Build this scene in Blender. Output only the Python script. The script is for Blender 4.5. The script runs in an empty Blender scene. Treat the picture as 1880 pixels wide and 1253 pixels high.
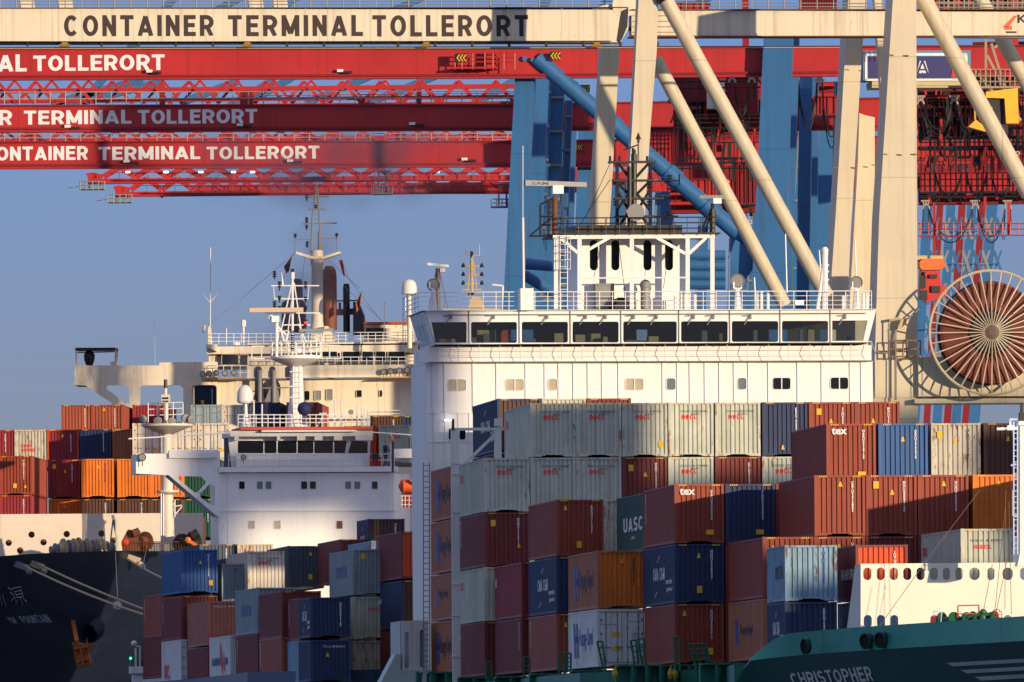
import bpy, math, random
from math import sin, cos, tan, radians as R, pi
from mathutils import Vector, Matrix
random.seed(7)
sc = bpy.context.scene
col = sc.collection
# ---------------------------------------------------------------- camera
F = 20889.0            # focal length in photo pixels (400 mm lens)
HY = 1450.0            # pixel row of the horizon
ZC = 7.0               # camera height over the water
ROLL = R(0.45)
cam_d = bpy.data.cameras.new('camera'); cam = bpy.data.objects.new('camera', cam_d); col.objects.link(cam)
cam.location = (0, 0, ZC); cam.rotation_euler = (R(90), ROLL, 0)
cam_d.lens = F*36/1880; cam_d.sensor_width = 36; cam_d.sensor_fit = 'HORIZONTAL'
cam_d.shift_y = (HY-626.5)/1880; cam_d.clip_start = 1; cam_d.clip_end = 20000
sc.camera = cam
# ---------------------------------------------------------------- light
SUN_EL, SUN_AZ = R(6.0), R(40.0)     # low evening sun, from the right behind the camera
w = bpy.data.worlds.new('World'); sc.world = w; w.use_nodes = True
nt = w.node_tree; bg = nt.nodes['Background']
sky = nt.nodes.new('ShaderNodeTexSky'); sky.sky_type = 'NISHITA'; sky.sun_disc = False
sky.sun_elevation = SUN_EL
sky.sun_rotation = R(180) - SUN_AZ
sky.altitude = 0; sky.air_density = 1.0; sky.dust_density = 0.3; sky.ozone_density = 5.0
# lavender-blue evening air near the horizon, brightness added overhead to lift the shaded sides
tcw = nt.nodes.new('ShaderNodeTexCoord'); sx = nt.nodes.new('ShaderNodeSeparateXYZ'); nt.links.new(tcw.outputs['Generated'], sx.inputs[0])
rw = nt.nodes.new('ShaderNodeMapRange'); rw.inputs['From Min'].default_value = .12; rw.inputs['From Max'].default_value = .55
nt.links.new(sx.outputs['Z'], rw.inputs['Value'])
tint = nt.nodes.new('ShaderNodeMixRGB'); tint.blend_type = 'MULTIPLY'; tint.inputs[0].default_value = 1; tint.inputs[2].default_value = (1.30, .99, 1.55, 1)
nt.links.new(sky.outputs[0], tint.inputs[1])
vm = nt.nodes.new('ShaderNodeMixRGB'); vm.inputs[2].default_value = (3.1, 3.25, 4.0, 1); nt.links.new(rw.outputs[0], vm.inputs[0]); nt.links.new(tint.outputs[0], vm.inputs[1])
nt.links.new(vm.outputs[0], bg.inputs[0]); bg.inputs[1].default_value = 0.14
sd = bpy.data.lights.new('sun', 'SUN'); sd.energy = 5.0; sd.angle = R(0.5); sd.color = (1.0, 0.77, 0.50)
so = bpy.data.objects.new('sun', sd); col.objects.link(so)
sun_dir = Vector((sin(SUN_AZ)*cos(SUN_EL), -cos(SUN_AZ)*cos(SUN_EL), sin(SUN_EL)))   # towards the sun
so.rotation_euler = sun_dir.to_track_quat('Z', 'Y').to_euler()
sc.view_settings.view_transform = 'Standard'; sc.view_settings.look = 'None'
sc.view_settings.exposure = 0.0; sc.view_settings.gamma = 1.0

# ---------------------------------------------------------------- helpers
def P(px, py, D):
    xc = (px-940)/F; yc = (HY-py)/F
    return Vector((D*(xc*cos(ROLL)+yc*sin(ROLL)), D, ZC + D*(-xc*sin(ROLL)+yc*cos(ROLL))))
def m(n, D): return n*D/F          # photo pixels to metres at depth D

class MB:
    def __init__(s): s.v = []; s.f = []
    def add(s, vs, fs):
        b = len(s.v); s.v += [tuple(v) for v in vs]; s.f += [tuple(b+i for i in f) for f in fs]; return s
    def box(s, a, b):
        (x0,y0,z0),(x1,y1,z1) = a, b
        return s.add([(x0,y0,z0),(x1,y0,z0),(x1,y1,z0),(x0,y1,z0),(x0,y0,z1),(x1,y0,z1),(x1,y1,z1),(x0,y1,z1)],
              [(3,2,1,0),(4,5,6,7),(0,1,5,4),(1,2,6,5),(2,3,7,6),(3,0,4,7)])
    def frame(s, p0, p1):
        d = (p1-p0).normalized()
        up = Vector((0,0,1)) if abs(d.z) < 0.9 else Vector((0,1,0))
        a = d.cross(up).normalized(); b = a.cross(d).normalized(); return a, b
    def bar(s, p0, p1, w, h=None, w1=None, h1=None):
        p0, p1 = Vector(p0), Vector(p1); h = w if h is None else h
        w1 = w if w1 is None else w1; h1 = h if h1 is None else h1
        a, b = s.frame(p0, p1); vs = []
        for p, ww, hh in ((p0,w,h),(p1,w1,h1)):
            for i, j in ((-1,-1),(1,-1),(1,1),(-1,1)): vs.append(p + a*(ww/2*i) + b*(hh/2*j))
        return s.add(vs, [(3,2,1,0),(4,5,6,7),(0,1,5,4),(1,2,6,5),(2,3,7,6),(3,0,4,7)])
    def tube(s, p0, p1, r, n=8, r1=None, cap=True):
        p0, p1 = Vector(p0), Vector(p1); r1 = r if r1 is None else r1
        a, b = s.frame(p0, p1); vs = []
        for p, rr in ((p0,r),(p1,r1)):
            for k in range(n):
                t = 2*pi*k/n; vs.append(p + a*(rr*cos(t)) + b*(rr*sin(t)))
        fs = [(k, (k+1) % n, n+(k+1) % n, n+k) for k in range(n)]
        if cap: fs += [tuple(range(n))[::-1], tuple(range(n, 2*n))]
        return s.add(vs, fs)
    def path(s, pts, r, n=6):
        for a, b in zip(pts, pts[1:]): s.tube(a, b, r, n)
        return s
    def lathe(s, c, prof, n=20, ax=(0,0,1)):     # prof: (radius, height along axis)
        c = Vector(c); q = Vector(ax).normalized().to_track_quat('Z','Y'); vs = []; fs = []
        for r, h in prof:
            for k in range(n):
                t = 2*pi*k/n; vs.append(c + q @ Vector((r*cos(t), r*sin(t), h)))
        for i in range(len(prof)-1):
            for k in range(n): fs.append((i*n+k, i*n+(k+1) % n, (i+1)*n+(k+1) % n, (i+1)*n+k))
        fs.append(tuple(range(n))[::-1]); fs.append(tuple(range((len(prof)-1)*n, len(prof)*n)))
        return s.add(vs, fs)
    def ball(s, c, r, n=12):
        prof = [(max(1e-3, r*sin(pi*i/8)), -r*cos(pi*i/8)) for i in range(9)]
        return s.lathe(c, prof, n)
    def prism(s, poly, off):          # poly: world points, extruded by vector
        poly = [Vector(p) for p in poly]; off = Vector(off); n = len(poly)
        vs = poly + [p+off for p in poly]
        return s.add(vs, [tuple(range(n)), tuple(range(n, 2*n))[::-1]] + [(k, n+k, n+(k+1) % n, (k+1) % n) for k in range(n)])
    def rail(s, pts, h=1.05, bars=3, gap=1.5, r=.03):
        for a, b in zip(pts, pts[1:]):
            a, b = Vector(a), Vector(b); L = (b-a).length; n = max(1, round(L/gap))
            for i in range(1, bars+1):
                o = Vector((0,0,h*i/bars)); s.tube(a+o, b+o, r if i == bars else r*.7, 5)
            for i in range(n+1):
                p = a.lerp(b, i/n); s.tube(p, p+Vector((0,0,h)), r, 5)
        return s
    def ladder(s, a, b, w=.45, r=.03, step=.3, side=(1,0,0)):
        a, b, o = Vector(a), Vector(b), Vector(side)*w/2
        s.tube(a-o, b-o, r, 5); s.tube(a+o, b+o, r, 5); n = int((b-a).length/step)
        for i in range(n):
            p = a.lerp(b, (i+.5)/n); s.tube(p-o, p+o, r*.7, 4)
        return s
    def mesh(s, name, smooth=False):
        me = bpy.data.meshes.new(name); me.from_pydata(s.v, [], s.f); me.update()
        import bmesh
        bm = bmesh.new(); bm.from_mesh(me); bmesh.ops.recalc_face_normals(bm, faces=bm.faces); bm.to_mesh(me); bm.free()
        if smooth:
            for p in me.polygons: p.use_smooth = True
            try: me.set_sharp_from_angle(angle=R(40))
            except Exception: pass
        return me
    def build(s, name, mat, parent=None, smooth=False):
        return link(name, s.mesh(name, smooth), mat, parent)

def link(name, me, mat, parent=None, loc=None):
    o = bpy.data.objects.new(name, me); col.objects.link(o)
    if mat is not None:
        if not me.materials: me.materials.append(None)
        o.material_slots[0].link = 'OBJECT'; o.material_slots[0].material = mat
    if parent is not None: o.parent = parent
    if loc is not None: o.location = loc
    return o
def thing(name, label, cat, loc=(0,0,0), group=None, kind=None):
    """an Empty at the thing's base; parts built in world coordinates keep their place"""
    o = bpy.data.objects.new(name, None); col.objects.link(o); o.location = loc
    o['label'] = label; o['category'] = cat
    if group: o['group'] = group
    if kind: o['kind'] = kind
    return o
def wpart(name, mb, mat, parent, smooth=False):
    """part given in world coordinates under a root Empty or under one of its parts"""
    me = mb if isinstance(mb, bpy.types.Mesh) else mb.mesh(name, smooth)
    o = link(name, me, mat); o.parent = parent
    if parent.type == 'EMPTY': o.location = -parent.location
    return o
def tag(o, label, cat, group=None, kind=None):
    o['label'] = label; o['category'] = cat
    if group: o['group'] = group
    if kind: o['kind'] = kind
    return o
def struct(name, mb, mat):
    o = mb.build(name, mat); o['kind'] = 'structure'; return o

def plate(outer, holes, thick, mw, name='plate'):
    """flat plate with real holes: 2D outline in (x, z) metres, extruded backwards; mw maps it to the world"""
    cu = bpy.data.curves.new(name, 'CURVE'); cu.dimensions = '2D'; cu.fill_mode = 'BOTH'; cu.extrude = thick/2
    for poly in [outer]+holes:
        sp = cu.splines.new('POLY'); sp.points.add(len(poly)-1)
        for i, (x, z) in enumerate(poly): sp.points[i].co = (x, z, 0, 1)
        sp.use_cyclic_u = True
    t = bpy.data.objects.new('tmp', cu); col.objects.link(t)
    me = bpy.data.meshes.new_from_object(t.evaluated_get(bpy.context.evaluated_depsgraph_get()))
    bpy.data.objects.remove(t); me.materials.clear()
    me.transform(mw); return me
def rrect(cx, cz, w, h, r=.15, n=4):
    r = min(r, w/2, h/2); pts = []
    for qx, qz, a0 in ((1,1,0),(-1,1,90),(-1,-1,180),(1,-1,270)):
        for k in range(n+1):
            a = R(a0+90*k/n); pts.append((cx+qx*(w/2-r)+r*cos(a), cz+qz*(h/2-r)+r*sin(a)))
    return pts
def plane_m(p, yaw, tilt=0):
    """matrix taking plate (x, z, thickness) into a vertical world plane through p; yaw>0 turns the right end away"""
    return Matrix.Translation(p) @ Matrix.Rotation(yaw, 4, 'Z') @ Matrix.Rotation(R(90)+tilt, 4, 'X')

_tx = {}
def text_mesh(s, size=1.0, off=0.0, sp=1.0, line=1.0, wx=1.0, align='LEFT', ext=0.004):
    k = (s,size,off,sp,line,wx,align,ext)
    if k in _tx: return _tx[k]
    cu = bpy.data.curves.new('text', 'FONT'); cu.body = s; cu.size = size; cu.offset = off
    cu.space_character = sp; cu.space_line = line; cu.align_x = align; cu.extrude = ext; cu.resolution_u = 3
    t = bpy.data.objects.new('tmp', cu); col.objects.link(t)
    me = bpy.data.meshes.new_from_object(t.evaluated_get(bpy.context.evaluated_depsgraph_get()))
    bpy.data.objects.remove(t); me.materials.clear()
    if wx != 1: me.transform(Matrix.Diagonal((wx,1,1,1)))
    _tx[k] = me; return me
def fit_text(s, w, h, off=0.0, sp=1.0):
    """text mesh scaled to fill exactly w x h, origin at its lower left"""
    me = text_mesh(s, 1.0, off, sp).copy()
    xs = [v.co.x for v in me.vertices]; ys = [v.co.y for v in me.vertices]
    sx = w/(max(xs)-min(xs)); sy = h/(max(ys)-min(ys))
    me.transform(Matrix.Diagonal((sx,sy,1,1)) @ Matrix.Translation((-min(xs),-min(ys),0))); return me

def glyph(c, t):
    """heavy grotesque capital: (width, lines, arcs) as centre lines of strokes"""
    w = {'I':t,'M':.80,'W':.95,'L':.52,'E':.56,'F':.53,'T':.62,'A':.72,'O':.72,'C':.68,'N':.64,'-':.35,' ':.34,'Y':.68,'1':.3}.get(c, .64)
    h = t/2; l, r, b, u, mx, my = h, w-h, h, 1-h, w/2, .5; L = []; A = []
    V = lambda x: L.append(((x,0),(x,1)))
    if c == 'A': L = [((h*.9,0),(mx,1-h*.5)),((w-h*.9,0),(mx,1-h*.5)),((w*.2,.27),(w*.8,.27))]
    elif c == 'C': A = [(mx,my,(r-l)/2,(u-b)/2,42,318)]
    elif c == 'O': A = [(mx,my,(r-l)/2,(u-b)/2,0,360)]
    elif c == 'G': A = [(mx,my,(r-l)/2,(u-b)/2,42,340)]; L = [((mx,.45),(w,.45)),((r,.45),(r,.12))]
    elif c in 'EF': V(l); L += [((h,u),(w,u)),((h,.52),(w*.92,.52))]+([((h,b),(w,b))] if c == 'E' else [])
    elif c == 'H': V(l); V(r); L.append(((h,my),(r,my)))
    elif c in 'I1': V(mx)
    elif c == 'L': V(l); L.append(((h,b),(w,b)))
    elif c == 'M': V(l); V(r); L += [((l,1-h*.6),(mx,.12)),((r,1-h*.6),(mx,.12))]
    elif c == 'N': V(l); V(r); L.append(((l,1-h*.7),(r,h*.7)))
    elif c in 'PR':
        V(l); q = .235; L += [((h,u),(r-q,u)),((h,u-2*q),(r-q,u-2*q))]; A = [(r-q,u-q,q,q,-90,90)]
        if c == 'R': L.append(((w*.52,.46),(w-h,0)))
    elif c == 'S': q = (u-b)/4; A = [(mx,u-q,(r-l)/2,q,30,270),(mx,b+q,(r-l)/2,q,-150,90)]
    elif c == 'T': V(mx); L.append(((0,u),(w,u)))
    elif c == 'U': L = [((l,.35),(l,1)),((r,.35),(r,1))]; A = [(mx,.35,(r-l)/2,.35-h,180,360)]
    elif c == 'Y': L = [((mx,0),(mx,.45)),((mx,.42),(h*.8,1)),((mx,.42),(w-h*.8,1))]
    elif c == 'K': V(l); L += [((l,.38),(r,1)),((w*.38,.55),(r,0))]
    elif c == 'D': V(l); L += [((h,u),(mx,u)),((h,b),(mx,b))]; A = [(mx,my,r-mx,(u-b)/2,-90,90)]
    elif c == 'B': V(l); L += [((h,u),(mx,u)),((h,b),(mx,b)),((h,my),(mx,my))]; A = [(mx,.5+(u-.5)/2,r-mx,(u-.5)/2,-90,90),(mx,(b+.5)/2,r-mx,(.5-b)/2,-90,90)]
    return w, L, A
def block_text(s, w, h, t=.20, gap=.13):
    """block lettering filling w x h, strokes staggered by 2 mm so no two faces share a plane"""
    mb = MB(); x = 0; tw = sum(glyph(c, t)[0]+gap for c in s)-gap; sx = w/tw; T_ = t
    for c in s:
        gw, L, A = glyph(c, t); k = 0
        for (a, b) in L:
            a, b = Vector((*a, 0)), Vector((*b, 0)); d = (b-a).normalized(); n = Vector((-d.y, d.x, 0))*(T_/2); z = .004+.002*k; k += 1
            mb.add([((x+p.x)*sx, min(1,max(0,p.y))*h, z) for p in (a-n, b-n, b+n, a+n)], [(0,1,2,3)])
        for (cx, cy, rx, ry, a0, a1) in A:
            z = .004+.002*k; k += 1; n = 20; vs = []
            for i in range(n+1):
                q = R(a0+(a1-a0)*i/n)
                for o in (-T_/2, T_/2): vs.append(((x+cx+(rx+o)*cos(q))*sx, (cy+(ry+o)*sin(q))*h, z))
            mb.add(vs, [(2*i,2*i+1,2*i+3,2*i+2) for i in range(n)])
        x += gw+gap
    me = bpy.data.meshes.new('lettering'); me.from_pydata(mb.v, [], mb.f); me.update(); return me

# ---------------------------------------------------------------- materials
def srgb(r, g, b):
    f = lambda c: (c/255/12.92) if c/255 <= .04045 else ((c/255+.055)/1.055)**2.4
    return (f(r), f(g), f(b))
_m = {}
def mat(name, c, rough=.5, metal=0.0, var=.12, rust=0.0, scale=.6, emit=0.0, streak=False, spec=.4, rustcol=(.13,.045,.015), seam=None, grime=0.0):
    if name in _m: return _m[name]
    M = bpy.data.materials.new(name); M.use_nodes = True; n = M.node_tree.nodes; l = M.node_tree.links
    b = n['Principled BSDF']; b.inputs['Roughness'].default_value = rough; b.inputs['Metallic'].default_value = metal
    b.inputs['Specular IOR Level'].default_value = spec
    b.inputs['Base Color'].default_value = (*c, 1)
    if emit: b.inputs['Emission Color'].default_value = (*c, 1); b.inputs['Emission Strength'].default_value = emit
    if var or rust:
        tc = n.new('ShaderNodeTexCoord'); mp = n.new('ShaderNodeMapping'); oi = n.new('ShaderNodeObjectInfo')
        ml = n.new('ShaderNodeMath'); ml.operation = 'MULTIPLY'; ml.inputs[1].default_value = 57.0
        l.new(oi.outputs['Random'], ml.inputs[0]); l.new(ml.outputs[0], mp.inputs['Location'])
        l.new(tc.outputs['Object'], mp.inputs['Vector'])
        n1 = n.new('ShaderNodeTexNoise'); n1.inputs['Scale'].default_value = scale; n1.inputs['Detail'].default_value = 5
        n1.inputs['Roughness'].default_value = .65; l.new(mp.outputs[0], n1.inputs['Vector'])
        hs = n.new('ShaderNodeMixRGB'); hs.blend_type = 'MIX'
        hs.inputs[1].default_value = (*[x*(1-var*1.6) for x in c], 1); hs.inputs[2].default_value = (*[min(1, x*(1+var*1.2)) for x in c], 1)
        l.new(n1.outputs['Fac'], hs.inputs[0]); out = hs.outputs[0]
        if rust:
            m2 = n.new('ShaderNodeMapping'); m2.inputs['Scale'].default_value = (2.2,2.2,.5) if streak else (1.5,1.5,1.1)
            l.new(mp.outputs[0], m2.inputs['Vector'])
            n2 = n.new('ShaderNodeTexNoise'); n2.inputs['Scale'].default_value = 2.2; n2.inputs['Detail'].default_value = 8
            n2.inputs['Roughness'].default_value = .7; l.new(m2.outputs[0], n2.inputs['Vector'])
            cr = n.new('ShaderNodeValToRGB'); t = .70 - .28*rust
            cr.color_ramp.elements[0].position = t; cr.color_ramp.elements[1].position = t+.09
            l.new(n2.outputs['Fac'], cr.inputs[0])
            rm = n.new('ShaderNodeMixRGB'); rm.inputs[2].default_value = (*rustcol, 1)
            l.new(cr.outputs[0], rm.inputs[0]); l.new(out, rm.inputs[1]); out = rm.outputs[0]
        if seam:     # plate seams every seam[0] x seam[1] metres, a touch darker and rustier than the paint
            sp = n.new('ShaderNodeSeparateXYZ'); l.new(tc.outputs['Object'], sp.inputs[0]); prev = None
            for ax, st in (('X',seam[0]),('Z',seam[1])):
                dv = n.new('ShaderNodeMath'); dv.operation = 'DIVIDE'; dv.inputs[1].default_value = st; l.new(sp.outputs[ax], dv.inputs[0])
                fr = n.new('ShaderNodeMath'); fr.operation = 'FRACT'; l.new(dv.outputs[0], fr.inputs[0])
                lt = n.new('ShaderNodeMath'); lt.operation = 'LESS_THAN'; lt.inputs[1].default_value = .06/st; l.new(fr.outputs[0], lt.inputs[0])
                if prev: mx = n.new('ShaderNodeMath'); mx.operation = 'MAXIMUM'; l.new(prev.outputs[0], mx.inputs[0]); l.new(lt.outputs[0], mx.inputs[1]); prev = mx
                else: prev = lt
            sc_ = n.new('ShaderNodeMath'); sc_.operation = 'MULTIPLY'; sc_.inputs[1].default_value = .45; l.new(prev.outputs[0], sc_.inputs[0])
            sm = n.new('ShaderNodeMixRGB'); sm.inputs[2].default_value = (*[x*.35 for x in c], 1); l.new(sc_.outputs[0], sm.inputs[0]); l.new(out, sm.inputs[1]); out = sm.outputs[0]
        if grime:    # thin vertical runs of dirt
            m3 = n.new('ShaderNodeMapping'); m3.inputs['Scale'].default_value = (3.5,3.5,.12); l.new(mp.outputs[0], m3.inputs['Vector'])
            n3 = n.new('ShaderNodeTexNoise'); n3.inputs['Scale'].default_value = 1.0; n3.inputs['Detail'].default_value = 6; l.new(m3.outputs[0], n3.inputs['Vector'])
            c3 = n.new('ShaderNodeValToRGB'); c3.color_ramp.elements[0].position = .5; c3.color_ramp.elements[1].position = .78; c3.color_ramp.elements[1].color = (grime,)*3+(1,); l.new(n3.outputs['Fac'], c3.inputs[0])
            gm = n.new('ShaderNodeMixRGB'); gm.inputs[2].default_value = (c[0]*.45+.02, c[1]*.36+.012, c[2]*.28+.008, 1); l.new(c3.outputs[0], gm.inputs[0]); l.new(out, gm.inputs[1]); out = gm.outputs[0]
        l.new(out, b.inputs['Base Color'])
    _m[name] = M; return M
# ================================================================ shipping containers
W, HC, STD, L40, L20 = 2.438, 2.896, 2.591, 12.19, 6.06
TH1, TH2, TH3 = R(6.6), R(7.8), R(-3.1)    # headings of the three ships
COL = dict(
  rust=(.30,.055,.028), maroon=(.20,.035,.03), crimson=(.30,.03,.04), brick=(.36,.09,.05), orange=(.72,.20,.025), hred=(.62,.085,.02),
  tan=(.42,.15,.07), pale=(.54,.57,.48), grey=(.26,.35,.39), blue=(.035,.12,.33), navy=(.022,.04,.115), white=(.68,.72,.72),
  cream=(.66,.62,.52), brown=(.11,.05,.035), green=(.01,.085,.05), teal=(.03,.10,.09), sky=(.22,.38,.52), rwhite=(.55,.52,.44), salmon=(.42,.15,.10), dgrey=(.07,.09,.13))
RUSTY = dict(pale=.30, rwhite=.55, cream=.10, white=.05, grey=.2, sky=.35)
def cmat(c, extra=0): 
    r = min(1, RUSTY.get(c, .12)+extra)
    return mat('paint_%s_%d' % (c, round(r*100)), COL[c], .55, 0, .22, r, .7, streak=True, grime=.55)
M_stk = mat('sticker_yellow', (.75,.45,.01), .5, var=.1); M_ltw = mat('letter_white', (.75,.76,.76), .5, var=.15)
M_ltk = mat('letter_black', (.015,.015,.03), .5, var=0); M_ltr = mat('letter_red', (.75,.02,.015), .5, var=.1)
M_ltb = mat('letter_blue', (.04,.07,.33), .5, var=.1); M_rod = mat('rod_grey', (.20,.22,.24), .4, .4)
M_dark = mat('shadow_gap', (.01,.01,.012), .8, var=0)
_cm = {}
def wave(n, a, b, d0, d1):
    """trapezoid corrugation from a to b: list of (position, depth)"""
    p = (b-a)/n; out = []
    for i in range(n):
        s = a+i*p; out += [(s, d0), (s+p*.38, d0), (s+p*.5, d1), (s+p*.88, d1)]
    return out+[(b, d0)]
def c_meshes(L, H, kind):
    k = (L,H,kind)
    if k in _cm: return _cm[k]
    d = {}
    # corner posts, rails and castings
    fr = MB(); 
    for x in (0, W-.13):
        for y in (0, L-.13): fr.box((x,y,.12),(x+.13,y+.13,H-.12))
    for x in (0, W-.16):
        for y in (0, L-.18):
            for z in (0, H-.12): fr.box((x-.004,y-.006,z),(x+.164,y+.184,z+.12))
    fr.box((.16,.0,H-.11),(W-.16,.06,H-.012)); fr.box((.16,L-.06,H-.11),(W-.16,L,H-.012))
    for a, b in ((.16,.62),(W-.62,W-.16)): fr.box((a,.0,.02),(b,.08,.14))
    for a, b in ((.62,.80),(W-.80,W-.62)): fr.prism([(a,0,.14),(b,0,.14),(b,0,.10),((b if a < 1 else a),0,.10),(a if a < 1 else b,0,.02)], (0,.08,0)) if False else fr.box((a,.0,.07),(b,.08,.14))
    fr.box((.80,.0,.115),(W-.80,.08,.15)); fr.box((.16,L-.08,.02),(W-.16,L,.14))
    for x in (0.0, W-.07):
        fr.box((x,.18,H-.09),(x+.07,L-.18,H-.015)); fr.box((x,.18,.015),(x+.07,L-.18,.15))
    d['frame'] = fr.mesh('frame')
    # side walls
    n = 43 if L > 7 else 21; sw = MB()
    wv = wave(n, .13, L-.13, .012, .050)
    for x, sg in ((0,1),(W,-1)):
        vs = []; 
        for y, dd in wv: vs += [(x+sg*dd, y, .15), (x+sg*dd, y, H-.09)]
        fs = [(2*i, 2*i+2, 2*i+3, 2*i+1) for i in range(len(wv)-1)]; sw.add(vs, fs)
    d['side_wall'] = sw.mesh('side_wall')
    ro = MB().box((.07,.06,H-.045),(W-.07,L-.06,H-.03)).box((.07,.06,.12),(W-.07,L-.06,.16)).box((.13,L-.05,.14),(W-.13,L-.03,H-.1)); d['roof'] = ro.mesh('roof')
    if kind == 'end':
        nn = 9; wv = wave(nn, .13, W-.13, .03, .105); vs = []
        for x, dd in wv: vs += [(x, dd, .14), (x, dd, H-.11)]
        d['end_wall'] = MB().add(vs, [(2*i, 2*i+2, 2*i+3, 2*i+1) for i in range(len(wv)-1)]).mesh('end_wall')
        for j, x0 in enumerate((.22, W-.22-.36)):
            cs = MB()
            for i in range(4): cs.add([(x0+.1*i,-.004,H-.10),(x0+.1*i+.05,-.004,H-.10),(x0+.1*i+.085,-.004,H-.02),(x0+.1*i+.035,-.004,H-.02)], [(0,1,2,3)])
            d['caution_stripe%d' % j] = cs.mesh('caution_stripe')
    else:
        for i, (a, b) in enumerate(((.14, W/2-.01), (W/2+.01, W-.14))):
            dm = MB().box((a,.02,.16),(b,.06,H-.12)); 
            d['door%d' % i] = dm.mesh('door')
            rd = MB()
            for x in (a+(b-a)*.26, b-(b-a)*.2 if i == 0 else b-(b-a)*.22) if True else ():
                rd.tube((x,-.005,.12),(x,-.005,H-.1),.022,6)
                for z in (.3, 1.0, 1.9, H-.35): rd.box((x-.05,-.02,z),(x+.05,.02,z+.05))
                rd.box((x-.02,-.035,.95),(x+.28,-.015,.99))
            d['lock_rod%d' % i] = rd.mesh('lock_rod')
            hg = MB(); xx = a if i == 0 else b-.1
            for z in (.35, .95, 1.6, 2.3): hg.box((xx,-.012,z),(xx+.1,.02,z+.1))
            hg.box((a+.02,.008,.2),(b-.02,.019,.235)); hg.box((a+.02,.008,H-.2),(b-.02,.019,H-.165))
            d['hinge%d' % i] = hg.mesh('hinge')
    _cm[k] = d; return d
SQ = MB().add([(0,-.003,0),(.26,-.003,0),(.26,-.003,.34),(0,-.003,.34)], [(0,1,2,3)]).add([(.05,-.005,.08),(.21,-.005,.08),(.21,-.005,.12),(.05,-.005,.12)], [(0,1,2,3)]).mesh('sticker')
SQW = MB().add([(0,-.003,0),(.38,-.003,0),(.38,-.003,.24),(0,-.003,.24)], [(0,1,2,3)]).mesh('sticker')
TRI = MB().add([(0,-.003,0),(.2,-.003,0),(.13,-.003,.24),(.07,-.003,.24)], [(0,1,2,3)]).mesh('sticker')
Rf = Matrix.Rotation(R(90), 4, 'X')                                    # text on the front wall
Rs = Matrix(((0,0,-1,0),(-1,0,0,0),(0,1,0,0),(0,0,0,1)))               # text on the left long side
Rr = Matrix(((0,0,1,0),(1,0,0,0),(0,1,0,0),(0,0,0,1)))                 # text on the right long side
def deco(c, name, me, M, x, z, y=-.0):
    o = link(name, me, M, c); o.location = (x, .012+y, z); return o
def ser():
    return ''.join(random.choice('ABCEGHKLMNSTUX') for _ in range(3))+'U'+''.join(random.choice('0123456789') for _ in range(7))
def front_text(c, s, x, z, w, h, M, off=.0, name='lettering'):
    o = link(name, block_text(s, w, h, .21) if off > .02 and s.isupper() else fit_text(s, w, h, off), M, c); o.matrix_local = Matrix.Translation((x, .022, z)) @ Rf; return o
def side_text(c, s, y, z, w, h, M, off=.0, name='side_lettering', right=False):
    """y = distance from the front end of the word's END (left side) or START (right side)"""
    me = block_text(s, w, h, .2) if s.replace(' ','').isalpha() and s.isupper() else fit_text(s, w, h, off); o = link(name, me, M, c)
    o.matrix_local = (Matrix.Translation((W+.004, y, z)) @ Rr) if right else (Matrix.Translation((-.004, y+w, z)) @ Rs); return o
def vserial(c, M, x=None, z=None, L=None, h=1.5, front=True, y=.5):
    s = ser(); me = text_mesh('\n'.join(s), .17, .006, 1, .78 if h < 1.6 else .85, 1.0, 'CENTER')
    o = link('serial_number', me, M, c)
    if front: o.matrix_local = Matrix.Translation((x, .02, z)) @ Rf
    else: o.matrix_local = Matrix.Translation((-.004, y, z)) @ Rs @ Matrix.Diagonal((2.2,1,1,1))
    return o
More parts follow.
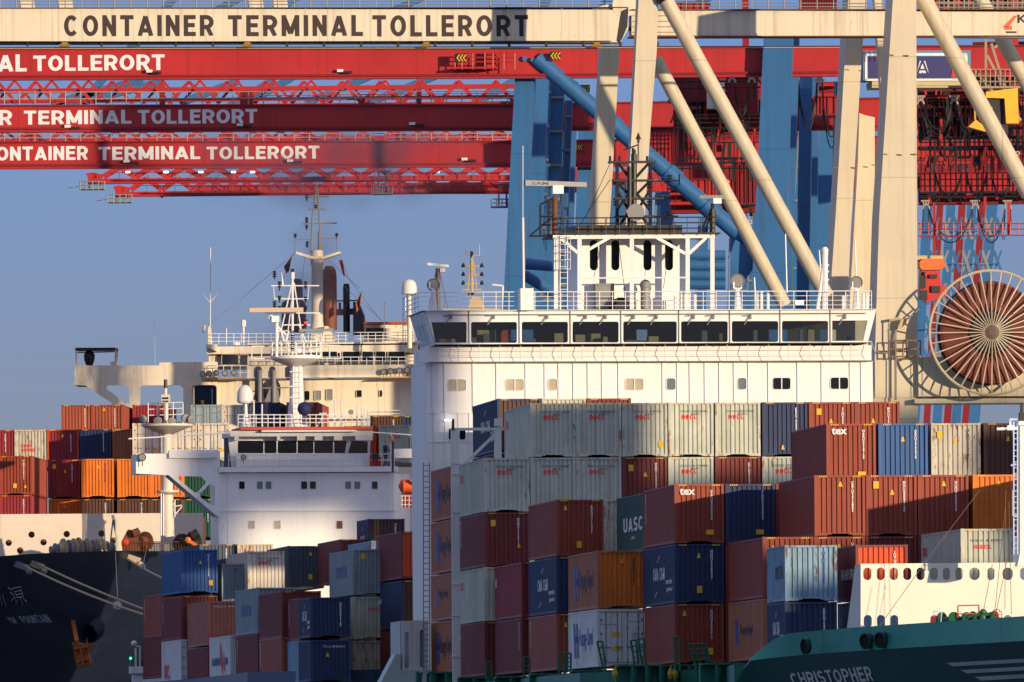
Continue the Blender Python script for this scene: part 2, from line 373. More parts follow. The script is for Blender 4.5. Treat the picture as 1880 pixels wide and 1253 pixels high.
def container(pos, yaw, c, label, L=L40, H=HC, kind='end', deco_=(), group=None, stripes=True, fc=None, rust=0):
    t = thing('shipping_container', label, 'container', pos, group); t.rotation_euler = (0,0,yaw)
    d = c_meshes(L, H, kind); M = cmat(c, rust)
    MF = mat('frame_rusty_%s' % c, COL[c], .6, 0, .2, .62, 1.2, streak=True, rustcol=(.27,.11,.035), grime=.5) if c in ('pale','rwhite','cream') else cmat(c, .14+rust)
    for n in d:
        nm = n.rstrip('01')
        if nm == 'caution_stripe':
            if stripes: link(nm, d[n], M_stk, t)
        elif nm in ('lock_rod','hinge'): pass
        elif nm == 'door':
            o = link(nm, d[n], M, t); link('lock_rod', d['lock_rod'+n[-1]], M_rod, o); link('hinge', d['hinge'+n[-1]], M_rod, o)
        elif nm == 'end_wall': link(nm, d[n], cmat(fc, .1) if fc else M, t)
        elif nm == 'frame': link(nm, d[n], MF, t)
        else: link(nm, d[n], M, t)
    zt = H
    for q in deco_:
        k = q[0]
        if k == 'sq': deco(t, 'sticker', SQ, M_stk, q[1], q[2])
        elif k == 'sw': deco(t, 'sticker', SQW, M_stk, q[1], q[2])
        elif k == 'tri': deco(t, 'warning_sticker', TRI, M_stk, q[1], q[2])
        elif k == 'ser': vserial(t, q[1] if len(q) > 1 else M_ltw, 1.83, H-.42)
        elif k == 'sers': vserial(t, M_ltw, front=False, y=q[1], z=H-.35)
        elif k == 'oo':   # red four-letter logo with a serial line over it
            front_text(t, 'OOCL', .72, H-.90, .80, .25, M_ltr, .035, 'logo'); front_text(t, 'OOLU '+str(random.randint(1000000,9999999)), .62, H-.52, 1.5, .10, M_ltk, 0, 'serial_number')
            front_text(t, '45G1', 1.25, H-.66, .45, .09, M_ltk, 0, 'size_code')
        elif k == 'oos': side_text(t, 'OOCL', 10.2, H-1.05, 1.5, .42, M_ltr, .02, 'logo')
        elif k == 'hl':
            s = q[1]; MM = M_ltb
            mb = MB()
            if s > .9:
                for yy in (0, 1.1): mb.add([(-.006,9.6-yy,.55+.0),(-.006,8.9-yy,.55),(-.006,9.3-yy,H-.6),(-.006,10.0-yy,H-.6)], [(0,1,2,3)])
                mb.add([(-.006,9.4,1.3),(-.006,7.9,1.3),(-.006,7.9,1.62),(-.006,9.4,1.62)], [(0,1,2,3)])
                mb.build('logo', MM, t); side_text(t, 'Hapag-Lloyd', 1.9, .85, 5.6, 1.15, M_ltb if c == 'white' else M_ltk, .0)
            else:
                mb.add([(-.006,9.6,.85),(-.006,8.7,.85),(-.006,9.0,H-.85),(-.006,9.9,H-.85)], [(0,1,2,3)]); mb.build('logo', M_ltb, t)
                side_text(t, 'Hapag-Lloyd', 3.7, 1.15, 4.2, .6, M_ltk)
        elif k == 'cma':
            sc_ = L/L40
            side_text(t, 'CMA CGM', 3.7*sc_, H*.42, 4.4*sc_, .62, M_ltw, .02, 'logo')
            mb = MB()
            for a, b in ((( 5.8,.80),(6.6,.92)),((6.9,.20),(6.2,.32))):
                y0, z0, y1, z1 = a[0]*sc_, H*a[1], b[0]*sc_, H*b[1]
                mb.add([(-.006,y0+.9*sc_,z0-.25),(-.006,y0+.3*sc_,z0-.1),(-.006,y0-.4*sc_,z0+.14),(-.006,y0+.1*sc_,z0+.05)], [(0,1,2,3)])
            mb.build('emblem', M_ltw, t)
            if len(q) > 1:
                side_text(t, 'service', .9*sc_, H*.34, 2.4*sc_, .26, M_ltw, .01); side_text(t, 'global', .9*sc_, H*.20, 2.2*sc_, .26, M_ltw, .01)
        elif k == 'zig':
            mb = MB(); pts = [(4.6,.5),(5.6,2.45),(5.9,1.2),(4.0,1.15),(2.6,.35)]
            for (y0, z0), (y1, z1) in zip(pts, pts[1:]): mb.add([(-.02,y0-.12,z0-.05),(-.02,y0+.12,z0+.05),(-.02,y1+.12,z1+.05),(-.02,y1-.12,z1-.05)], [(0,1,2,3)]) if y0 > 4.5 else None
            mb.add([(-.012,4.2,.3),(-.012,5.0,2.4),(-.012,5.5,1.0)], [(0,1,2)]); mb.add([(-.009,2.8,.5),(-.009,3.7,1.9),(-.009,4.6,1.0)], [(0,1,2)]); mb.build('emblem', M_ltr, t)
        elif k == 'st': side_text(t, *q[1:])
        elif k == 'ft': front_text(t, *q[1:])
    return t
def bay(px, py, D0, px0, th):
    """depth of the bay's front plane at pixel px (bay reference depth D0 at pixel px0)"""
    X0 = (px0-940)/F*D0; D = D0
    for _ in range(6):
        X = (px-940)/F*D; D = D0+(X-X0)*tan(th)
    return D
def put(px, py, D0, px0, th, c, label, H=HC, ztop=None, **k):
    D = bay(px, py, D0, px0, th); p = P(px, py, D)
    if ztop is not None: p.z = ZC+ztop
    p.z -= H
    L = k.get('L', L40)
    return container(p, th, c, label, H=H, **k)
B = 6.1
def T(n): return B+2.92*n
S_ = ('ser',)
def main_ship_boxes():
    g = 'containers stacked on the green-hulled ship'
    def A(px, n, c, lab, D0=609, px0=973, H=HC, zt=None, **k):
        z = T(n)-.02 if zt is None else zt
        k.setdefault("deco_", (("oo",),) if c == "pale" else (S_,)); py = HY-z*F/D0
        return put(px, py, D0, px0, TH1, c, lab, H=H, ztop=z, group=g, **k)
    oo = (('oo',),); ooy = (('oo',),('sq',1.95,.5))
    # bay far back, under the bridge
    bb = dict(D0=627, px0=913)
    A(913, 0, 'navy', 'navy container with white side lettering, topmost at the left under the white bridge wall', zt=21.55, fc='brown', deco_=(('cma',1),), **bb)
    A(913, 0, 'navy', 'plain navy container mostly hidden below the lettered navy one behind the white lashing frame', zt=18.6, **bb)
    A(995, 0, 'pale', 'pale green container showing only a lit strip above the red-lettered pale ones', zt=21.55, deco_=(), **bb)
    A(1078, 0, 'maroon', 'dark red container showing only a thin strip under the white bridge wall', zt=21.55, deco_=(), **bb)
    for zt, h, lab, big in ((17.92,HC,'topmost',1),(14.98,HC,'second from top',1),(12.03,STD,'third down, smaller lettering',0),(9.40,HC,'lowest',1)):
        A(835, 0, 'tan', 'orange-tan container with blue side logo at the stacks\' left edge, %s' % lab, zt=zt, H=h, deco_=(('hl',1 if big else .5),), **bb)
    # bay A
    A(973.5, 5, 'pale', 'pale green container with red letters, top row, leftmost of the five beside each other', deco_=oo+(('oos',),))
    A(1057.5, 5, 'pale', 'pale green container with red letters, second from left in the top row')['x'] = 0
    for i, (x, lab, dd) in enumerate(((1142,'third from left in the top row, yellow sticker',ooy),(1227,'fourth from left in the top row of five',oo),(1313,'top row, touching the navy one',oo))):
        A(x, 5, 'pale', 'pale green container with red letters, '+lab, deco_=dd)
    A(1399.5, 5, 'navy', 'navy container in the top row between pale green and rust red ones', deco_=(S_,('tri',1.0,.35)))
    A(1485, 5, 'rust', 'rust red container with yellow square sticker in the top row right of the navy one', deco_=(S_,('sq',.42,2.2),('tri',1.1,1.75)))
    A(1569, 5, 'rust', 'rust red container at the right end of the top row before the cream crane leg', deco_=(S_,('tri',.9,1.75)))
    A(889, 4, 'pale', 'pale green container with red letters and rusty corner posts, left end of the second row', deco_=oo+(('oos',),))
    A(973.5, 4, 'pale', 'pale green red-lettered container with rust scars, second from left in the second row', deco_=(('oo',),('sq',1.9,.42)))
    A(1057.5, 4, 'pale', 'pale green container with red letters in the second row beside the dark red one')
    A(1142, 4, 'maroon', 'dark red container in the second row with yellow square sticker at upper left', deco_=(S_,('sq',.35,2.15),('tri',1.15,1.85)))
    A(1227, 4, 'pale', 'pale green container with red letters between two dark red ones in the second row')
    A(1313, 4, 'maroon', 'plain dark red container in the second row right of a pale green one')
    A(1399.5, 4, 'pale', 'pale rusty container with red letters half hidden by a purple-sided rust one', rust=.1)
    A(889, 3, 'maroon', 'dark red container with yellow square sticker below the rusty pale one at left', deco_=(S_,('sq',.35,2.15),('tri',1.75,1.0),('sers',11.3)))
    A(889, 2, 'pale', 'pale grey container with small red side mark, above the lowest purple one at left', deco_=(('oos',),))
    A(889, 1, 'maroon', 'dark red container with small yellow marks, lowest right of the white pole', deco_=(('sq',1.95,1.9),('st','P9',11.2,2.0,.9,.35,M_stk,.02)))
    for o in col.objects:
        if 'x' in o.keys(): del o['x']
    c1 = dict(D0=596, px0=957)
    A(957, 2, 'crimson', 'crimson container with a small white letter on its side above a purple-sided one', deco_=(('st','U',11.2,1.75,.7,.45,M_ltw,.05),), **c1)
    A(957, 1, 'maroon', 'dark purple-sided container, lowest below the crimson one', deco_=(('sers',1.0),), **c1)
    c2 = dict(D0=583, px0=1021)
    A(1021, 3, 'rust', 'dark red container lit orange along its top edge, small yellow sticker low in its middle', deco_=(S_,('tri',.38,2.35),('sq',1.05,.42)), **c2)
    A(1108, 3, 'rwhite', 'rusty white container squeezed between the red one and the dark green one', deco_=(), rust=.1, **c2)
    A(1021, 2, 'navy', 'navy container with white side lettering and framed text, below the orange-edged red one', deco_=(('cma',1),), **c2)
    A(1021, 1, 'brick', 'mauve-sided dark red container, lowest between the navy and the green rails', deco_=(('sers',11.2),('tri',.4,2.2)), **c2)
    c3 = dict(D0=569, px0=1096.6)
    A(1187.5, 3, 'teal', 'dark green container with four white letters on its side', deco_=(('st','UASC',1.6,1.05,7.8,.72,M_ltw,.03),('st','(40)',5.0,.6,1.3,.2,M_ltw)), **c3)
    A(1096.6, 2, 'tan', 'orange container with blue side logo and black text above the white refrigerated one', deco_=(('hl',1),('ser',M_ltk),('tri',1.15,2.25)), stripes=True, fc='orange', **c3)
    A(1096.6, 1, 'white', 'white refrigerated container with blue side logo and two doors facing the camera', kind='door', deco_=(('hl',1),('ft','Hapag-Lloyd',.15,2.05,.9,.12,M_ltk),('ft','HLXU 874512',1.6,2.2,.7,.09,M_ltk),('ft','22.480 KG\n67.200 LB\n4.130 KG',1.75,1.3,.35,.4,M_ltk),('sw',.75,1.5),('sw',.78,.8)), **c3)
    c4 = dict(D0=555, px0=1238)
    texd = (S_,('ft','tex',.26,2.36,.76,.34,M_ltw,.03))
    A(1238, 3, 'rust', 'rust red container with white lowercase letters, lower left of the two marked so', deco_=texd+(('sw',1.55,.42),('sers',11.0)), **c4)
    A(1331.7, 3, 'navy', 'navy container right of the lower white-lettered rust one, yellow sticker low', deco_=(S_,('sw',1.5,.42)), **c4)
    A(1424, 3, 'maroon', 'dark red container showing only its left post beside the navy one', deco_=(), **c4)
    A(1238, 2, 'navy', 'navy container with white side lettering below the lower white-lettered rust one', deco_=(('cma',1),S_,('tri',1.1,2.2),('sq',1.1,.5)), **c4)
    A(1238, 1, 'rust', 'rust red container, lowest, behind the slanted green ladder rail', deco_=(S_,('tri',.4,2.3),('sq',1.65,.4),('sers',11.6)), **c4)
    A(1331.7, 2, 'maroon', 'dark container showing as a thin strip beside the navy one with two stickers', deco_=(), **c4)
    A(1331.7, 1, 'maroon', 'dark container showing as a thin strip left of the tan one', deco_=(), **c4)
    A(1517, 4, 'rust', 'rust red container with white lowercase letters, upper right of the two marked so', deco_=texd+(('sw',1.55,.3),), **c4)
    A(1612.7, 4, 'blue', 'bright blue container between two others in the row below the cable reel', deco_=(S_,('tri',1.1,2.0)), **c4)
    A(1709.5, 4, 'rwhite', 'rusty cream container right of the bright blue one', deco_=(('ser',M_ltk),('sq',.3,2.15),('tri',1.1,1.9)), **c4)
    A(1806, 4, 'brown', 'dark brown container behind the foremast lamp', deco_=(('tri',1.1,2.0),), **c4)
    c5 = dict(D0=541, px0=1400)
    A(1495, 3, 'rust', 'rust red container with wide purple side, left end of the third row down', deco_=(S_,('tri',1.15,2.35)), **c5)
    A(1590, 3, 'rust', 'rust red container with square yellow sticker, directly under the bright blue one', deco_=(S_,('sq',.35,2.25),('tri',1.15,1.95)), **c5)
    A(1685, 3, 'rust', 'rust red container left of the bright orange one in the row under the cream one', deco_=(S_,('tri',1.15,2.35)), **c5)
    A(1786, 3, 'orange', 'bright orange container half hidden behind the foremast at the right', deco_=(('tri',1.15,2.35),), **c5)
    A(1400, 2, 'rust', 'rust red container with a broad purple side above the tan one', deco_=(('tri',.4,2.25),), **c5)
    A(1495, 2, 'rust', 'rust red container showing only its top above the pale blue one, beside the orange-red one', deco_=(('tri',1.1,2.3),S_), **c5)
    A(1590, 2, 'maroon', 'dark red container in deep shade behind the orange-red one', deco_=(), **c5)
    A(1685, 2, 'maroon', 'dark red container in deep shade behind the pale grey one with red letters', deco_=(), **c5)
    A(1400, 1, 'tan', 'tan container with a blue side logo beside the green bow', deco_=(('hl',.5),), **c5)
    c6 = dict(D0=526, px0=1441)
    A(1441, 0, 'sky', 'short pale blue container with black side lettering and rust streaks above the bow', L=L20, H=STD, zt=11.2, stripes=False, deco_=(('ser',M_ltb),('st','MAERSK',.7,1.05,2.6,.62,M_ltk,.02)), rust=.15, **c6)
    A(1571, 0, 'maroon', 'short orange-red container behind the white breakwater wall', fc='hred', L=L20, H=STD, zt=11.2, stripes=False, deco_=(('ser',M_ltw),('st','HAMBURG',.5,1.0,4.2,.5,M_ltw,.02)), **c6)
    A(1441, 0, 'navy', 'short navy container with white side lettering just over the green bow edge', L=L20, H=STD, zt=8.58, stripes=False, deco_=(('cma',1),S_), **c6)
    A(1572, 0, 'sky', 'short pale blue container with small black side letters beside the breakwater wall', L=L20, H=STD, zt=8.58, stripes=False, deco_=(('st','HERE',3.5,1.6,1.4,.3,M_ltk,.02),), **c6)
    A(1763.7, 2, 'pale', 'pale grey container with red letters behind the right of the breakwater', deco_=(('ft','OOCL',.62,1.95,.85,.2,M_ltr,.03),('ft','OOLU 4138922',.45,2.3,1.5,.1,M_ltk),('oos',)), **c6)

    # unseen stacks added right of the view to shade the row behind
    for n in (1,2,3): A(2065, 0, 'maroon', 'unseen dark red container added beyond the right edge to cast shade, tier %d from deck' % n, zt=6.34+2.92*n, deco_=(), **c6)
def feeder_boxes():
    g = 'containers stacked on the small white-bridged ship'
    def A(x, y, D, c, lab, h=2.86, **k):
        k.setdefault('deco_', ()); return put(x, y, D, x, TH2, c, lab, H=h, group=g, **k)
    A(366.4, 999.5, 776, 'dgrey', 'dark blue-grey container behind the bright blue one, top row at far left', deco_=(S_,))
    A(436, 999, 776, 'rwhite', 'rusty cream container peeping out behind the pale red-lettered one', deco_=(('ft','OOCL',.5,2.2,.7,.22,M_ltr,.03),), rust=.1)
    A(528, 1002.5, 763, 'dgrey', 'dark violet-blue container with yellow sticker right of the cream red-lettered one', deco_=(('tri',1.45,2.2),('sq',1.4,.6)))
    A(332, 1009.5, 750, 'blue', 'bright blue container with half-lit top, leftmost in the upper row', deco_=(S_,('tri',1.2,1.9),('sq',1.85,.5)), stripes=False)
    A(454.7, 1012.5, 750, 'cream', 'sunlit cream container with red letters in the upper row', deco_=(('oo',),('oos',),('sq',1.95,.0)))
    A(407, 1035, 752, 'grey', 'narrow pale grey container end between the blue and the cream ones', h=2.8, deco_=(), rust=.2, L=L20)
    A(332, 1094, 750, 'maroon', 'dark red container right below the bright blue one', deco_=(('sers',11.2),), stripes=True)
    A(332, 1174, 750, 'white', 'white refrigerated container with red side logo, low at the left', kind='door', deco_=(('st','OOCL',7.0,.3,3.5,1.0,M_ltr,.03),))
    A(296.5, 1090, 766, 'brick', 'mauve container at the left edge of the stacks, upper of the pair', deco_=(('sers',11.0),), stripes=False)
    A(296.5, 1166, 766, 'maroon', 'purple-brown container at the left edge of the stacks, lower of the pair', deco_=(), stripes=False)
    A(296.5, 1244.5, 766, 'white', 'white container at the bottom left edge of the stacks', deco_=())
    A(381, 1104, 737, 'salmon', 'salmon pink container with a dark burn mark on its end', deco_=(('ft','TRLU 4417',.35,2.45,1.7,.11,M_ltw),), stripes=False)
    A(381, 1187.5, 737, 'maroon', 'dark purple container under the salmon pink one', deco_=())
    A(422.5, 1166.5, 724, 'white', 'white container with a red zigzag emblem on its side', deco_=(('st','HAMBURG SUD',1.4,1.0,9.2,.5,M_ltb,.0),('zig',)))
    A(422.5, 1249.5, 724, 'white', 'white container cut by the frame under the one with the red emblem', deco_=())
    cos = (('st','COSCO',3.4,1.15,5.4,.72,M_ltb,.03),)
    A(471.5, 1079, 711, 'grey', 'steel blue container with blue letters, lower left of the two marked so', deco_=cos, rust=.05)
    A(472.7, 1163, 711, 'maroon', 'dark purple container under the lower blue-lettered one', deco_=(('sers',11.3),))
    A(516.8, 1085.5, 698, 'maroon', 'purple-sided dark red container between the blue-lettered and the navy ones', deco_=())
    A(516.8, 1170.5, 698, 'brick', 'mauve container under the purple-sided dark red one', deco_=(('sers',11.3),))
    A(516.8, 1253, 698, 'white', 'white container top at the lower edge under the mauve one', deco_=())
    A(549, 1098, 692, 'maroon', 'short purple container side left of the short navy one', L=L20, h=2.59, deco_=(('sers',5.2),), stripes=False)
    A(549, 1176, 692, 'sky', 'short pale container side under the short purple one', L=L20, h=2.59, deco_=(), stripes=False)
    A(569.5, 1097, 685, 'navy', 'navy container with broad ribbed end and white emblem on its short side', L=L20, h=2.42, deco_=(('cma',1),S_), stripes=False)
    A(569.5, 1175.5, 685, 'navy', 'navy container with a white number line across its end', L=L20, h=2.5, deco_=(('ft','TCLU 8784632',.75,2.05,1.35,.11,M_ltw),('tri',.95,1.5)), stripes=False)
    A(648, 1008.5, 698, 'grey', 'steel blue container with blue letters, upper right of the two marked so', deco_=cos+(('sq',.5,2.2),('tri',1.85,1.8)), rust=.05, h=2.82)
    A(648, 1096, 698, 'pale', 'stained pale container with red letters under the steel blue one', h=2.62, deco_=(('ft','OOCL',.95,1.75,.75,.2,M_ltr,.03),), rust=.05, stripes=False)
    A(648, 1176.5, 698, 'rwhite', 'grimy grey-white ribbed container below the stained pale one', h=2.59, deco_=(), stripes=False)
    A(623.5, 990.5, 750, 'maroon', 'purple-sided dark red container behind the upper steel blue one', deco_=())
    A(682, 993, 718, 'sky', 'pale blue-ended container with a crimson-looking side strip behind the steel blue one', deco_=(('st','CAI',.6,2.35,2.6,.3,M_ltr,.04),), stripes=True)
    A(675.5, 953, 750, 'navy', 'short navy container with lettered side, topmost by the white wall', L=L20, fc='brown', deco_=(('cma',),S_), stripes=False)
    A(736, 976, 688, 'maroon', 'orange-red container end with a purple side, topmost at the right edge', fc='hred', deco_=(('sq',1.0,2.05),('sers',11.4)))  # end painted brighter than the side, its sunlight put into the colour
    A(736.5, 1066, 688, 'navy', 'navy container with rust brown end under the orange-red one', fc='brown', deco_=(('st','CAI',9.5,1.6,2.0,.3,M_ltw,.03),))
    A(736.5, 1156, 688, 'maroon', 'dark red container low at the right edge beside the white lashing house', deco_=(('sers',11.2),))

def black_ship_boxes():
    g = 'containers stacked on the black-hulled ship'
    def A(x, y, D, c, lab, h=HC, **k):
        k.setdefault('deco_', (S_,)); return put(x, y, D, x, TH3, c, lab, H=h, group=g, **k)
    A(-2, 837.5, 845, 'rust', 'rust red container showing its right side, upper of the pair at the left edge', deco_=(S_,('sq',1.05,.5),('tri',1.85,.5)))
    A(-2, 909.5, 845, 'crimson', 'crimson container with its right side showing, lower of the pair at the left edge')
    A(87.5, 844.5, 858, 'crimson', 'faded red container with dark scrapes between the rust red and the bright orange ones', deco_=(S_,('sq',.35,2.2),('tri',1.2,1.9)))
    A(89, 916.5, 858, 'orange', 'orange container in shade under the faded red one', deco_=(('tri',1.1,2.2),))
    A(149, 843, 856, 'orange', 'bright orange container left of the dark gap', deco_=(('tri',1.15,2.2),('ser',M_ltb)))
    A(149, 916.5, 856, 'brown', 'dark brown container under the bright orange one, left of the dark gap')
    A(215, 843, 856, 'orange', 'bright orange container partly hidden by the white bridge wing', deco_=())
    A(215, 916.5, 856, 'brown', 'dark brown container right of the dark gap, under the wing')
    A(275, 843, 856, 'orange', 'orange container behind the tall yellowed foremast', deco_=())
    A(275, 916.5, 856, 'brown', 'dark brown container behind the yellowed foremast')
    A(337, 843, 858, 'green', 'dark green container seen through the wing brackets, upper of two')
    A(337, 916.5, 858, 'green', 'dark green container seen through the wing brackets, lower of two')
    A(-34, 790, 876, 'crimson', 'deep red container at the far left of the second row')
    A(26.5, 789.5, 876, 'rwhite', 'rust-stained cream container with red writing in the second row', deco_=(('ft','CHINA\nSHIPPING',.5,1.2,1.1,.6,M_ltr,.02),))
    A(86.3, 789, 876, 'hred', 'bright red container half in shade in the second row', deco_=(S_,('tri',1.1,2.3)), fc='crimson')
    A(146, 788.5, 876, 'navy', 'deep blue container half in shade in the second row', fc='navy')
    A(206, 788, 876, 'tan', 'brown-orange container beside the white refrigerated ones in the second row', deco_=())
    A(112.5, 744, 884, 'rust', 'rust red container on the very top at left, left of the pair', h=2.59, fc='brick')
    A(167.3, 743.5, 884, 'rust', 'rust red container on the very top at left, right of the pair with triangle sticker', h=2.59, deco_=(S_,('tri',.9,2.1)), fc='brick')
    dd = (('ft','Hapag-Lloyd',.2,2.0,.8,.1,M_ltk),('ft','HLBU 905516',1.45,2.2,.75,.09,M_ltk),('sw',1.6,.7))
    A(243, 777.5, 868, 'cream', 'cream refrigerated container with doors to the camera, leftmost of three', kind='door', deco_=dd)
    A(303, 777.5, 868, 'cream', 'cream refrigerated container with doors, middle of three behind the mast', kind='door', deco_=dd)
    A(363.5, 777.5, 868, 'cream', 'cream refrigerated container with doors, rightmost of three', kind='door', deco_=dd)
    A(350, 743.5, 884, 'grey', 'blue-grey refrigerated container with doors in the upper tier', kind='door', deco_=dd[:2])
    A(407.5, 743.5, 884, 'cream', 'cream refrigerated container behind the white radome', kind='door', deco_=dd[:2])
    A(243, 743.5, 890, 'crimson', 'red container showing only a strip behind the floodlight platform', h=1.3+1.2, deco_=())
    A(349, 707.5, 946, 'navy', 'navy container seen through the rounded opening in the cream superstructure', deco_=(('sq',.9,1.3),S_))
    A(456, 739, 884, 'navy', 'navy container behind the feeder bridge mast', deco_=())
    A(526, 739, 884, 'rust', 'rust red container behind the covered searchlight', deco_=())
    A(679, 764, 884, 'brown', 'dark brown container in the gap left of the big white bridge', deco_=(S_,), h=2.59, L=L20)
    A(738, 764, 884, 'navy', 'navy container top in the gap left of the big white bridge', deco_=(S_,), h=2.59, L=L20)
    A(632, 782, 872, 'hred', 'orange-red container edge behind the small ship\'s bridge', deco_=(), h=2.9)
    A(695, 781, 870, 'pale', 'grey-white container in the gap left of the big white bridge', deco_=(('ft','OOCL',.8,1.9,.9,.25,M_ltr,.03),))
# ================================================================ drawing aids
class Face:
    """a vertical plane in the world; things are laid out on it in metres read off the photo"""
    def __init__(s, px0, D0, yaw):
        s.o = P(px0, 700, D0); s.yaw = yaw; s.u = Vector((cos(yaw), sin(yaw), 0)); s.n = Vector((sin(yaw), -cos(yaw), 0))
    def pt(s, px, py, off=0.0):
        c = Vector((0,0,ZC)); d = P(px, py, 1)-c
        t = (s.o+s.n*off-c).dot(s.n)/d.dot(s.n); return c+d*t
    def uv(s, px, py): q = s.pt(px, py)-s.o; return (q.dot(s.u), q.z)
    def m(s, off=0.0): return plane_m(s.o+s.n*off, s.yaw)
    def box(s, mb, x0, y0, x1, y1, f=0.0, b=-.2):
        """box whose front sits f metres in front of the plane and its back at b"""
        a, c = s.uv(x0, y1), s.uv(x1, y0); M = s.m(); vs = []
        for dz in (f, b):
            for (u, v) in ((a[0],a[1]),(c[0],a[1]),(c[0],c[1]),(a[0],c[1])): vs.append(M @ Vector((u, v, dz)))
        return mb.add(vs, [(0,1,2,3),(7,6,5,4),(0,4,5,1),(1,5,6,2),(2,6,7,3),(3,7,4,0)])
    def poly(s, mb, pts, f=0.0, b=-.2):
        return mb.prism([s.pt(x, y)+s.n*f for x, y in pts], s.n*(b-f))
    def plate(s, outer, holes, thick, off=0.0):
        return plate([s.uv(*p) for p in outer], [[s.uv(*p) for p in h] for h in holes], thick, s.m(off))
    def bar(s, mb, a, b, w, d=None, off=0.0): return mb.bar(s.pt(*a, off), s.pt(*b, off), w, d or w)
    def tube(s, mb, a, b, r, n=8, off=0.0, r1=None): return mb.tube(s.pt(*a, off), s.pt(*b, off), r, n, r1)
def pr(x0, y0, x1, y1, r=2.5, n=3):   # rounded rectangle in photo pixels
    return rrect((x0+x1)/2, (y0+y1)/2, x1-x0, y1-y0, r, n)
def window(root, fc, x0, y0, x1, y1, mfr, mgl, off=.02, r=2, t=1.2, name='window', split=False):
    fr = link(name, fc.plate(pr(x0-t,y0-t,x1+t,y1+t,r+t), [pr(x0,y0,x1,y1,r)], .06, off), mfr, None); fr.parent = root
    if root.type == 'EMPTY': fr.location = -root.location
    g = link('pane', fc.plate(pr(x0,y0,x1,y1,r), [], .01, off-.015), mgl, None); g.parent = fr
    if split:
        mb = MB(); xm = (x0+x1)/2; fc.box(mb, xm-.8, y0, xm+.8, y1, off+.04, off); b = mb.build('mullion', mfr); b.parent = fr
    return fr
def floodlight(root, fc, x, y, r, mh, ml, off=.6, name='floodlight'):
    c = fc.pt(x, y, off); mb = MB().lathe(c, [(r*.5,-r*1.1),(r*.85,-r*.7),(r,0),(r*.95,.05),(r*.8,.0)], 16, -Vector((0,1,0)))
    mb.tube(c-Vector((0,0,r*.9)), c-Vector((0,0,r*2.2)), r*.12, 6)
    o = wpart(name, mb, mh, root, True); l = MB().lathe(c, [(r*.8,.02),(r*.78,.05)], 16, -Vector((0,1,0))).build('lens', ml); l.parent = o; return o
Mw = mat('ship_white', (.80,.80,.79), .42, var=.05, rust=.03, scale=.3, streak=True, grime=.16)
Mw2 = mat('ship_white_worn', (.66,.66,.64), .5, var=.10, rust=.14, scale=.4, streak=True, grime=.5)
Mcr = mat('ship_cream', (.78,.71,.55), .5, var=.12, rust=.24, scale=.4, streak=True, grime=.6)
Mgl = mat('window_glass', (.006,.009,.013), .10, var=0, spec=.3)
Mcu = mat('window_curtain', (.42,.38,.28), .5, var=.25, scale=3)
Mgg = mat('window_greyblue', (.13,.18,.20), .2, var=.2, scale=2, spec=.6)
Mbk = mat('metal_black', (.018,.015,.016), .5, var=.15, rust=.1)
Mgy = mat('metal_grey', (.22,.23,.23), .5, var=.15, rust=.05)
Mrl = mat('rail_white', (.72,.73,.73), .4, var=0)
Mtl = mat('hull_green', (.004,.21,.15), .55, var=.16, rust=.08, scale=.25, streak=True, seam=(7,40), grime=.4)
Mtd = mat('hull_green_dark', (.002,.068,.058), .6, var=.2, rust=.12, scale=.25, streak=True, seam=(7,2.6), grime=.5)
Mtg = mat('deck_green', (.012,.14,.09), .5, var=.2, rust=.15)
Mrd = mat('metal_red', (.50,.02,.015), .45, var=.1)
Mlt = mat('lamp_lit', (1,.95,.85), emit=4.0, var=0)
Mlen = mat('lamp_lens', (.35,.33,.28), .15, .3, var=.1)
Mor = mat('orange_vest', (.75,.10,.02), .6, var=.1)
Mblk = mat('hull_black', (.012,.020,.044), .42, var=.45, rust=.10, scale=.25, streak=True, seam=(6,2.4), grime=.6, rustcol=(.05,.03,.02))
Mrn = mat('rust_brown', (.16,.055,.025), .7, var=.3, rust=.5)
Mwood = mat('console_beige', (.70,.52,.26), .6, var=.1)
Mint = mat('interior_dark', (.018,.022,.028), .7, var=.2, scale=2)

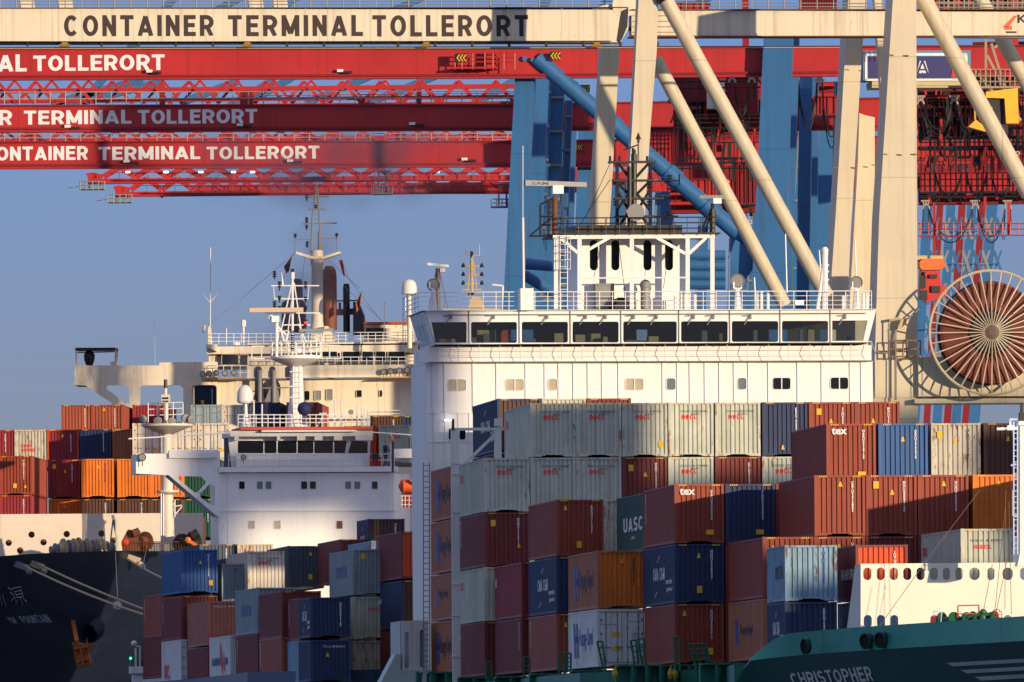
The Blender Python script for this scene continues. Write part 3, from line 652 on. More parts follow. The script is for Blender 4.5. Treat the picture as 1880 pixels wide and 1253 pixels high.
# ================================================================ green-hulled ship
def main_ship():
    root = thing('container_ship', 'large container ship with green bow at right and wide white bridge behind its stacks', 'ship', (12, 560, ZC-7))
    F1 = Face(787, 648, TH1)
    W_ = lambda n, mb, mt=Mw, par=root, sm=False: wpart(n, mb, mt, par, sm)
    # ---- accommodation block
    mb = MB(); F1.box(mb, 787, 664.5, 1602, 1300, 0, -8); sup = W_('superstructure', mb)
    rb = MB()
    for x in (794.6,816,868.5,912,965.5,1000.6,1026,1053,1079.6,1105.8,1136,1217,1243.7,1267,1294.5,1321,1348,1374.5,1411,1464.7,1509,1561,1581.5):
        F1.box(rb, x-.9, 666, x+.9, 757 if x < 870 else 760, .07, 0)
    F1.box(rb, 788, 756, 1600, 758.5, .09, 0); F1.box(rb, 787, 664.5, 1603, 667, .14, 0)
    for x in (797,818,842,862): F1.box(rb, x-.6, 758, x+.6, 900, .05, 0)
    F1.box(rb, 788, 811, 900, 812, .05, 0)
    for i in range(9): F1.box(rb, 787, 700+i*55, 787.4, 701+i*55, .02, -8.02)
    o = rb.build('stiffener', Mw); o.parent = sup
    for i, (a, b, dk) in enumerate(((822.5,855,Mcu),(929,961,Mcu),(1007,1022.7,Mcu),(1148.7,1180.7,Mcu),(1224,1239.6,Mgg),(1354.7,1370,Mgg),(1419,1451,Mgl),(1525,1557,Mgl))):
        y = 697-(a-822)*.0048; window(sup, F1, a, y, b, y+21, Mw, dk, r=4, split=b-a > 20)
    window(sup, F1, 823.5, 787.5, 832, 807.5, Mw, Mgl, r=3); window(sup, F1, 843.5, 787.5, 854.5, 807.5, Mw, Mgl, r=3)
    # slits in the side wall
    for i, y in enumerate((705, 800, 840, 900, 968, 1040, 1090)):
        p = F1.pt(787, y)-F1.n*4.2-F1.u*.02; o = MB().box((-.03,-.12,-.5),(.0,.12,.5)).build('slit_window', Mgl); o.parent = sup; o.location = p; o.rotation_euler = (0,0,TH1)
    # ---- open bridge deck with rail
    mb = MB(); F1.box(mb, 787, 634, 1600, 664.5, -.1, -7.9); dk = W_('bridge_deck_wall', mb)
    rl = MB()
    for x0, x1, n in ((766, 1600, 22),):
        for i in range(n+1):
            x = x0+(x1-x0)*i/n; yy = 664-(x-765)*.0035
            rl.path([F1.pt(x, yy, .35), F1.pt(x-.3, yy-15, .62), F1.pt(x+.5, yy-33, .42)], .02, 5)
        for dy, rr, of in ((34,.03,.42),(22,.014,.6),(11,.014,.55)): F1.tube(rl, (x0, 664.5-dy), (x1, 661.5-dy), rr, 5, of)
    F1.box(rl, 765, 663.5, 1601, 666.5, .6, 0); W_('deck_railing', rl, Mrl)
    # ---- wheelhouse: slanted front with real openings, glass, interior
    wins = [[(788.5,593.5),(851,593),(853,595),(852.7,631),(795.5,631)]]
    for a, b in ((861,945),(954,1038.5),(1047,1131.5),(1140,1238),(1246,1331.5),(1339,1424),(1431,1515.5)):
        y = 593-(a-861)*.0035; wins.append(pr(a, y, b, y+38.3, 3.5))
    wins.append([(1523,590.5),(1588,590),(1580,627.5),(1523,628)])
    bw = W_('wheelhouse', F1.plate([(776.5,573),(1604,569.5),(1588.5,630),(795.5,634)], wins, .12, 1.0))
    mb = MB(); F1.box(mb, 770, 569.2, 1604, 572.8, 1.35, -7); 
    q = [F1.pt(776.5,573,1), F1.pt(795.5,634,.95), F1.pt(795.5,634,.95)-F1.n*7, F1.pt(776.5,573,1)-F1.n*7]
    o = mb.build('roof', Mw); o.parent = bw
    sd_ = MB()
    def lr(a, b, t): return a.lerp(b, t)
    for t0, t1, s0, s1 in ((0,1,0,.12),(0,1,.9,1),(0,.32,.12,.9),(.95,1,.12,.9)):
        a = lr(lr(q[0],q[1],t0), lr(q[3],q[2],t0), s0); b = lr(lr(q[0],q[1],t0), lr(q[3],q[2],t0), s1)
        c = lr(lr(q[0],q[1],t1), lr(q[3],q[2],t1), s1); d = lr(lr(q[0],q[1],t1), lr(q[3],q[2],t1), s0); sd_.prism([a,b,c,d], F1.u*.1)
    o = sd_.build('side_wall', Mw); o.parent = bw
    sg = MB()
    for k in range(3):
        s0, s1 = .12+.26*k, .12+.26*k+.235
        a = lr(lr(q[0],q[1],.32), lr(q[3],q[2],.32), s0); b = lr(lr(q[0],q[1],.32), lr(q[3],q[2],.32), s1)
        c = lr(lr(q[0],q[1],.95), lr(q[3],q[2],.95), s1); d = lr(lr(q[0],q[1],.95), lr(q[3],q[2],.95), s0); sg.prism([a,b,c,d], F1.u*.03)
    o = sg.build('side_window', Mgg); o.parent = bw
    # glass
    G = bpy.data.materials.new('clear_glass'); G.use_nodes = True; n = G.node_tree.nodes; l = G.node_tree.links; n.remove(n['Principled BSDF'])
    tr = n.new('ShaderNodeBsdfTransparent'); tr.inputs[0].default_value = (.62,.68,.68,1); gs = n.new('ShaderNodeBsdfGlossy'); gs.inputs['Roughness'].default_value = .03
    mx = n.new('ShaderNodeMixShader'); mx.inputs[0].default_value = .035
    l.new(tr.outputs[0], mx.inputs[1]); l.new(gs.outputs[0], mx.inputs[2]); l.new(mx.outputs[0], n['Material Output'].inputs[0])
    for i, wn in enumerate(wins):
        o = link('pane', F1.plate(wn, [], .02, .97), G); o.parent = bw
    tm = MB()
    for x in (857,949.5,1043,1135.8,1242,1335.3,1427.5,1519.5): F1.box(tm, x-.6, 571.5, x+.6, 632, 1.12, 1.04)
    o = tm.build('mullion', Mgy); o.parent = bw
    wp = MB()
    for x in (824, 903, 1001, 1072, 1108, 1160, 1202, 1270, 1306, 1374, 1548):
        F1.tube(wp, (x+4, 580), (x-8, 597), .03, 5, 1.2); F1.tube(wp, (x-10, 580), (x+6, 579.6), .03, 5, 1.18)
        F1.tube(wp, (x+4,577), (x+4,586), .06, 5, 1.15)
    F1.tube(wp, (824, 578.5), (1590, 575.5), .03, 5, 1.2)
    o = wp.build('wiper', Mgy); o.parent = bw
    # interior
    it = MB(); F1.box(it, 800, 630, 1590, 634, .8, -7.2); F1.box(it, 788, 573.5, 1596, 576, .8, -7.2)
    holes = [pr(a, 597, b, 618, 2) for a, b in ((962,1004),(1195,1215),(1440,1475),(1535,1565))]
    o = it.build('ceiling', Mint); o.parent = bw
    o = link('back_wall', F1.plate([(790,574),(1600,572),(1600,631),(790,634)], holes, .1, -6.5), Mint); o.parent = bw
    cs = MB()
    for a, b, y, of in ((880,914,605,-1),(900,910,612,-.9),(1022,1038,611,-1),(1062,1082,613,-1.4),(1086,1108,611,-1.4),(1195,1215,616,-1.4),(1493,1504,598,-2),(808,838,622,-.5),(1110,1118,618,-.6)):
        F1.box(cs, a, y, b, 632, of, of-.5)
    o = cs.build('console', Mwood); o.parent = bw
    cs = MB()
    for a, b, y in ((862,876,620),(889,900,612),(960,985,622),(1290,1300,607),(1322,1328,612),(1385,1392,606),(1470,1476,605),(1552,1566,619),(1150,1180,624)): F1.box(cs, a, y, b, 632, -.3, -.6)
    o = cs.build('instrument', Mgy); o.parent = bw
    lj = MB(); F1.poly(lj, [(918,613),(922,607),(931,607),(935,616),(934,629),(926,630),(919,629)], .4, .1); o = lj.build('life_jacket', Mor); o.parent = bw
    # ---- rail on the wheelhouse roof
    rl = MB()
    for x0, x1 in ((768, 1600),):
        for dy, rr in ((34,.03),(25.5,.016),(17,.016),(8.5,.016)): F1.tube(rl, (x0, 571-dy), (x1, 568.5-dy), rr, 5, 1.1)
        for i in range(36):
            x = x0+(x1-x0)*i/35; F1.tube(rl, (x, 571-(x-768)*.003), (x, 537-(x-768)*.003), .022, 5, 1.1)
    a = F1.pt(768, 571, 1.1)
    for z in (.26,.52,.78,1.05): rl.tube(a+Vector((0,0,z)), a-F1.n*7+Vector((0,0,z)), .03, 5)
    for k in range(5): rl.tube(a-F1.n*k*1.7, a-F1.n*k*1.7+Vector((0,0,1.05)), .035, 5)
    W_('roof_railing', rl, Mrl)
    # ---- funnel casing with four slots, black platform, tower
    F2 = Face(1062, 651, TH1)
    sl = [pr(x-7.5, 441, x+7.5, 497, 7.5, 6) for x in (1090,1129.5,1188.5,1228)]
    fh = W_('funnel_casing', F2.plate([(1062,437),(1264,436),(1264,568),(1062,569)], sl, .12, 0))
    mb = MB(); F2.box(mb, 1062, 569, 1264, 436.5, -.1, -.3) if False else None
    for x0, x1, y0, y1 in ((1062,1066,437,569),(1260,1264,436,568),(1062,1264,436.5,439)): F2.box(mb, x0, y0, x1, y1, -.08, -5)
    o = mb.build('casing_wall', Mw); o.parent = fh
    mb = MB(); F2.box(mb, 1066, 439, 1260, 569, -.5, -.6); o = mb.build('dark_inside', Mbk); o.parent = fh
    sk = MB()
    for x in (1090,1129.5,1188.5,1228): sk.add([F2.pt(x+8*cos(t), 469+sg_*20+8*sin(t), .07) for sg_, t in []], []) if False else None
    mb = MB(); F2.box(mb, 1090, 522, 1124, 568, .9, .1); F2.box(mb, 1093, 524, 1121, 526, .95, .9); W_('locker', mb, Mgy)
    mb = MB(); p = F2.pt(1185, 568, 1.2); mb.tube(p, F2.pt(1185, 524, 1.2), .28, 10); mb.ball(F2.pt(1185, 524, 1.2), .33, 10); mb.tube(F2.pt(1178,527,1.2), F2.pt(1195,527,1.2), .2, 8); W_('vent_pipe', mb, Mgy, sm=True)
    mb = MB(); mb.lathe(F2.pt(1141, 568, 1.8), [(.45,-.4),(.45,.4)], 14, F2.n); mb.lathe(F2.pt(1141,568,1.8), [(.7,-.5),(.7,-.4)], 14, F2.n); W_('rope_drum', mb, Mbk)
    fr = MB()
    for x in (1021, 1064, 1160, 1262.5, 1308): F2.bar(fr, (x, 568), (x, 433), .24, off=2.2)
    F2.bar(fr, (1015, 436), (1312, 434), .22, off=2.2)
    for a, b in (((1062,466),(1028,437)),((1068,466),(1118,437)),((1258,466),(1206,437)),((1265,466),(1296,437))): F2.bar(fr, a, b, .17, off=2.2)
    F2.tube(fr, (1066,511), (1262,510), .05, 6, 2.3)
    for x in (1021,1064,1262.5,1308): fr.bar(F2.pt(x, 434, 2.2), F2.pt(x, 434, -4), .2)
    W_('platform_frame', fr, Mw)
    ld = MB(); ld.ladder(F2.pt(1035, 568, 2.4), F2.pt(1035, 433, 2.4), .42)
    for y in (436, 450, 464, 478, 495):
        for k in range(6):
            t0, t1 = pi*k/6, pi*(k+1)/6; c0 = F2.pt(1035, y, 2.4)
            ld.tube(c0+F2.u*.4*cos(t0)+F2.n*.6*sin(t0), c0+F2.u*.4*cos(t1)+F2.n*.6*sin(t1), .02, 4)
    for k in (1,3,5): c0 = F2.u*.4*cos(pi*k/6)+F2.n*.6*sin(pi*k/6); ld.tube(F2.pt(1035,495,2.4)+c0, F2.pt(1035,436,2.4)+c0, .02, 4)
    W_('ladder', ld, Mrl)
    pb = MB(); F2.box(pb, 1047, 417, 1243, 431, 2.3, -4); F2.box(pb, 1010, 431, 1312, 434, 2.6, -4.2)
    plat = W_('top_platform', pb, Mbk)
    rl = MB()
    for y in (400, 410, 420): F2.tube(rl, (1012, y+1), (1312, y-1), .035, 5, 2.6)
    for i in range(13): x = 1012+25*i; F2.tube(rl, (x, 431), (x, 400), .03, 5, 2.6)
    for a, b in (((972,434),(1000,410)),((1000,410),(1012,402)),((972,434),(1012,433)),((992,434),(992,376)),((1007,434),(1007,366)),((992,376),(1015,364)),((992,398),(1016,398)),((992,413),(1016,413))): F2.tube(rl, a, b, .06, 6, 2.0)
    o = rl.build('platform_railing', Mbk); o.parent = plat
    tw = MB()
    c = 1161
    F2.tube(tw, (c+2.5,430), (c+3,283), .17, 8, 1); F2.tube(tw, (c-5,430), (c-5,306), .14, 8, 1.2); F2.tube(tw, (c+3,286),(c+3,275), .1, 6, 1)
    for x in (1133, 1194): F2.tube(tw, (x,430-0*x), (x, 296), .1, 6, 1.0)
    for a, b in (((1126,430),(1158,385)),((1203,430),(1168,385)),((1131,388),(1158,352)),((1193,386),(1166,352)),((1133,350),(1158,392)),((1193,350),(1167,392)),((1134,298),(1158,330)),((1191,300),(1166,328)),((1133,335),(1159,362)),((1193,333),(1166,360))): F2.tube(tw, a, b, .09, 6, 1.0)
    for y, x0, x1 in ((298,1117,1203),(332,1124,1200),(365,1128,1218),(398,1128,1200)): F2.bar(tw, (x0,y+.3), (x1,y-.3), .5, .12, 1.0)
    for x, y in ((1120,298),(1137,298),(1162,283),(1188,298),(1172,262)): F2.tube(tw, (x,y), (x,y-11), .07, 6, 1.0)
    F2.tube(tw, (1172,298), (1172,253), .05, 5, 1); F2.tube(tw, (1145,276),(1172,266), .04, 5, 1); tw.lathe(F2.pt(1172,256,1), [(.16,0),(.01,.4)], 8)
    for x, y in ((1229,325),(1229,391),(1193,336),(1193,368),(1131,368)):
        for k in range(3): tw.lathe(F2.pt(x, y+k*5, 1.0), [(.13,0),(.17,.05),(.13,.11)], 8)
    for y in (333, 398): F2.tube(tw, (1194, y), (1245, y-1), .04, 5, 1.0)
    F2.tube(tw, (1225,332),(1225,398),.03,5,1.0); F2.tube(tw, (1247,320),(1247,340),.05,5,1.0)
    tower = W_('mast_tower', tw, Mbk)
    wr = MB()
    for a, b in (((1120,300),(1075,400)),((1120,330),(1060,420)),((1200,300),(1242,420)),((1244,340),(1218,530)),((1130,400),(1148,540)),((1115,400),(1090,510))): F2.tube(wr, a, b, .018, 4, 1.6)
    o = wr.build('stay_wire', Mbk); o.parent = tower
    mb = MB().lathe(F2.pt(1166, 391, 1.9), [(.5,.35),(.34,.1),(.1,-.1),(.06,-.5)], 16, F2.n); W_('loudspeaker', mb, Mgy, sm=True)
    mb = MB(); F2.tube(mb, (1018.5,431), (1018.5,362), .16, 8, 2.0); rp = W_('radar_post', mb, Mrn)
    mb = MB(); F2.box(mb, 1006.5, 344.5, 1026, 360, 2.3, 1.6); o = mb.build('radar_motor', Mw); o.parent = rp
    mb = MB(); a, b = F2.pt(963,336.5,2.0), F2.pt(1076,339.5,1.2); mb.bar(a, b, .34, .32, .26, .26); o = mb.build('radar_scanner', Mgy); o.parent = rp
    me = fit_text('SAM', 1.0, .17, .01); o = link('lettering', me, M_ltk); o.parent = rp
    d_ = (b-a).normalized(); o.matrix_local = Matrix.Translation(-Vector(rp.location)*0+a+d_*.45+Vector((0,-.19,-.09))-Vector((0,0,0))) @ Matrix.Rotation(math.atan2(d_.y,d_.x),4,'Z') @ Rf
    mb = MB(); F2.tube(mb, (1308,433),(1308,384), .17, 8, 2.0); F2.tube(mb,(1308,384),(1308,374),.1,6,2.0); rp2 = W_('radar_post', mb, Mbk)
    mb = MB(); F2.box(mb, 1300, 368, 1315, 378, 2.3, 1.8); o = mb.build('radar_motor', Mw); o.parent = rp2
    mb = MB(); F2.bar(mb, (1284,362), (1330,362), .22, .2, 2.0); o = mb.build('radar_scanner', Mgy); o.parent = rp2
    wr = MB()
    for a, b in (((1305,386),(1284,431)),((1306,386),(1294,431))): F2.tube(wr, a, b, .05, 4, 2.0)
    o = wr.build('stay_wire', Mbk); o.parent = rp2
    # whip aerials, lamps, small gear on the roof
    mb = MB(); F2.tube(mb, (961.5,532), (960,400), .07, 6, 2.5); F2.tube(mb, (960,400), (960,268), .02, 5, 2.5); W_('whip_aerial', mb, Mrl)
    for x, y0, y1 in ((1444,538,430),(1572,538,440),(1506,500,460),(1387,568,510)):
        mb = MB(); F2.tube(mb, (x+1, y0), (x-2, y1), .04, 5, 1.5); W_('whip_aerial', mb, Mrl)
    mb = MB(); F1.box(mb, 950, 532, 973.5, 572, 1.6, .4); W_('roof_locker', mb)
    for x, y, r in ((1354,516,.42),(1572,519,.38),(795.5,523.5,.38)):
        hd = floodlight(root, F1, x, y, r, Mgy, Mlen, .8, 'searchlight')
        mb = MB(); F1.tube(mb, (x,569), (x,532), .22, 8, .8, .13); F1.tube(mb,(x-7,530),(x+7,530),.06,5,.8); F1.tube(mb,(x-7,530),(x-7,518),.05,5,.8); F1.tube(mb,(x+7,530),(x+7,518),.05,5,.8); o = mb.build('pedestal', Mw, None, True); o.parent = hd
    mb = MB(); F1.tube(mb, (1514.5,568),(1514.5,470), .17, 8, .5); F1.tube(mb, (1501,568),(1513,480), .1, 6, .5)
    for y in (488,500,515,530): F1.tube(mb, (1508,y),(1522,y-1), .05, 5, .5)
    mb.lathe(F1.pt(1514.5,470,.5), [(.18,0),(.2,.3),(.22,.35),(.1,.5)], 10); W_('signal_mast', mb, Mw, sm=True)
    mb = MB(); F1.box(mb, 1458, 553, 1471, 560, 1.0, .7); W_('work_lamp', mb, Mlt)
    mb = MB(); F1.box(mb, 815, 771, 829, 773.6, .5, .3); W_('strip_lamp', mb, Mlt)
    for x in (1240,1250,1258,1276,1390,1398,1410,1548,1556,1585,1592):
        mb = MB(); F1.tube(mb, (x,569),(x,545-(x % 7)*2), .09, 6, .3); W_('vent_pipe', mb, Mw)
    # ---- lashing frame and rust post at the left
    F3 = Face(836, 613, TH1)
    lf = MB(); F3.box(lf, 831.5, 786, 842, 1255, .15, -.2); F3.box(lf, 908, 785, 920, 845, .15, -.2); F3.box(lf, 831.5, 785.5, 925, 791, .12, -.15)
    F3.bar(lf, (855,850), (910,797), .2, .15); F3.box(lf, 908, 769, 921, 783, .25, -.2)
    for y in (850, 870, 940, 1072, 1130, 1205): F3.box(lf, 829, y, 843, y+2, .2, -.2)
    W_('lashing_frame', lf, Mw2)
    mb = MB(); F3.poly(mb, [(780.5,781),(787.5,781),(787,850),(784,850),(784,798)], -18, -18.3); W_('rusty_post', mb, Mrn); mb = MB(); F3.box(mb, 829, 770, 833, 790, .3, .1); W_('lamp_bracket', mb, Mbk)
    F4 = Face(738, 636, TH1)
    mb = MB(); 
    ls = F4.plate([(738,1141),(760,1139.5),(786,1139.5),(786,1230),(738,1231)], [pr(742.5,1161,750.5,1228,3),pr(770.5,1157,778,1226,3)], .2, 0)
    lh = W_('lashing_house', ls, Mw2); mb = MB(); F4.box(mb, 738, 1140, 786, 1231, -.8, -6); F4.box(mb, 738, 1140, 786, 1143, 0, -6); F4.box(mb, 722, 1230, 790, 1262, .3, -6)
    F4.poly(mb, [(694,1262),(726,1201),(735,1201),(735,1262)], .2, -2); o = mb.build('house_wall', mat('pale_blue_grey', (.42,.52,.52), .5, var=.1, rust=.1)); o.parent = lh
    ld = MB(); ld.ladder(F4.pt(783.5, 1230, .5), F4.pt(783, 850, .5), .35, .03, .3, (cos(TH1),sin(TH1),0)); W_('ladder', ld, Mgy)
    # ---- deck, hatch coamings, hull sides
    z = ZC+B
    edge = [(-13,705),(-6.0,645),(-3.4,622),(-3.0,612),(.3,598),(.9,584),(2.6,570),(3.4,562),(7.3,556),(10.0,548),(10.3,536),(10.4,530),(20,530)]
    far = [(75,530),(75,705)]
    mb = MB(); mb.prism([Vector((x,y,z-.35)) for x,y in edge]+[Vector((x,y,z-.35)) for x,y in far], (0,0,-1.2)); W_('deck', mb, Mtg)
    mb = MB(); ed2 = [(x-.6,y) for x,y in edge]
    for (x0,y0),(x1,y1) in zip(ed2, ed2[1:]): mb.prism([Vector((x0,y0,z-1.2)),Vector((x1,y1,z-1.2)),Vector((x1,y1,-1)),Vector((x0,y0,-1))], (.4,0,0))
    W_('hull_side', mb, Mtl)
    # coaming stanchions, front by front
    for (px0, px1, D, ptop) in ((786,836,625,1232),(889,957,607,1241),(957,1021,594,1240),(1021,1096,581,1235),(1096,1180,567,1229),(1180,1335,553,1219),(1335,1400,539.5,1216)):
        Fc = Face(px0, D, TH1); st = MB(); Fc.box(st, px0-46 if px0 > 800 else px0, ptop+3, px1, ptop+60, -.6, -1.0)
        n = max(2, int((px1-px0)/26)+1); y0 = ptop+1
        for i in range(-1, n): 
            x = px0+i*26+4; Fc.box(st, x, y0, x+5, y0+60, .1, -.6); Fc.poly(st, [(x+5,y0+2),(x+13,y0+2),(x+7,y0+50),(x+5,y0+50)], -.1, -.2)
        Fc.box(st, px0-46 if px0 > 800 else px0, y0, px1, y0+4, .1, -.7)
        W_('hatch_coaming', st, Mtg)
    for x, y0, y1, D, sl_ in ((893,1215,1250,604,0),(962,1207,1248,590,0),(1026,1200,1240,577,0),(1038,1200,1240,577,0),(1096,1178,1238,564,14),(1158,1176,1228,562,8),(1172,1173,1228,562,8),(1237,1170,1232,551,3)):
        Fc = Face(x, D, TH1); rl = MB()
        Fc.tube(rl, (x, y0), (x+sl_, y1), .05, 6); Fc.tube(rl, (x+10, y0), (x+10+sl_*.5, y1), .05, 6); Fc.tube(rl, (x,y0),(x+10,y0), .05, 6)
        for k in range(4): yy = y0+(y1-y0)*(k+1)/5; Fc.tube(rl, (x+sl_*(k+1)/5, yy), (x+10, yy), .03, 5)
        W_('deck_rail', rl, Mtg)
    Fc = Face(1265, 551, TH1); rl = MB()
    for dx, dd in ((0,0),(8,0),(24,0),(31,0)): Fc.tube(rl, (1264+dx,1183-dx*.03), (1277+dx*.93,1221), .055, 6)
    for t in (0,.25,.5,.75,1): Fc.tube(rl, (1264+13*t,1183+38*t), (1295+11*t,1182+38*t), .04, 5)
    Fc.box(rl, 1274, 1219, 1308, 1222, .3, -.3); Fc.box(rl, 1276, 1222, 1283, 1262, .2, -.2); Fc.box(rl, 1295, 1222, 1308, 1262, .2, -.3); W_('slanted_ladder', rl, Mtg)
    for x in (1130,1232,1312,1325,1240):
        Fc = Face(x, 552, TH1); mb = MB()
        Fc.tube(mb, (x,1222),(x-2,1250), .04, 5); mb.lathe(Fc.pt(x-1,1246), [(.1,0),(.16,.2),(.06,.5)], 8); W_('turnbuckle', mb, mat('brass_yellow', (.45,.32,.03), .5, var=.2))
    # ---- bow: bulwark, flared hull, lettering
    top = [(1351,1256,521),(1373,1213,520),(1400,1189.5,519),(1419,1175,518),(1445,1163.3,516),(1580,1151.5,506),(1740,1141,495),(1880,1131.5,486),(2060,1121,474),(2260,1112,462)]
    knu = [(1350,1257,520.5),(1373,1213.6,519.6),(1420,1208,517.5),(1480,1202,513.5),(1580,1195,505.5),(1740,1185,494),(1880,1177,484),(2060,1166,471),(2260,1160,458)]
    def samp(pl, t):
        X = pl[0][0]+(pl[-1][0]-pl[0][0])*t
        for a, b in zip(pl, pl[1:]):
            if X <= b[0]+1e-6: k = (X-a[0])/(b[0]-a[0]); return P(X, a[1]+(b[1]-a[1])*k, a[2]+(b[2]-a[2])*k)
        return P(*pl[-1])
    N = 64
    tp = [samp(top, (i/N)**1.0) for i in range(N+1)]; kn = [samp(knu, i/N) for i in range(N+1)]
    mb = MB()
    vs = tp+kn; mb.add(vs, [(i,i+1,N+2+i,N+1+i) for i in range(N)])
    bk = [p+Vector((.25,.35,0)) for p in tp]; vs = tp+bk; mb.add(vs, [(i,i+1,N+2+i,N+1+i) for i in range(N)])
    vs = bk+[p+Vector((.25,.35,-.2)) for p in kn]; mb.add(vs, [(i,i+1,N+2+i,N+1+i) for i in range(N)])
    W_('bulwark', mb, Mtl, sm=True)
    def low(t, w):      # hull below the knuckle: w metres down, flaring in towards the stem line
        p = samp(knu, t); fl = .30+.30*t
        return p+Vector((fl*w*.9, fl*w*.5+.02*w*w*.5, -w))
    mb = MB(); ws = [0,1,2,3,4.5,6,8,10,13]; vs = [low(i/N, wv) for wv in ws for i in range(N+1)]
    fs = [(r*(N+1)+i, r*(N+1)+i+1, (r+1)*(N+1)+i+1, (r+1)*(N+1)+i) for r in range(len(ws)-1) for i in range(N)]
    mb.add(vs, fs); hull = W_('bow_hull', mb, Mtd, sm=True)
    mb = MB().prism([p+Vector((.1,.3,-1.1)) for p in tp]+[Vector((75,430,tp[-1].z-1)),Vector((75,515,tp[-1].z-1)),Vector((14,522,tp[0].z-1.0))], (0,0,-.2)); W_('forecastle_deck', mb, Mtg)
    def t_of(px): return (px-1350)/(2260-1350)
    def on_hull(px, py, off=.03):
        t = t_of(px)
        for _ in range(8):      # find (t, w) whose picture is (px, py)
            lo, hi = 0, 12
            for _ in range(22):
                w_ = (lo+hi)/2; q = low(t, w_); yy = proj(q)[1]
                if yy < py: lo = w_
                else: hi = w_
            t += (px-proj(low(t, lo))[0])/(2260-1350)
        q = low(t, lo); nn = (low(t+.01, lo)-low(t-.01, lo)).cross(low(t, lo+.1)-low(t, lo)).normalized()
        if nn.y > 0: nn = -nn
        return q+nn*off
    # ship's name, laid on the curved plating
    me = block_text('CHRISTOPHER', 1, 1, .18)
    import bmesh
    for v in me.vertices:
        u, vv = v.co.x, v.co.y
        x0, y0 = 1449+u*148, (1236.5-u*13.5); x1, y1 = x0-15+u*1, (1253.5-u*8.5+5)
        x1 = x0+ (12 if True else 0)*u*0 + 9; 
        v.co = on_hull(x1+(x0-x1)*vv, y1+(y0-y1)*vv)
    me.update(); o = link('name_lettering', me, mat('letter_worn', (.60,.62,.60), .6, var=.3, rust=.15)); o.parent = hull
    Ms = mat('stripe_grey', (.45,.50,.50), .6, var=.2, rust=.08)
    for k, (xa, ya, yb) in enumerate(((1738,1217,1224),(1764,1230,1237),(1790,1242.5,1250))):
        mb = MB(); n = 16; vs = []
        for i in range(n+1):
            x = xa+(1990-xa)*i/n; dy = -(x-xa)*.055; vs += [on_hull(x, ya+dy), on_hull(max(x, xa+14), yb+dy)]
        mb.add(vs, [(2*i,2*i+2,2*i+3,2*i+1) for i in range(n)]); o = mb.build('bow_stripe', Ms); o.parent = hull
    for x, y, ww, hh in ((1476,1187,.17,.32),(1587.5,1177.5,.24,.32),(1615,1175.5,.26,.32)):
        t = (x-1351)/(2260-1351); c = None
        Dk = 520-(x-1351)*.064; c = P(x, y, Dk-.9); ax = Vector((-.45,-.88,-.1)).normalized(); q = ax.to_track_quat('Z','Y')
        def ell(s0, h): return [c+q @ Vector((ww*s0*cos(2*pi*i/20), hh*s0*sin(2*pi*i/20), h)) for i in range(20)]
        mb = MB(); vs = ell(1.15,-.4)+ell(1.15,.0)+ell(.95,.02)+ell(.9,-.3); mb.add(vs, [(r*20+i, r*20+(i+1) % 20, (r+1)*20+(i+1) % 20, (r+1)*20+i) for r in range(3) for i in range(20)])
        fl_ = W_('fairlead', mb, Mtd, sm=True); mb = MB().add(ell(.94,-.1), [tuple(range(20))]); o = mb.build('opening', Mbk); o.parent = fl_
    # ---- white breakwater wall with oval holes, and what stands in front of it
    F5 = Face(1580, 511, TH1)
    hs = []
    for i, x in enumerate((1592.3,1616.7,1640.9,1665.5,1689.9,1714.4,1737.4,1760.5,1789,1819,1849.7,1880,1910)):
        ww = 9.5 if i in (8,10) else 6.6 if i in (6,7,9) else 7.4; hs.append(pr(x-ww, 1042.5, x+ww, 1065.5, ww*.98, 8))
    for x in (1593,1617.3,1641.6,1715.2,1850,1884): hs.append(pr(x-7.4, 1129.5, x+7.4, 1153, 7.3, 8))
    bwk = W_('breakwater', F5.plate([(1580,1035.5),(1960,1032.5),(1960,1170),(1580,1170)], hs, .06, 0), mat('breakwater_white', (.78,.74,.64), .5, var=.06, rust=.03, scale=.4))
    mb = MB(); F5.poly(mb, [(1579.6,1035.5),(1580.4,1035.5),(1580.4,1170),(1579.6,1170)], 0, -2.2); 
    a0, a1 = F5.pt(1580,1036,-.04), F5.pt(1580,1170,-.04); mb = MB().prism([a0, a1, a1-F5.n*2.6-F5.u*.3, a0-F5.n*1.0-F5.u*.1], F5.u*.08)
    for x in (1630,1680,1730,1780,1830): F5.box(mb, x, 1072, x+2, 1170, -.05, -.8)
    o = mb.build('stiffener', Mw2); o.parent = bwk
    rf = MB(); Fd = Face(1758, 505, TH1)
    for a, b in (((1758.5,1112.5),(1797,1111.5)),((1758.5,1112),(1758.5,1135)),((1797,1111.5),(1797,1134)),((1758.5,1127.5),(1797,1127))): Fd.bar(rf, a, b, .06)
    W_('red_frame', rf, Mrd)
    wh = MB(); c = Fd.pt(1830, 1129); r = .235
    for k in range(20):
        t0, t1 = 2*pi*k/20, 2*pi*(k+1)/20; wh.tube(c+Fd.u*r*cos(t0)+Vector((0,0,r*sin(t0))), c+Fd.u*r*cos(t1)+Vector((0,0,r*sin(t1))), .02, 5)
    for k in range(8): t0 = 2*pi*k/8; wh.tube(c, c+Fd.u*r*cos(t0)+Vector((0,0,r*sin(t0))), .012, 4)
    wh.tube(c, c-Fd.n*.3, .04, 6); W_('hand_wheel', wh, Mrd)
    Mwn = mat('winch_green', (.015,.10,.05), .4, var=.3, rust=.2)
    wn = MB()
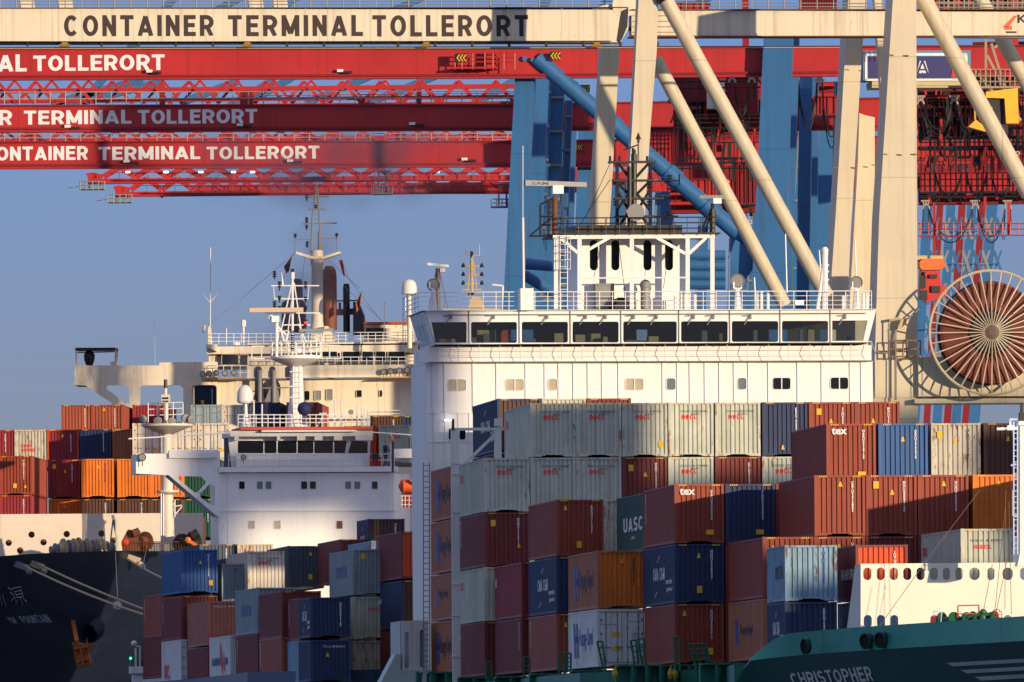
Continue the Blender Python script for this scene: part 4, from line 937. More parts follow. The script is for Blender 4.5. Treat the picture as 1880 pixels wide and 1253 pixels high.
    for x, r in ((1740,.42),(1764,.36),(1783,.3),(1797,.34),(1815,.32)):
        wn.lathe(Fd.pt(x, 1141-(x-1740)*.08, -.3), [(r,-.35),(r,-.28),(r*.5,-.26),(r*.5,.26),(r,.28),(r,.35)], 18, Vector((.8,-.6,0)))
    for a, b in (((1796,1124),(1812,1128)),((1800,1132),(1822,1126)),((1775,1134),(1800,1128)),((1806,1120),(1806,1138))): Fd.tube(wn, a, b, .07, 8)
    Fd.box(wn, 1788, 1127, 1808, 1142, -.1, -.5); wn.ball(Fd.pt(1805,1124), .15, 8); W_('anchor_winch', wn, Mwn, sm=True)
    bl = MB(); Fd.tube(bl, (1716,1141),(1716,1124), .0, 4) if False else None
    for a, b in (((1714.5,1122),(1714.5,1132)),((1714.5,1122),(1729,1124.5)),((1729,1124.5),(1727.5,1142))): Fd.bar(bl, a, b, .05)
    W_('light_blue_bracket', bl, mat('light_blue_paint', (.35,.48,.62), .5, var=.1))
    wr = MB()
    for a, b in (((1614,1151),(1696,1036)),((1696,1036),(1799,900)),((1848,1033),(1828,1128)),((1846,930),(1826,1128)),((1845,1120),(1846,900)),((1857,1128),(1852,920)),((1806,1120),(1822,1036))): Fd.tube(wr, a, b, .014, 4, .3)
    W_('rigging_wire', wr, mat('wire_brown', (.20,.14,.10), .6, var=.1))
    # ---- foremast at the right
    F6 = Face(1870, 507, TH1)
    fm = MB(); F6.poly(fm, [(1866,1040),(1871,1015),(1871,780),(1900,778),(1903,1040)], .3, -.5); F6.box(fm, 1868, 774, 1900, 782, .5, -.6)
    fmo = W_('foremast', fm, Mw)
    ld = MB()
    for x in (1861, 1868): F6.tube(ld, (x, 1018), (x, 775), .04, 5, .2)
    for i in range(22): y = 785+10.6*i; F6.tube(ld, (1861,y), (1868,y), .025, 4, .2)
    for a, b in (((1854,770),(1868,770)),((1860,900),(1860,948)),((1860,948),(1868,948)),((1854,770),(1856,790)),((1856,855),(1866,853))): F6.tube(ld, a, b, .05, 5, .3)
    o = ld.build('mast_ladder', mat('blue_white', (.45,.55,.75), .5, var=.05)); o.parent = fmo
    mb = MB(); F6.box(mb, 1872, 742, 1877, 758, .3, .1); F6.box(mb, 1870, 758, 1880, 774, .4, 0); o = mb.build('signal_horn', Mbk); o.parent = fmo
    mb = MB(); F6.tube(mb, (1830,788), (1868,787), .07, 6, .3); o = mb.build('lamp_arm', Mw); o.parent = fmo
    mb = MB(); F6.box(mb, 1848.5, 782.5, 1858.5, 790, .6, .25); o = mb.build('mast_lamp', Mlt); o.parent = fmo
    return root
def proj(p):
    d = Vector(p)-Vector((0,0,ZC)); u, v = d.x/d.y, d.z/d.y
    return (940+F*(u*cos(ROLL)-v*sin(ROLL)), HY-F*(u*sin(ROLL)+v*cos(ROLL)))
# ================================================================ small ship with the white bridge
def person(pos, yaw, coat, legs):
    """standing figure leaning slightly forward, arms on the rail"""
    t = thing('person', 'person in dark jacket and blue trousers standing on the small bridge\'s wing behind the rail', 'person', pos)
    t.rotation_euler = (0,0,yaw)
    def skin(name, verts, edges, rad, M, sub=2, par=t):
        me = bpy.data.meshes.new(name); me.from_pydata(verts, edges, []); o = bpy.data.objects.new(name, me); col.objects.link(o)
        md = o.modifiers.new('s','SKIN'); me.skin_vertices.new() if not me.skin_vertices else None
        for i, r in enumerate(rad): me.skin_vertices[0].data[i].radius = r if isinstance(r, tuple) else (r, r)
        me.skin_vertices[0].data[0].use_root = True
        s = o.modifiers.new('b','SUBSURF'); s.levels = sub; s.render_levels = sub
        dg = bpy.context.evaluated_depsgraph_get(); m2 = bpy.data.meshes.new_from_object(o.evaluated_get(dg)); bpy.data.objects.remove(o)
        for p in m2.polygons: p.use_smooth = True
        m2.materials.clear(); return link(name, m2, M, par)
    v = [(0,0,.95),(0,.02,1.15),(0,.0,1.38),(0,-.02,1.50),(0,-.03,1.58),(0,-.04,1.70),
         (.17,0,1.42),(.23,-.02,1.15),(.20,-.28,1.08),(-.17,0,1.42),(-.23,-.02,1.15),(-.20,-.28,1.08),
         (.10,0,.88),(.11,.01,.48),(.10,.03,.08),(.11,-.12,.04),(-.10,0,.88),(-.11,-.03,.48),(-.12,.01,.08),(-.13,-.14,.04),
         (.20,-.36,1.07),(-.20,-.36,1.07)]
    e = [(0,1),(1,2),(2,3),(3,4),(4,5),(2,6),(6,7),(7,8),(8,20),(2,9),(9,10),(10,11),(11,21),(0,12),(12,13),(13,14),(14,15),(0,16),(16,17),(17,18),(18,19)]
    r = [(.15,.11),(.14,.10),(.17,.11),.06,.055,.10,.065,.05,.035,.065,.05,.035,.085,.06,.045,.04,.085,.06,.045,.04,.03,.03]
    skinm = mat('skin', (.42,.22,.14), .6, var=.05)
    b = skin('body', v, e, r, skinm)
    skin('jacket', [v[0],v[1],v[2],v[6],v[7],v[8],v[9],v[10],v[11],(0,-.01,1.46)], [(0,1),(1,2),(2,3),(3,4),(4,5),(2,6),(6,7),(7,8),(2,9)], [(.18,.14),(.17,.13),(.20,.14),.085,.065,.05,.085,.065,.05,.09], coat)
    skin('trousers', [v[0],v[12],v[13],v[14],v[16],v[17],v[18]], [(0,1),(1,2),(2,3),(0,4),(4,5),(5,6)], [(.17,.13),.10,.075,.065,.10,.075,.065], legs)
    skin('hair', [(0,.02,1.72),(0,.04,1.76)], [(0,1)], [.10,.07], mat('hair_dark', (.02,.012,.01), .7, var=0))
    for s_ in (-1, 1):
        MB().ball((s_*.035,-.125,1.70), .011, 8).build('eye', Mbk, t)
        f = MB()
        for k in range(5): f.tube((s_*.2+(k-2)*.018,-.37,1.075), (s_*.2+(k-2)*.02,-.43-(.02 if k in (1,2,3) else 0),1.045), .009, 5, .007)
        f.build('fingers', skinm, t)
    MB().bar((0,-.135,1.69),(0,-.15,1.665),.02,.025).build('nose', skinm, t); MB().bar((-.02,-.128,1.635),(.02,-.128,1.635),.008,.01).build('mouth', Mrd, t)
    return t
def feeder():
    root = thing('container_ship', 'small ship with blocky white bridge and red roof edge, between the black and green ones', 'ship', (-10, 790, 0))
    W_ = lambda n, mb, mt=Mw, par=root, sm=False: wpart(n, mb, mt, par, sm)
    F1 = Face(403, 792, TH2)
    mb = MB(); F1.box(mb, 403, 868, 729, 1240, 0, -5); sup = W_('superstructure', mb)
    mb = MB(); F1.box(mb, 401, 857, 730, 868, .5, -5.2); F1.box(mb, 403, 936, 729, 939.5, .12, -5.1); F1.box(mb, 729, 868, 762, 1240, -3, -5)
    for x in (418, 722): F1.box(mb, x, 868, x+.8, 1000, .04, 0)
    o = mb.build('ledge', Mw); o.parent = sup
    for a, b, g in ((439,449,Mgl),(472,482,Mgg),(488,498,Mgg),(553,563.6,Mgl),(569,579.6,Mgl),(634,644,Mgg),(650.6,661,Mgg),(682.8,693,Mgl)): window(sup, F1, a, 884.5, b, 898, Mw2, g, r=1.5, t=.9)
    for a, b, g in ((457,467,Mcu),(504,514.5,Mcu),(618,628.5,Mrn)): window(sup, F1, a, 957, b, 971, Mw2, g, r=1.5, t=.9)
    # wing with its bracket
    h1 = [(327.8,874.5),(368,875.5),(378,885),(376,889),(362,904.5),(356,904.5),(326,879)]
    h2 = [(384.5,889),(394,894),(394,929),(388,928),(371,917),(367,912),(367,907)]
    wg = W_('bridge_wing', F1.plate([(249,833.5),(308,833.5),(309,828),(397,828),(403,828),(403,948),(397,948),(309,873),(249,870)], [h1, h2], .3, .1))
    mb = MB(); F1.box(mb, 249, 833.5, 403, 835, -.05, -2.8); F1.box(mb, 249, 868, 320, 870.5, -.05, -2.8); F1.box(mb, 249, 834, 250, 870, -.05, -2.8); F1.box(mb, 309, 826.5, 397, 842, .5, .1)
    F1.poly(mb, [(309,873),(313,871),(401,944),(397,948)], -.05, -2.5); o = mb.build('wing_box', Mw); o.parent = wg
    rl = MB(); F1.tube(rl, (236,806),(425,795), .05, 6, .6); F1.tube(rl, (249,805),(425,794), .03, 5, -1)
    for x in (297,341,374,386,392): F1.tube(rl, (x,800-(x-297)*.05),(x,833), .04, 5, .3)
    for x0,x1,y in ((368,396,836),(368,396,842)): F1.tube(rl, (x0,y),(x1,y-4), .03, 5, .8)
    o = rl.build('wing_railing', Mrl); o.parent = wg
    floodlight(root, F1, 261, 840, .28, Mbk, Mlen, .6); floodlight(root, F1, 447, 840, .2, Mbk, Mlen, .8)
    # wheelhouse
    wins = []
    for a, b in ((440,487),(489,511),(513.5,548),(550,579),(580.5,615)): wins.append(pr(a, 808.5, b, 831.5, 2.5))
    wins += [[(617,808.5),(640.5,808.5),(637,831.5),(617.5,831.5)],[(649,809),(679,810),(678.5,831.5),(642.5,831.5)]]
    wh = W_('wheelhouse', F1.plate([(422,800),(684,800),(682,857),(428,857)], wins, .1, -1.2))
    mb = MB(); F1.box(mb, 426, 800, 430, 857, -1.4, -5); F1.box(mb, 680, 800, 683, 857, -1.4, -5); F1.box(mb, 428, 800, 682, 857, -4, -4.2); o = mb.build('side_wall', Mint); o.parent = wh
    for wn in wins: o = link('pane', F1.plate(wn, [], .02, -1.3), Mgl); o.parent = wh
    mb = MB(); F1.box(mb, 422, 791, 684, 802, .2, -5); 
    for i, (a, b) in enumerate(((430,438),(508,514),(545,560),(577,592),(613,628),(652,684))): F1.box(mb, a, 801, b, 809, .15, -1)
    o = mb.build('eave', Mw2); o.parent = wh
    mb = MB(); F1.box(mb, 440, 784, 683, 790.5, .5, -5.2); o = mb.build('roof_edge', mat('roof_red', (.50,.07,.025), .5, var=.15)); o.parent = wh
    mb = MB(); F1.box(mb, 478, 790.5, 652, 794, .8, .2); o = mb.build('awning', Mw); o.parent = wh
    mb = MB(); F1.box(mb, 435, 834, 680, 857, -.4, -.6); o = mb.build('dodger', Mw); o.parent = wh
    rl = MB()
    for y in (762, 769, 776): F1.tube(rl, (437,y),(680,y), .035, 5, .3)
    for i in range(23): F1.tube(rl, (437+11*i,784),(437+11*i,762), .03, 5, .3)
    for y in (834, 845): F1.tube(rl, (420,y),(725,y), .03, 5, .3)
    for i in range(14): F1.tube(rl, (420+23.4*i,857),(420+23.4*i,834), .03, 5, .3)
    F1.tube(rl, (683,794),(757,799), .05, 6, 0); F1.tube(rl, (718,797),(718,857), .06, 6, 0); F1.box(rl, 720, 824, 760, 841, -.2, -.4); W_('railing', rl, Mrl)
    # tall white mast with bowl platform
    ms = MB(); c = F1.pt(545, 785, -2.5)
    zz = lambda y: F1.pt(545, y, -2.5).z-c.z
    s = F/800
    ms.lathe(c, [(22/s,0),(18/s,zz(772)),(15/s,zz(750)),(15.5/s,zz(748)),(13.5/s,zz(740)),(11.5/s,zz(668))], 20)
    mast = W_('mast', ms, Mw, sm=True)
    pb = MB(); c2 = F1.pt(544, 668, -2.5); pb.lathe(c2, [(12/s,-.25),(46/s,.30),(47/s,.32),(47/s,.55),(44/s,.5)], 28); o = pb.build('mast_platform', Mw, None, True); o.parent = mast
    ld = MB(); ld.ladder(F1.pt(546,784,-1.8), F1.pt(545,668,-1.95), .5, .035, .35)
    for y in (683,710,730): F1.tube(ld, (532,y),(558,y), .05, 5, -1.9)
    o = ld.build('mast_ladder', Mrl); o.parent = mast
    rl = MB(); c3 = F1.pt(544, 656, -2.5)
    for k in range(20):
        t0, t1 = 2*pi*k/20, 2*pi*(k+1)/20; r = 46/s
        for z in (.35,.7,1.05): rl.tube(c3+Vector((r*cos(t0),r*sin(t0),z)), c3+Vector((r*cos(t1),r*sin(t1),z)), .03, 5)
        rl.tube(c3+Vector((r*cos(t0),r*sin(t0),-.1)), c3+Vector((r*cos(t0),r*sin(t0),1.05)), .03, 5)
    for a, b in (((462,636),(497,636)),((462,659),(497,659)),((462,636),(462,659)),((480,636),(480,659)),((591,634),(625,635)),((591,659),(625,659)),((625,635),(625,659)),((605,635),(605,659))): F1.tube(rl, a, b, .045, 6, -2.5)
    o = rl.build('platform_railing', Mrl); o.parent = mast
    lt = MB()
    for a, b, r in (((537,656),(537,505),.09),((505,656),(536,520),.05),((560,656),(540,520),.05),((523,656),(537,540),.04),((575,660),(548,595),.05),((537,500),(537,512),.14)): F1.tube(lt, a, b, r, 6, -2.2)
    for y, a, b in ((525,498,586),(549,503,566),(575,486,588),(597,520,570)): F1.tube(lt, (a,y),(b,y), .05, 6, -2.2)
    F1.tube(lt, (502,525),(504,549), .03, 5, -2.2); F1.tube(lt, (567,525),(565,549), .03, 5, -2.2); F1.tube(lt, (519,525),(517,500), .09, 6, -2.2, .02)
    o = lt.build('lattice', Mrl); o.parent = mast
    lb = MB()
    for x, y, h in ((504,501,12),(513,520,14),(513,546,10),(513,565,8),(504,556,14),(561,520,12),(561,548,8),(561,590,14),(561,565,10),(537,497,10),(537,618,34)):
        lb = MB(); lb.tube(F1.pt(x, y, -2.2), F1.pt(x, y+h, -2.2), .05, 5)
        for k in range(int(h/4)): lb.lathe(F1.pt(x, y+k*4, -2.2), [(.10,0),(.15,.05),(.10,.11)], 8)
        o = lb.build('signal_lamp', Mbk); o.parent = mast
    mb = MB(); F1.tube(mb, (508,656),(508,590), .12, 8, -1.5)
    for a, b in (((510,600),(525,615)),((512,608),(530,608)),((530,608),(524,630)),((530,608),(516,608)),((516,608),(522,630))): F1.tube(mb, a, b, .07, 6, -1.5)
    rp = W_('radar_post', mb, Mw); mb = MB(); F1.box(mb, 502, 579, 516, 590.5, -1.1, -1.9); mb.lathe(F1.pt(498,584,-1.4), [(.2,-.1),(.2,.1)], 10, F1.n); o = mb.build('radar_motor', Mw); o.parent = rp
    mb = MB(); F1.bar(mb, (457.5,570),(556.5,569), .26, .3, -1.4); o = mb.build('radar_scanner', mat('scanner_tan', (.55,.42,.28), .5, var=.1)); o.parent = rp
    mb = MB(); F1.bar(mb, (549,607),(612,606), .15, .2, -1.4); o = mb.build('lower_scanner', Mgy); o.parent = rp
    MLr = mat('lamp_red', (1,.03,.03), emit=3, var=0)
    mb = MB().ball(F1.pt(561.5,593,-1.9), .1, 8); o = mb.build('red_lamp', MLr); o.parent = mast
    mb = MB().ball(F1.pt(550,644,-1), .1, 8); o = mb.build('white_lamp', Mlt); o.parent = mast
    # radome on its post
    mb = MB(); F1.tube(mb, (452,784),(451,742), .16, 10, -1, .12); mb.lathe(F1.pt(452,784,-1), [(.45,0),(.22,.5),(.16,.9)], 14); dm = W_('radome_post', mb, Mw, sm=True)
    c = F1.pt(450, 741, -1); r = 14.8/s; mb = MB().lathe(c, [(r*.75,0),(r*1.0,.12),(r*1.02,.18),(r,.3),(r*.99,.62),(r*.9,.88),(r*.68,1.1),(r*.4,1.24),(.02,1.3)], 24); o = mb.build('radome', mat('radome_white', (.72,.71,.68), .3, var=.03), None, True); o.parent = dm
    # covered searchlight, small gear on the roof
    mb = MB(); c = F1.pt(559, 751, .2); mb.ball(c, .5, 12); F1.tube(mb, (548,747),(575,744), .16, 8, .2); F1.tube(mb, (558,780),(558,752), .13, 8, .2); W_('covered_searchlight', mb, mat('navy_cover', (.015,.02,.09), .7, var=.2), sm=True)
    for x, y in ((615,732),(627,734),(656,745),(664,748),(669,750),(675,752),(466,735),(481,742)):
        mb = MB(); F1.tube(mb, (x,784),(x,y), .07, 6, -.4, .05); W_('roof_pipe', mb, Mrl)
    floodlight(root, F1, 644, 757, .2, Mw, Mlen, -.3, 'searchlight')
    mb = MB()
    for x, yy in ((595,757),(593,784)): F1.tube(mb, (593,784),(593,757), .05, 6, -.5)
    F1.tube(mb, (586,760),(600,759), .04, 5, -.5); F1.tube(mb, (593,764),(582,784), .04, 5, -.5); W_('aerial_stand', mb, Mrl)
    # red boxes behind the wing rail
    for x in (686.5, 698): mb = MB(); F1.box(mb, x-4, 839, x+4, 856, .1, -.3); W_('fire_box', mb, Mrd)
    mb = MB(); F1.box(mb, 384, 840, 403, 857, -.5, -1); W_('red_panel', mb, Mrd)
    mb = MB(); F1.box(mb, 681, 834, 692, 846, .9, .5); W_('black_lamp', mb, Mbk)
    # hull and deck
    mb = MB(); zt = F1.pt(400,1253,0).z-.3
    ed = [(-28.5,812),(-24.8,765),(-23.5,752),(-20.8,738),(-16.2,699),(-12.6,693),(-8.3,689),(-6.6,683),(-1,676)]
    mb.prism([Vector((x,y,zt)) for x,y in ed]+[Vector((2,676,zt)),Vector((0,812,zt))], (0,0,-8)); W_('hull', mb, mat('hull_blue_grey', (.08,.12,.2), .5, var=.1, rust=.1))
    # side light and post at the lower left
    F2 = Face(262, 745, TH2)
    mb = MB(); F2.box(mb, 244, 1238, 262, 1262, 0, -.8); F2.box(mb, 239.5, 1224, 262, 1237, .2, -1); F2.tube(mb, (249,1224),(249,1190), .07, 6, 0); F2.tube(mb,(249,1187),(257,1187),.05,6,0); F2.tube(mb,(257,1187),(257,1224),.05,6,0); mb.ball(F2.pt(246,1182), .2, 10); lp = W_('light_post', mb, Mw2, sm=True)
    mb = MB(); F2.box(mb, 240, 1202, 244.5, 1222, .1, -.5); o = mb.build('side_light_box', Mtg); o.parent = lp
    mb = MB().ball(F2.pt(239.8,1209,.1), .09, 8); o = mb.build('green_lamp', mat('lamp_green', (.05,1,.5), emit=2, var=0)); o.parent = lp
    p = F1.pt(708, 857, -.9); person(p, TH2+.9, mat('jacket_dark', (.02,.022,.035), .8, var=.1), mat('jeans_blue', (.05,.08,.16), .8, var=.1))
    return root
# ================================================================ black-hulled ship
def black_ship():
    root = thing('container_ship', 'black-hulled container ship with pale mooring ropes and rusty anchor at the photo\'s left', 'ship', (-30, 850, 0))
    W_ = lambda n, mb, mt=Mcr, par=root, sm=False: wpart(n, mb, mt, par, sm)
    F1 = Face(137, 930, TH3)
    # ---- wing wall pierced by three openings
    hA = [(196.5,708),(231,707.5),(237,713),(238,741),(231,741),(195,714)]
    hB = [(262,708.5),(330,707.5),(337,713),(337,775),(256,775),(256,714)]
    hC = pr(352, 707.5, 398.5, 775, 6)
    wl = W_('bridge_wing', F1.plate([(137.5,671.5),(398,671.5),(400,671),(400,800),(252,800),(214,760),(206,741),(158,708.5),(137.5,707.5)], [hA,hB,hC], .5, .1))
    mb = MB(); F1.box(mb, 137.5, 671, 400, 673, -.1, -3.5); F1.box(mb, 138, 706, 158, 708.5, -.1, -3.5)
    F1.box(mb, 293, 665, 400, 674, .3, -.5)
    for x in (239, 338.5): F1.box(mb, x, 708, x+16, 800, -.1, -1.2)
    o = mb.build('wing_box', Mcr); o.parent = wl
    # shelter on the wing end
    mb = MB()
    for x, dd in ((140,0),(212,0),(162,-2.5),(215,-2.5)): F1.bar(mb, (x,671),(x,640), .13, off=dd)
    F1.bar(mb, (138,640),(212,640), .12, off=0); F1.bar(mb, (138,648),(215,646), .1, off=-2.5)
    sh = W_('wing_shelter', mb, mat('post_rusty_white', (.55,.45,.38), .6, var=.2, rust=.35))
    mb = MB(); F1.box(mb, 138, 638.5, 212, 643.5, .1, -2.6); o = mb.build('awning', Mbk); o.parent = sh
    mb = MB(); c = F1.pt(164,657,-.8); mb.lathe(c, [(.25,-.7),(.42,-.2),(.46,.2),(.3,.5),(.05,.6)], 12); F1.tube(mb, (164,671),(164,660), .1, 6, -.8); W_('covered_compass', mb, Mbk, sm=True)
    mb = MB(); F1.box(mb, 202, 664, 211, 672, -.3, -1); W_('wing_box_small', mb, Mcr)
    # ---- accommodation and bridge
    mb = MB(); F1.box(mb, 400, 694, 775, 1050, .1, -12); F1.box(mb, 383, 651, 398, 672, -.3, -9)
    sup = W_('superstructure', mb)
    mb = MB(); F1.box(mb, 455, 670, 775, 695, 1.2, .1); F1.box(mb, 455, 692, 775, 696, 1.35, .1); F1.box(mb, 600, 764, 760, 770, 1.2, 0); o = mb.build('balcony_band', Mcr); o.parent = sup
    mb = MB(); F1.box(mb, 398, 651, 775, 672, -.6, -9); wh = W_('wheelhouse', mb)
    mb = MB(); F1.box(mb, 380, 633.5, 775, 651, .5, -9.5); F1.poly(mb, [(380,633.5),(400,633.5),(400,647),(380,638)], 1.2, .5); F1.box(mb, 455, 628, 775, 634, .6, -8); o = mb.build('bridge_roof', Mcr); o.parent = wh
    for a, b, y0, y1 in ((408,438,651.5,670.5),(441,456,652,671),(593,620,646.5,667),(630,661.5,646.5,666.5),(666,686,646.5,666.5),(691,708.5,646.5,666.5),(713.6,744,646.5,666.5)):
        window(wh, F1, a, y0, b, y1, Mcr, Mgl, .3 if b < 460 else -.55+1.2, r=2, t=.8)
    for a, b, y0, y1, g in ((559,568.5,718.5,735,Mgl),(578.5,589.5,717.5,735,Mgy),(599.5,610.5,715,735,Mgy),(655,664.5,717,729.5,Mgl),(697.5,702,717,729,Mgl)): window(sup, F1, a, y0, b, y1, Mcr, g, .2, r=2, t=.7)
    # vent niches with pipes
    for x0, x1, y0, y1 in ((470,483,674,739),(484.5,515.5,697,739),(498,508,674,739),(527,536,674,700)):
        o = link('vent_niche', F1.plate(pr(x0,y0,x1,y1,(x1-x0)/2.05,6), [], .02, 1.3 if y0 < 690 else .25), Mbk); o.parent = sup
    mb = MB()
    for x in (477, 503): F1.tube(mb, (x,739),(x,680), .18, 10, 1.5)
    F1.tube(mb, (482,713),(530,712), .06, 6, 1.5); F1.poly(mb, [(488,739),(516,739),(514,722),(508,700),(500,708)], 1.45, 1.3); o = mb.build('exhaust_pipe', Mgy, None, True); o.parent = sup
    for x, y in ((372,687),(383.5,686),(397,685),(413,685.5),(430,684.5),(704,683),(717,681.5),(733,680.5),(748,680)): floodlight(root, F1, x, y, .25, Mbk, Mlen, 1.6)
    for q in ((374, 694, 455, 697.5, 1.8, .1), (700, 693, 757, 696, 1.8, 1)): mb = MB(); F1.box(mb, *q); W_('lamp_shelf', mb, mat('shelf_orange', (.50,.30,.10), .6, var=.3, rust=.4))
    rl = MB()
    for x0, x1, y0, h in ((380,456,696,24),(455,775,670,14)):
        for k in (1,.5): F1.tube(rl, (x0,y0-h*k),(x1,y0-h*k), .035, 5, 1.4)
        n = int((x1-x0)/14)
        for i in range(n+1): x = x0+(x1-x0)*i/n; F1.tube(rl, (x,y0),(x,y0-h), .03, 5, 1.4)
    for k in range(1,4): F1.tube(rl, (388,634-7*k),(600,633-7*k), .03, 5, 0); F1.tube(rl, (615,629-6*k),(775,628-6*k), .03, 5, 0)
    for i in range(28): x = 388+13.7*i; F1.tube(rl, (x,633),(x,612), .025, 5, 0)
    for y in (754,760): F1.tube(rl, (690,y),(775,y), .03, 5, .8)
    W_('railing', rl, Mrl)
    # upper works
    mb = MB(); F1.box(mb, 664, 593, 750, 628, -3, -8); F1.box(mb, 705, 600, 742, 622, -2.5, -3); W_('upper_house', mb)
    mb = MB(); F1.box(mb, 664, 588.5, 748, 593, -2.5, -8.5); W_('red_roof', mb, mat('roof_red', (.5,.07,.025)))
    mb = MB(); F1.box(mb, 668, 600, 702, 618, -2.6, -2.9); W_('dark_opening', mb, Mbk)
    mb = MB(); F1.poly(mb, [(589,628),(617,628),(600,598),(594,598)], -1.2, -3.4); F1.box(mb, 570, 613, 590, 630, -1, -3)
    W_('mast_house', mb)
    for i, (x0, x1, y0, y1, mt_) in enumerate(((592,619,488,606,0),(517,562,550,612,1),(537,556,512,560,1))):
        mb = MB(); xc = (x0+x1)/2; r = (x1-x0)/2*930/F; c = F1.pt(xc, y1, -5); h = m(y1-y0, 930)
        mb.lathe(c, [(r,0),(r,h*.82),(r*.9,h*.93),(r*.5,h)], 18); W_('funnel', mb, mat('funnel_rust', (.20,.06,.03), .6, var=.4, rust=.4) if mt_ == 0 else mat('funnel_dark', (.03,.035,.07), .6, var=.3, rust=.1), sm=True)
    mb = MB(); c = F1.pt(636.5, 612, -5); mb.lathe(c, [(.28,0),(.28,3.7),(.22,4.05)], 14); F1.bar(mb, (596,575),(656,572), .5, .5, -5)
    F1.tube(mb, (617,553),(655,552), .06, 6, -5); F1.tube(mb, (624,556),(624,572), .1, 6, -5); W_('exhaust_stack', mb, Mbk, sm=True)
    mb = MB(); F1.poly(mb, [(642,612),(664,612),(661,575),(652,553),(642,550)], -4, -6); W_('funnel_side', mb, mat('funnel_blue', (.035,.04,.06), .6, var=.3))
    # main mast
    mb = MB(); c = F1.pt(583, 604, -2.5); s = F/930
    mb.lathe(c, [(14/s,0),(11/s,.6),(10.5/s,m(90,930)),(10/s,m(115,930)),(12/s,m(118,930)),(11/s,m(144,930))], 18); mast = W_('mast', mb, mat('mast_cream', (.66,.60,.50), .5, var=.15, rust=.25, streak=True), sm=True)
    mb = MB(); F1.poly(mb, [(541,460),(570,469),(592,469),(621,460),(621,464),(592,474),(570,474),(541,465)], -1.8, -3.2); o = mb.build('crosstree', Mcr); o.parent = mast
    lt = MB()
    for a, b, r in (((571,465),(574,395),.08),((590,460),(586,395),.08),((574,395),(581,345),.06),((586,395),(583,345),.06),((581,345),(581.5,333),.05),((542,462),(542,436),.05),((619,460),(619,434),.05),((542,440),(575,440),.04),((590,438),(619,438),.04),((587,462),(587,425),.15)): F1.tube(lt, a, b, r, 6, -2.5)
    for y in (350,358,366,374,384,394,403): F1.tube(lt, (572+(394-y)*.1 if y < 394 else 572,y),(588-(394-y)*.05,y), .03, 5, -2.5)
    for a, b, r in (((574,390),(586,366),.03),((586,390),(575,366),.03)): F1.tube(lt, a, b, r, 5, -2.5)
    for y, a, b in ((385,566,598),(411,554,618),(362,562,604)): F1.tube(lt, (a,y),(b,y-1), .07, 6, -2.5)
    o = lt.build('lattice', Mgy); o.parent = mast
    lb = MB()
    for x, y, h in ((563,361,8),(563,402,10),(563,416,7),(542,432,6),(618,431,7),(564,446,10),(580,379,6)):
        lb = MB(); lb.tube(F1.pt(x, y, -2.5), F1.pt(x, y+h, -2.5), .06, 5)
        for k in range(int(h/3)): lb.lathe(F1.pt(x, y+k*3.5, -2.5), [(.10,0),(.16,.05),(.10,.12)], 8)
        o = lb.build('signal_lamp', Mbk); o.parent = mast
    wr = MB()
    for a, b in (((541,462),(520,512)),((621,462),(640,512)),((640,512),(700,590)),((541,465),(430,560)),((430,560),(375,600)),((600,475),(660,530)),((630,525),(700,588)),((560,470),(545,600))): F1.tube(wr, a, b, .015, 4, -2.4)
    o = wr.build('stay_wire', Mgy); o.parent = mast
    def flag(name, pts, M):
        mb = MB(); n = 6; vs = []
        for i in range(n+1):
            t = i/n; a = Vector(F1.pt(*[pts[0][k]+(pts[3][k]-pts[0][k])*t for k in (0,1)], -2+.25*sin(t*7))); b = Vector(F1.pt(*[pts[1][k]+(pts[2][k]-pts[1][k])*t for k in (0,1)], -2+.25*sin(t*7+1)))
            vs += [a, b]
        mb.add(vs, [(2*i,2*i+2,2*i+3,2*i+1) for i in range(n)]); return W_(name, mb, M)
    flag('flag', [(536,470),(521,490),(526,503),(531,498)], mat('flag_grey_red', (.16,.07,.05), .8, var=.5, scale=3)); flag('flag', [(622,478),(629,478),(634,508),(630,506)], Mrd)
    flag('flag', [(600,672),(613,684),(614,704),(601,698)], mat('flag_dark_red', (.22,.01,.015), .8, var=.2)); flag('flag', [(470,676),(471,700),(462,695),(463,688)], mat('flag_red_gold', (.4,.10,.02), .8, var=.6, scale=5)); flag('flag', [(664,534),(662,560),(655,575),(653,558)], mat('flag_rust', (.30,.10,.05), .8, var=.3))
    # roof aerials and small masts along the deck house, right-hand masts behind the green-hulled ship
    for a, b, r in (((386,600),(386.5,455),.04),((385,555),(368,535),.02),((387,555),(404,534),.02),((388,634),(384,600),.1),((416,634),(416,602),.04),((447,634),(447,600),.1),((447,600),(447,588),.2),((285,670),(283,590),.015),((705,628),(706,556),.04)):
        mb = MB(); F1.tube(mb, a, b, r, 6, -1); W_('aerial', mb, Mrl)
    mb = MB(); F1.box(mb, 381, 602, 386, 634, -.6, -1.2); mb.lathe(F1.pt(376,604,-1), [(.4,0),(.3,.15),(.05,.2)], 12, (-1,-.2,.2)); W_('lamp_bracket', mb, Mcr)
    mb = MB(); mb.lathe(F1.pt(434,634,-.5), [(.3,0),(.3,.35)], 12); W_('vent_drum', mb, Mw)
    # satellite dome on its cream post
    Fr = Face(751, 925, TH3); mb = MB(); Fr.tube(mb, (752,640),(752,540), .2, 10, 2); dp = W_('radome_post', mb, Mcr, sm=True)
    c = Fr.pt(751.5, 541, 2); r = .62; mb = MB().lathe(c, [(r*.9,0),(r*1.08,.05),(r,.25),(r,.6),(r*.86,.95),(r*.55,1.16),(.02,1.24)], 22); o = mb.build('radome', mat('radome_white', (.72,.71,.68), .3, var=.03), None, True); o.parent = dp
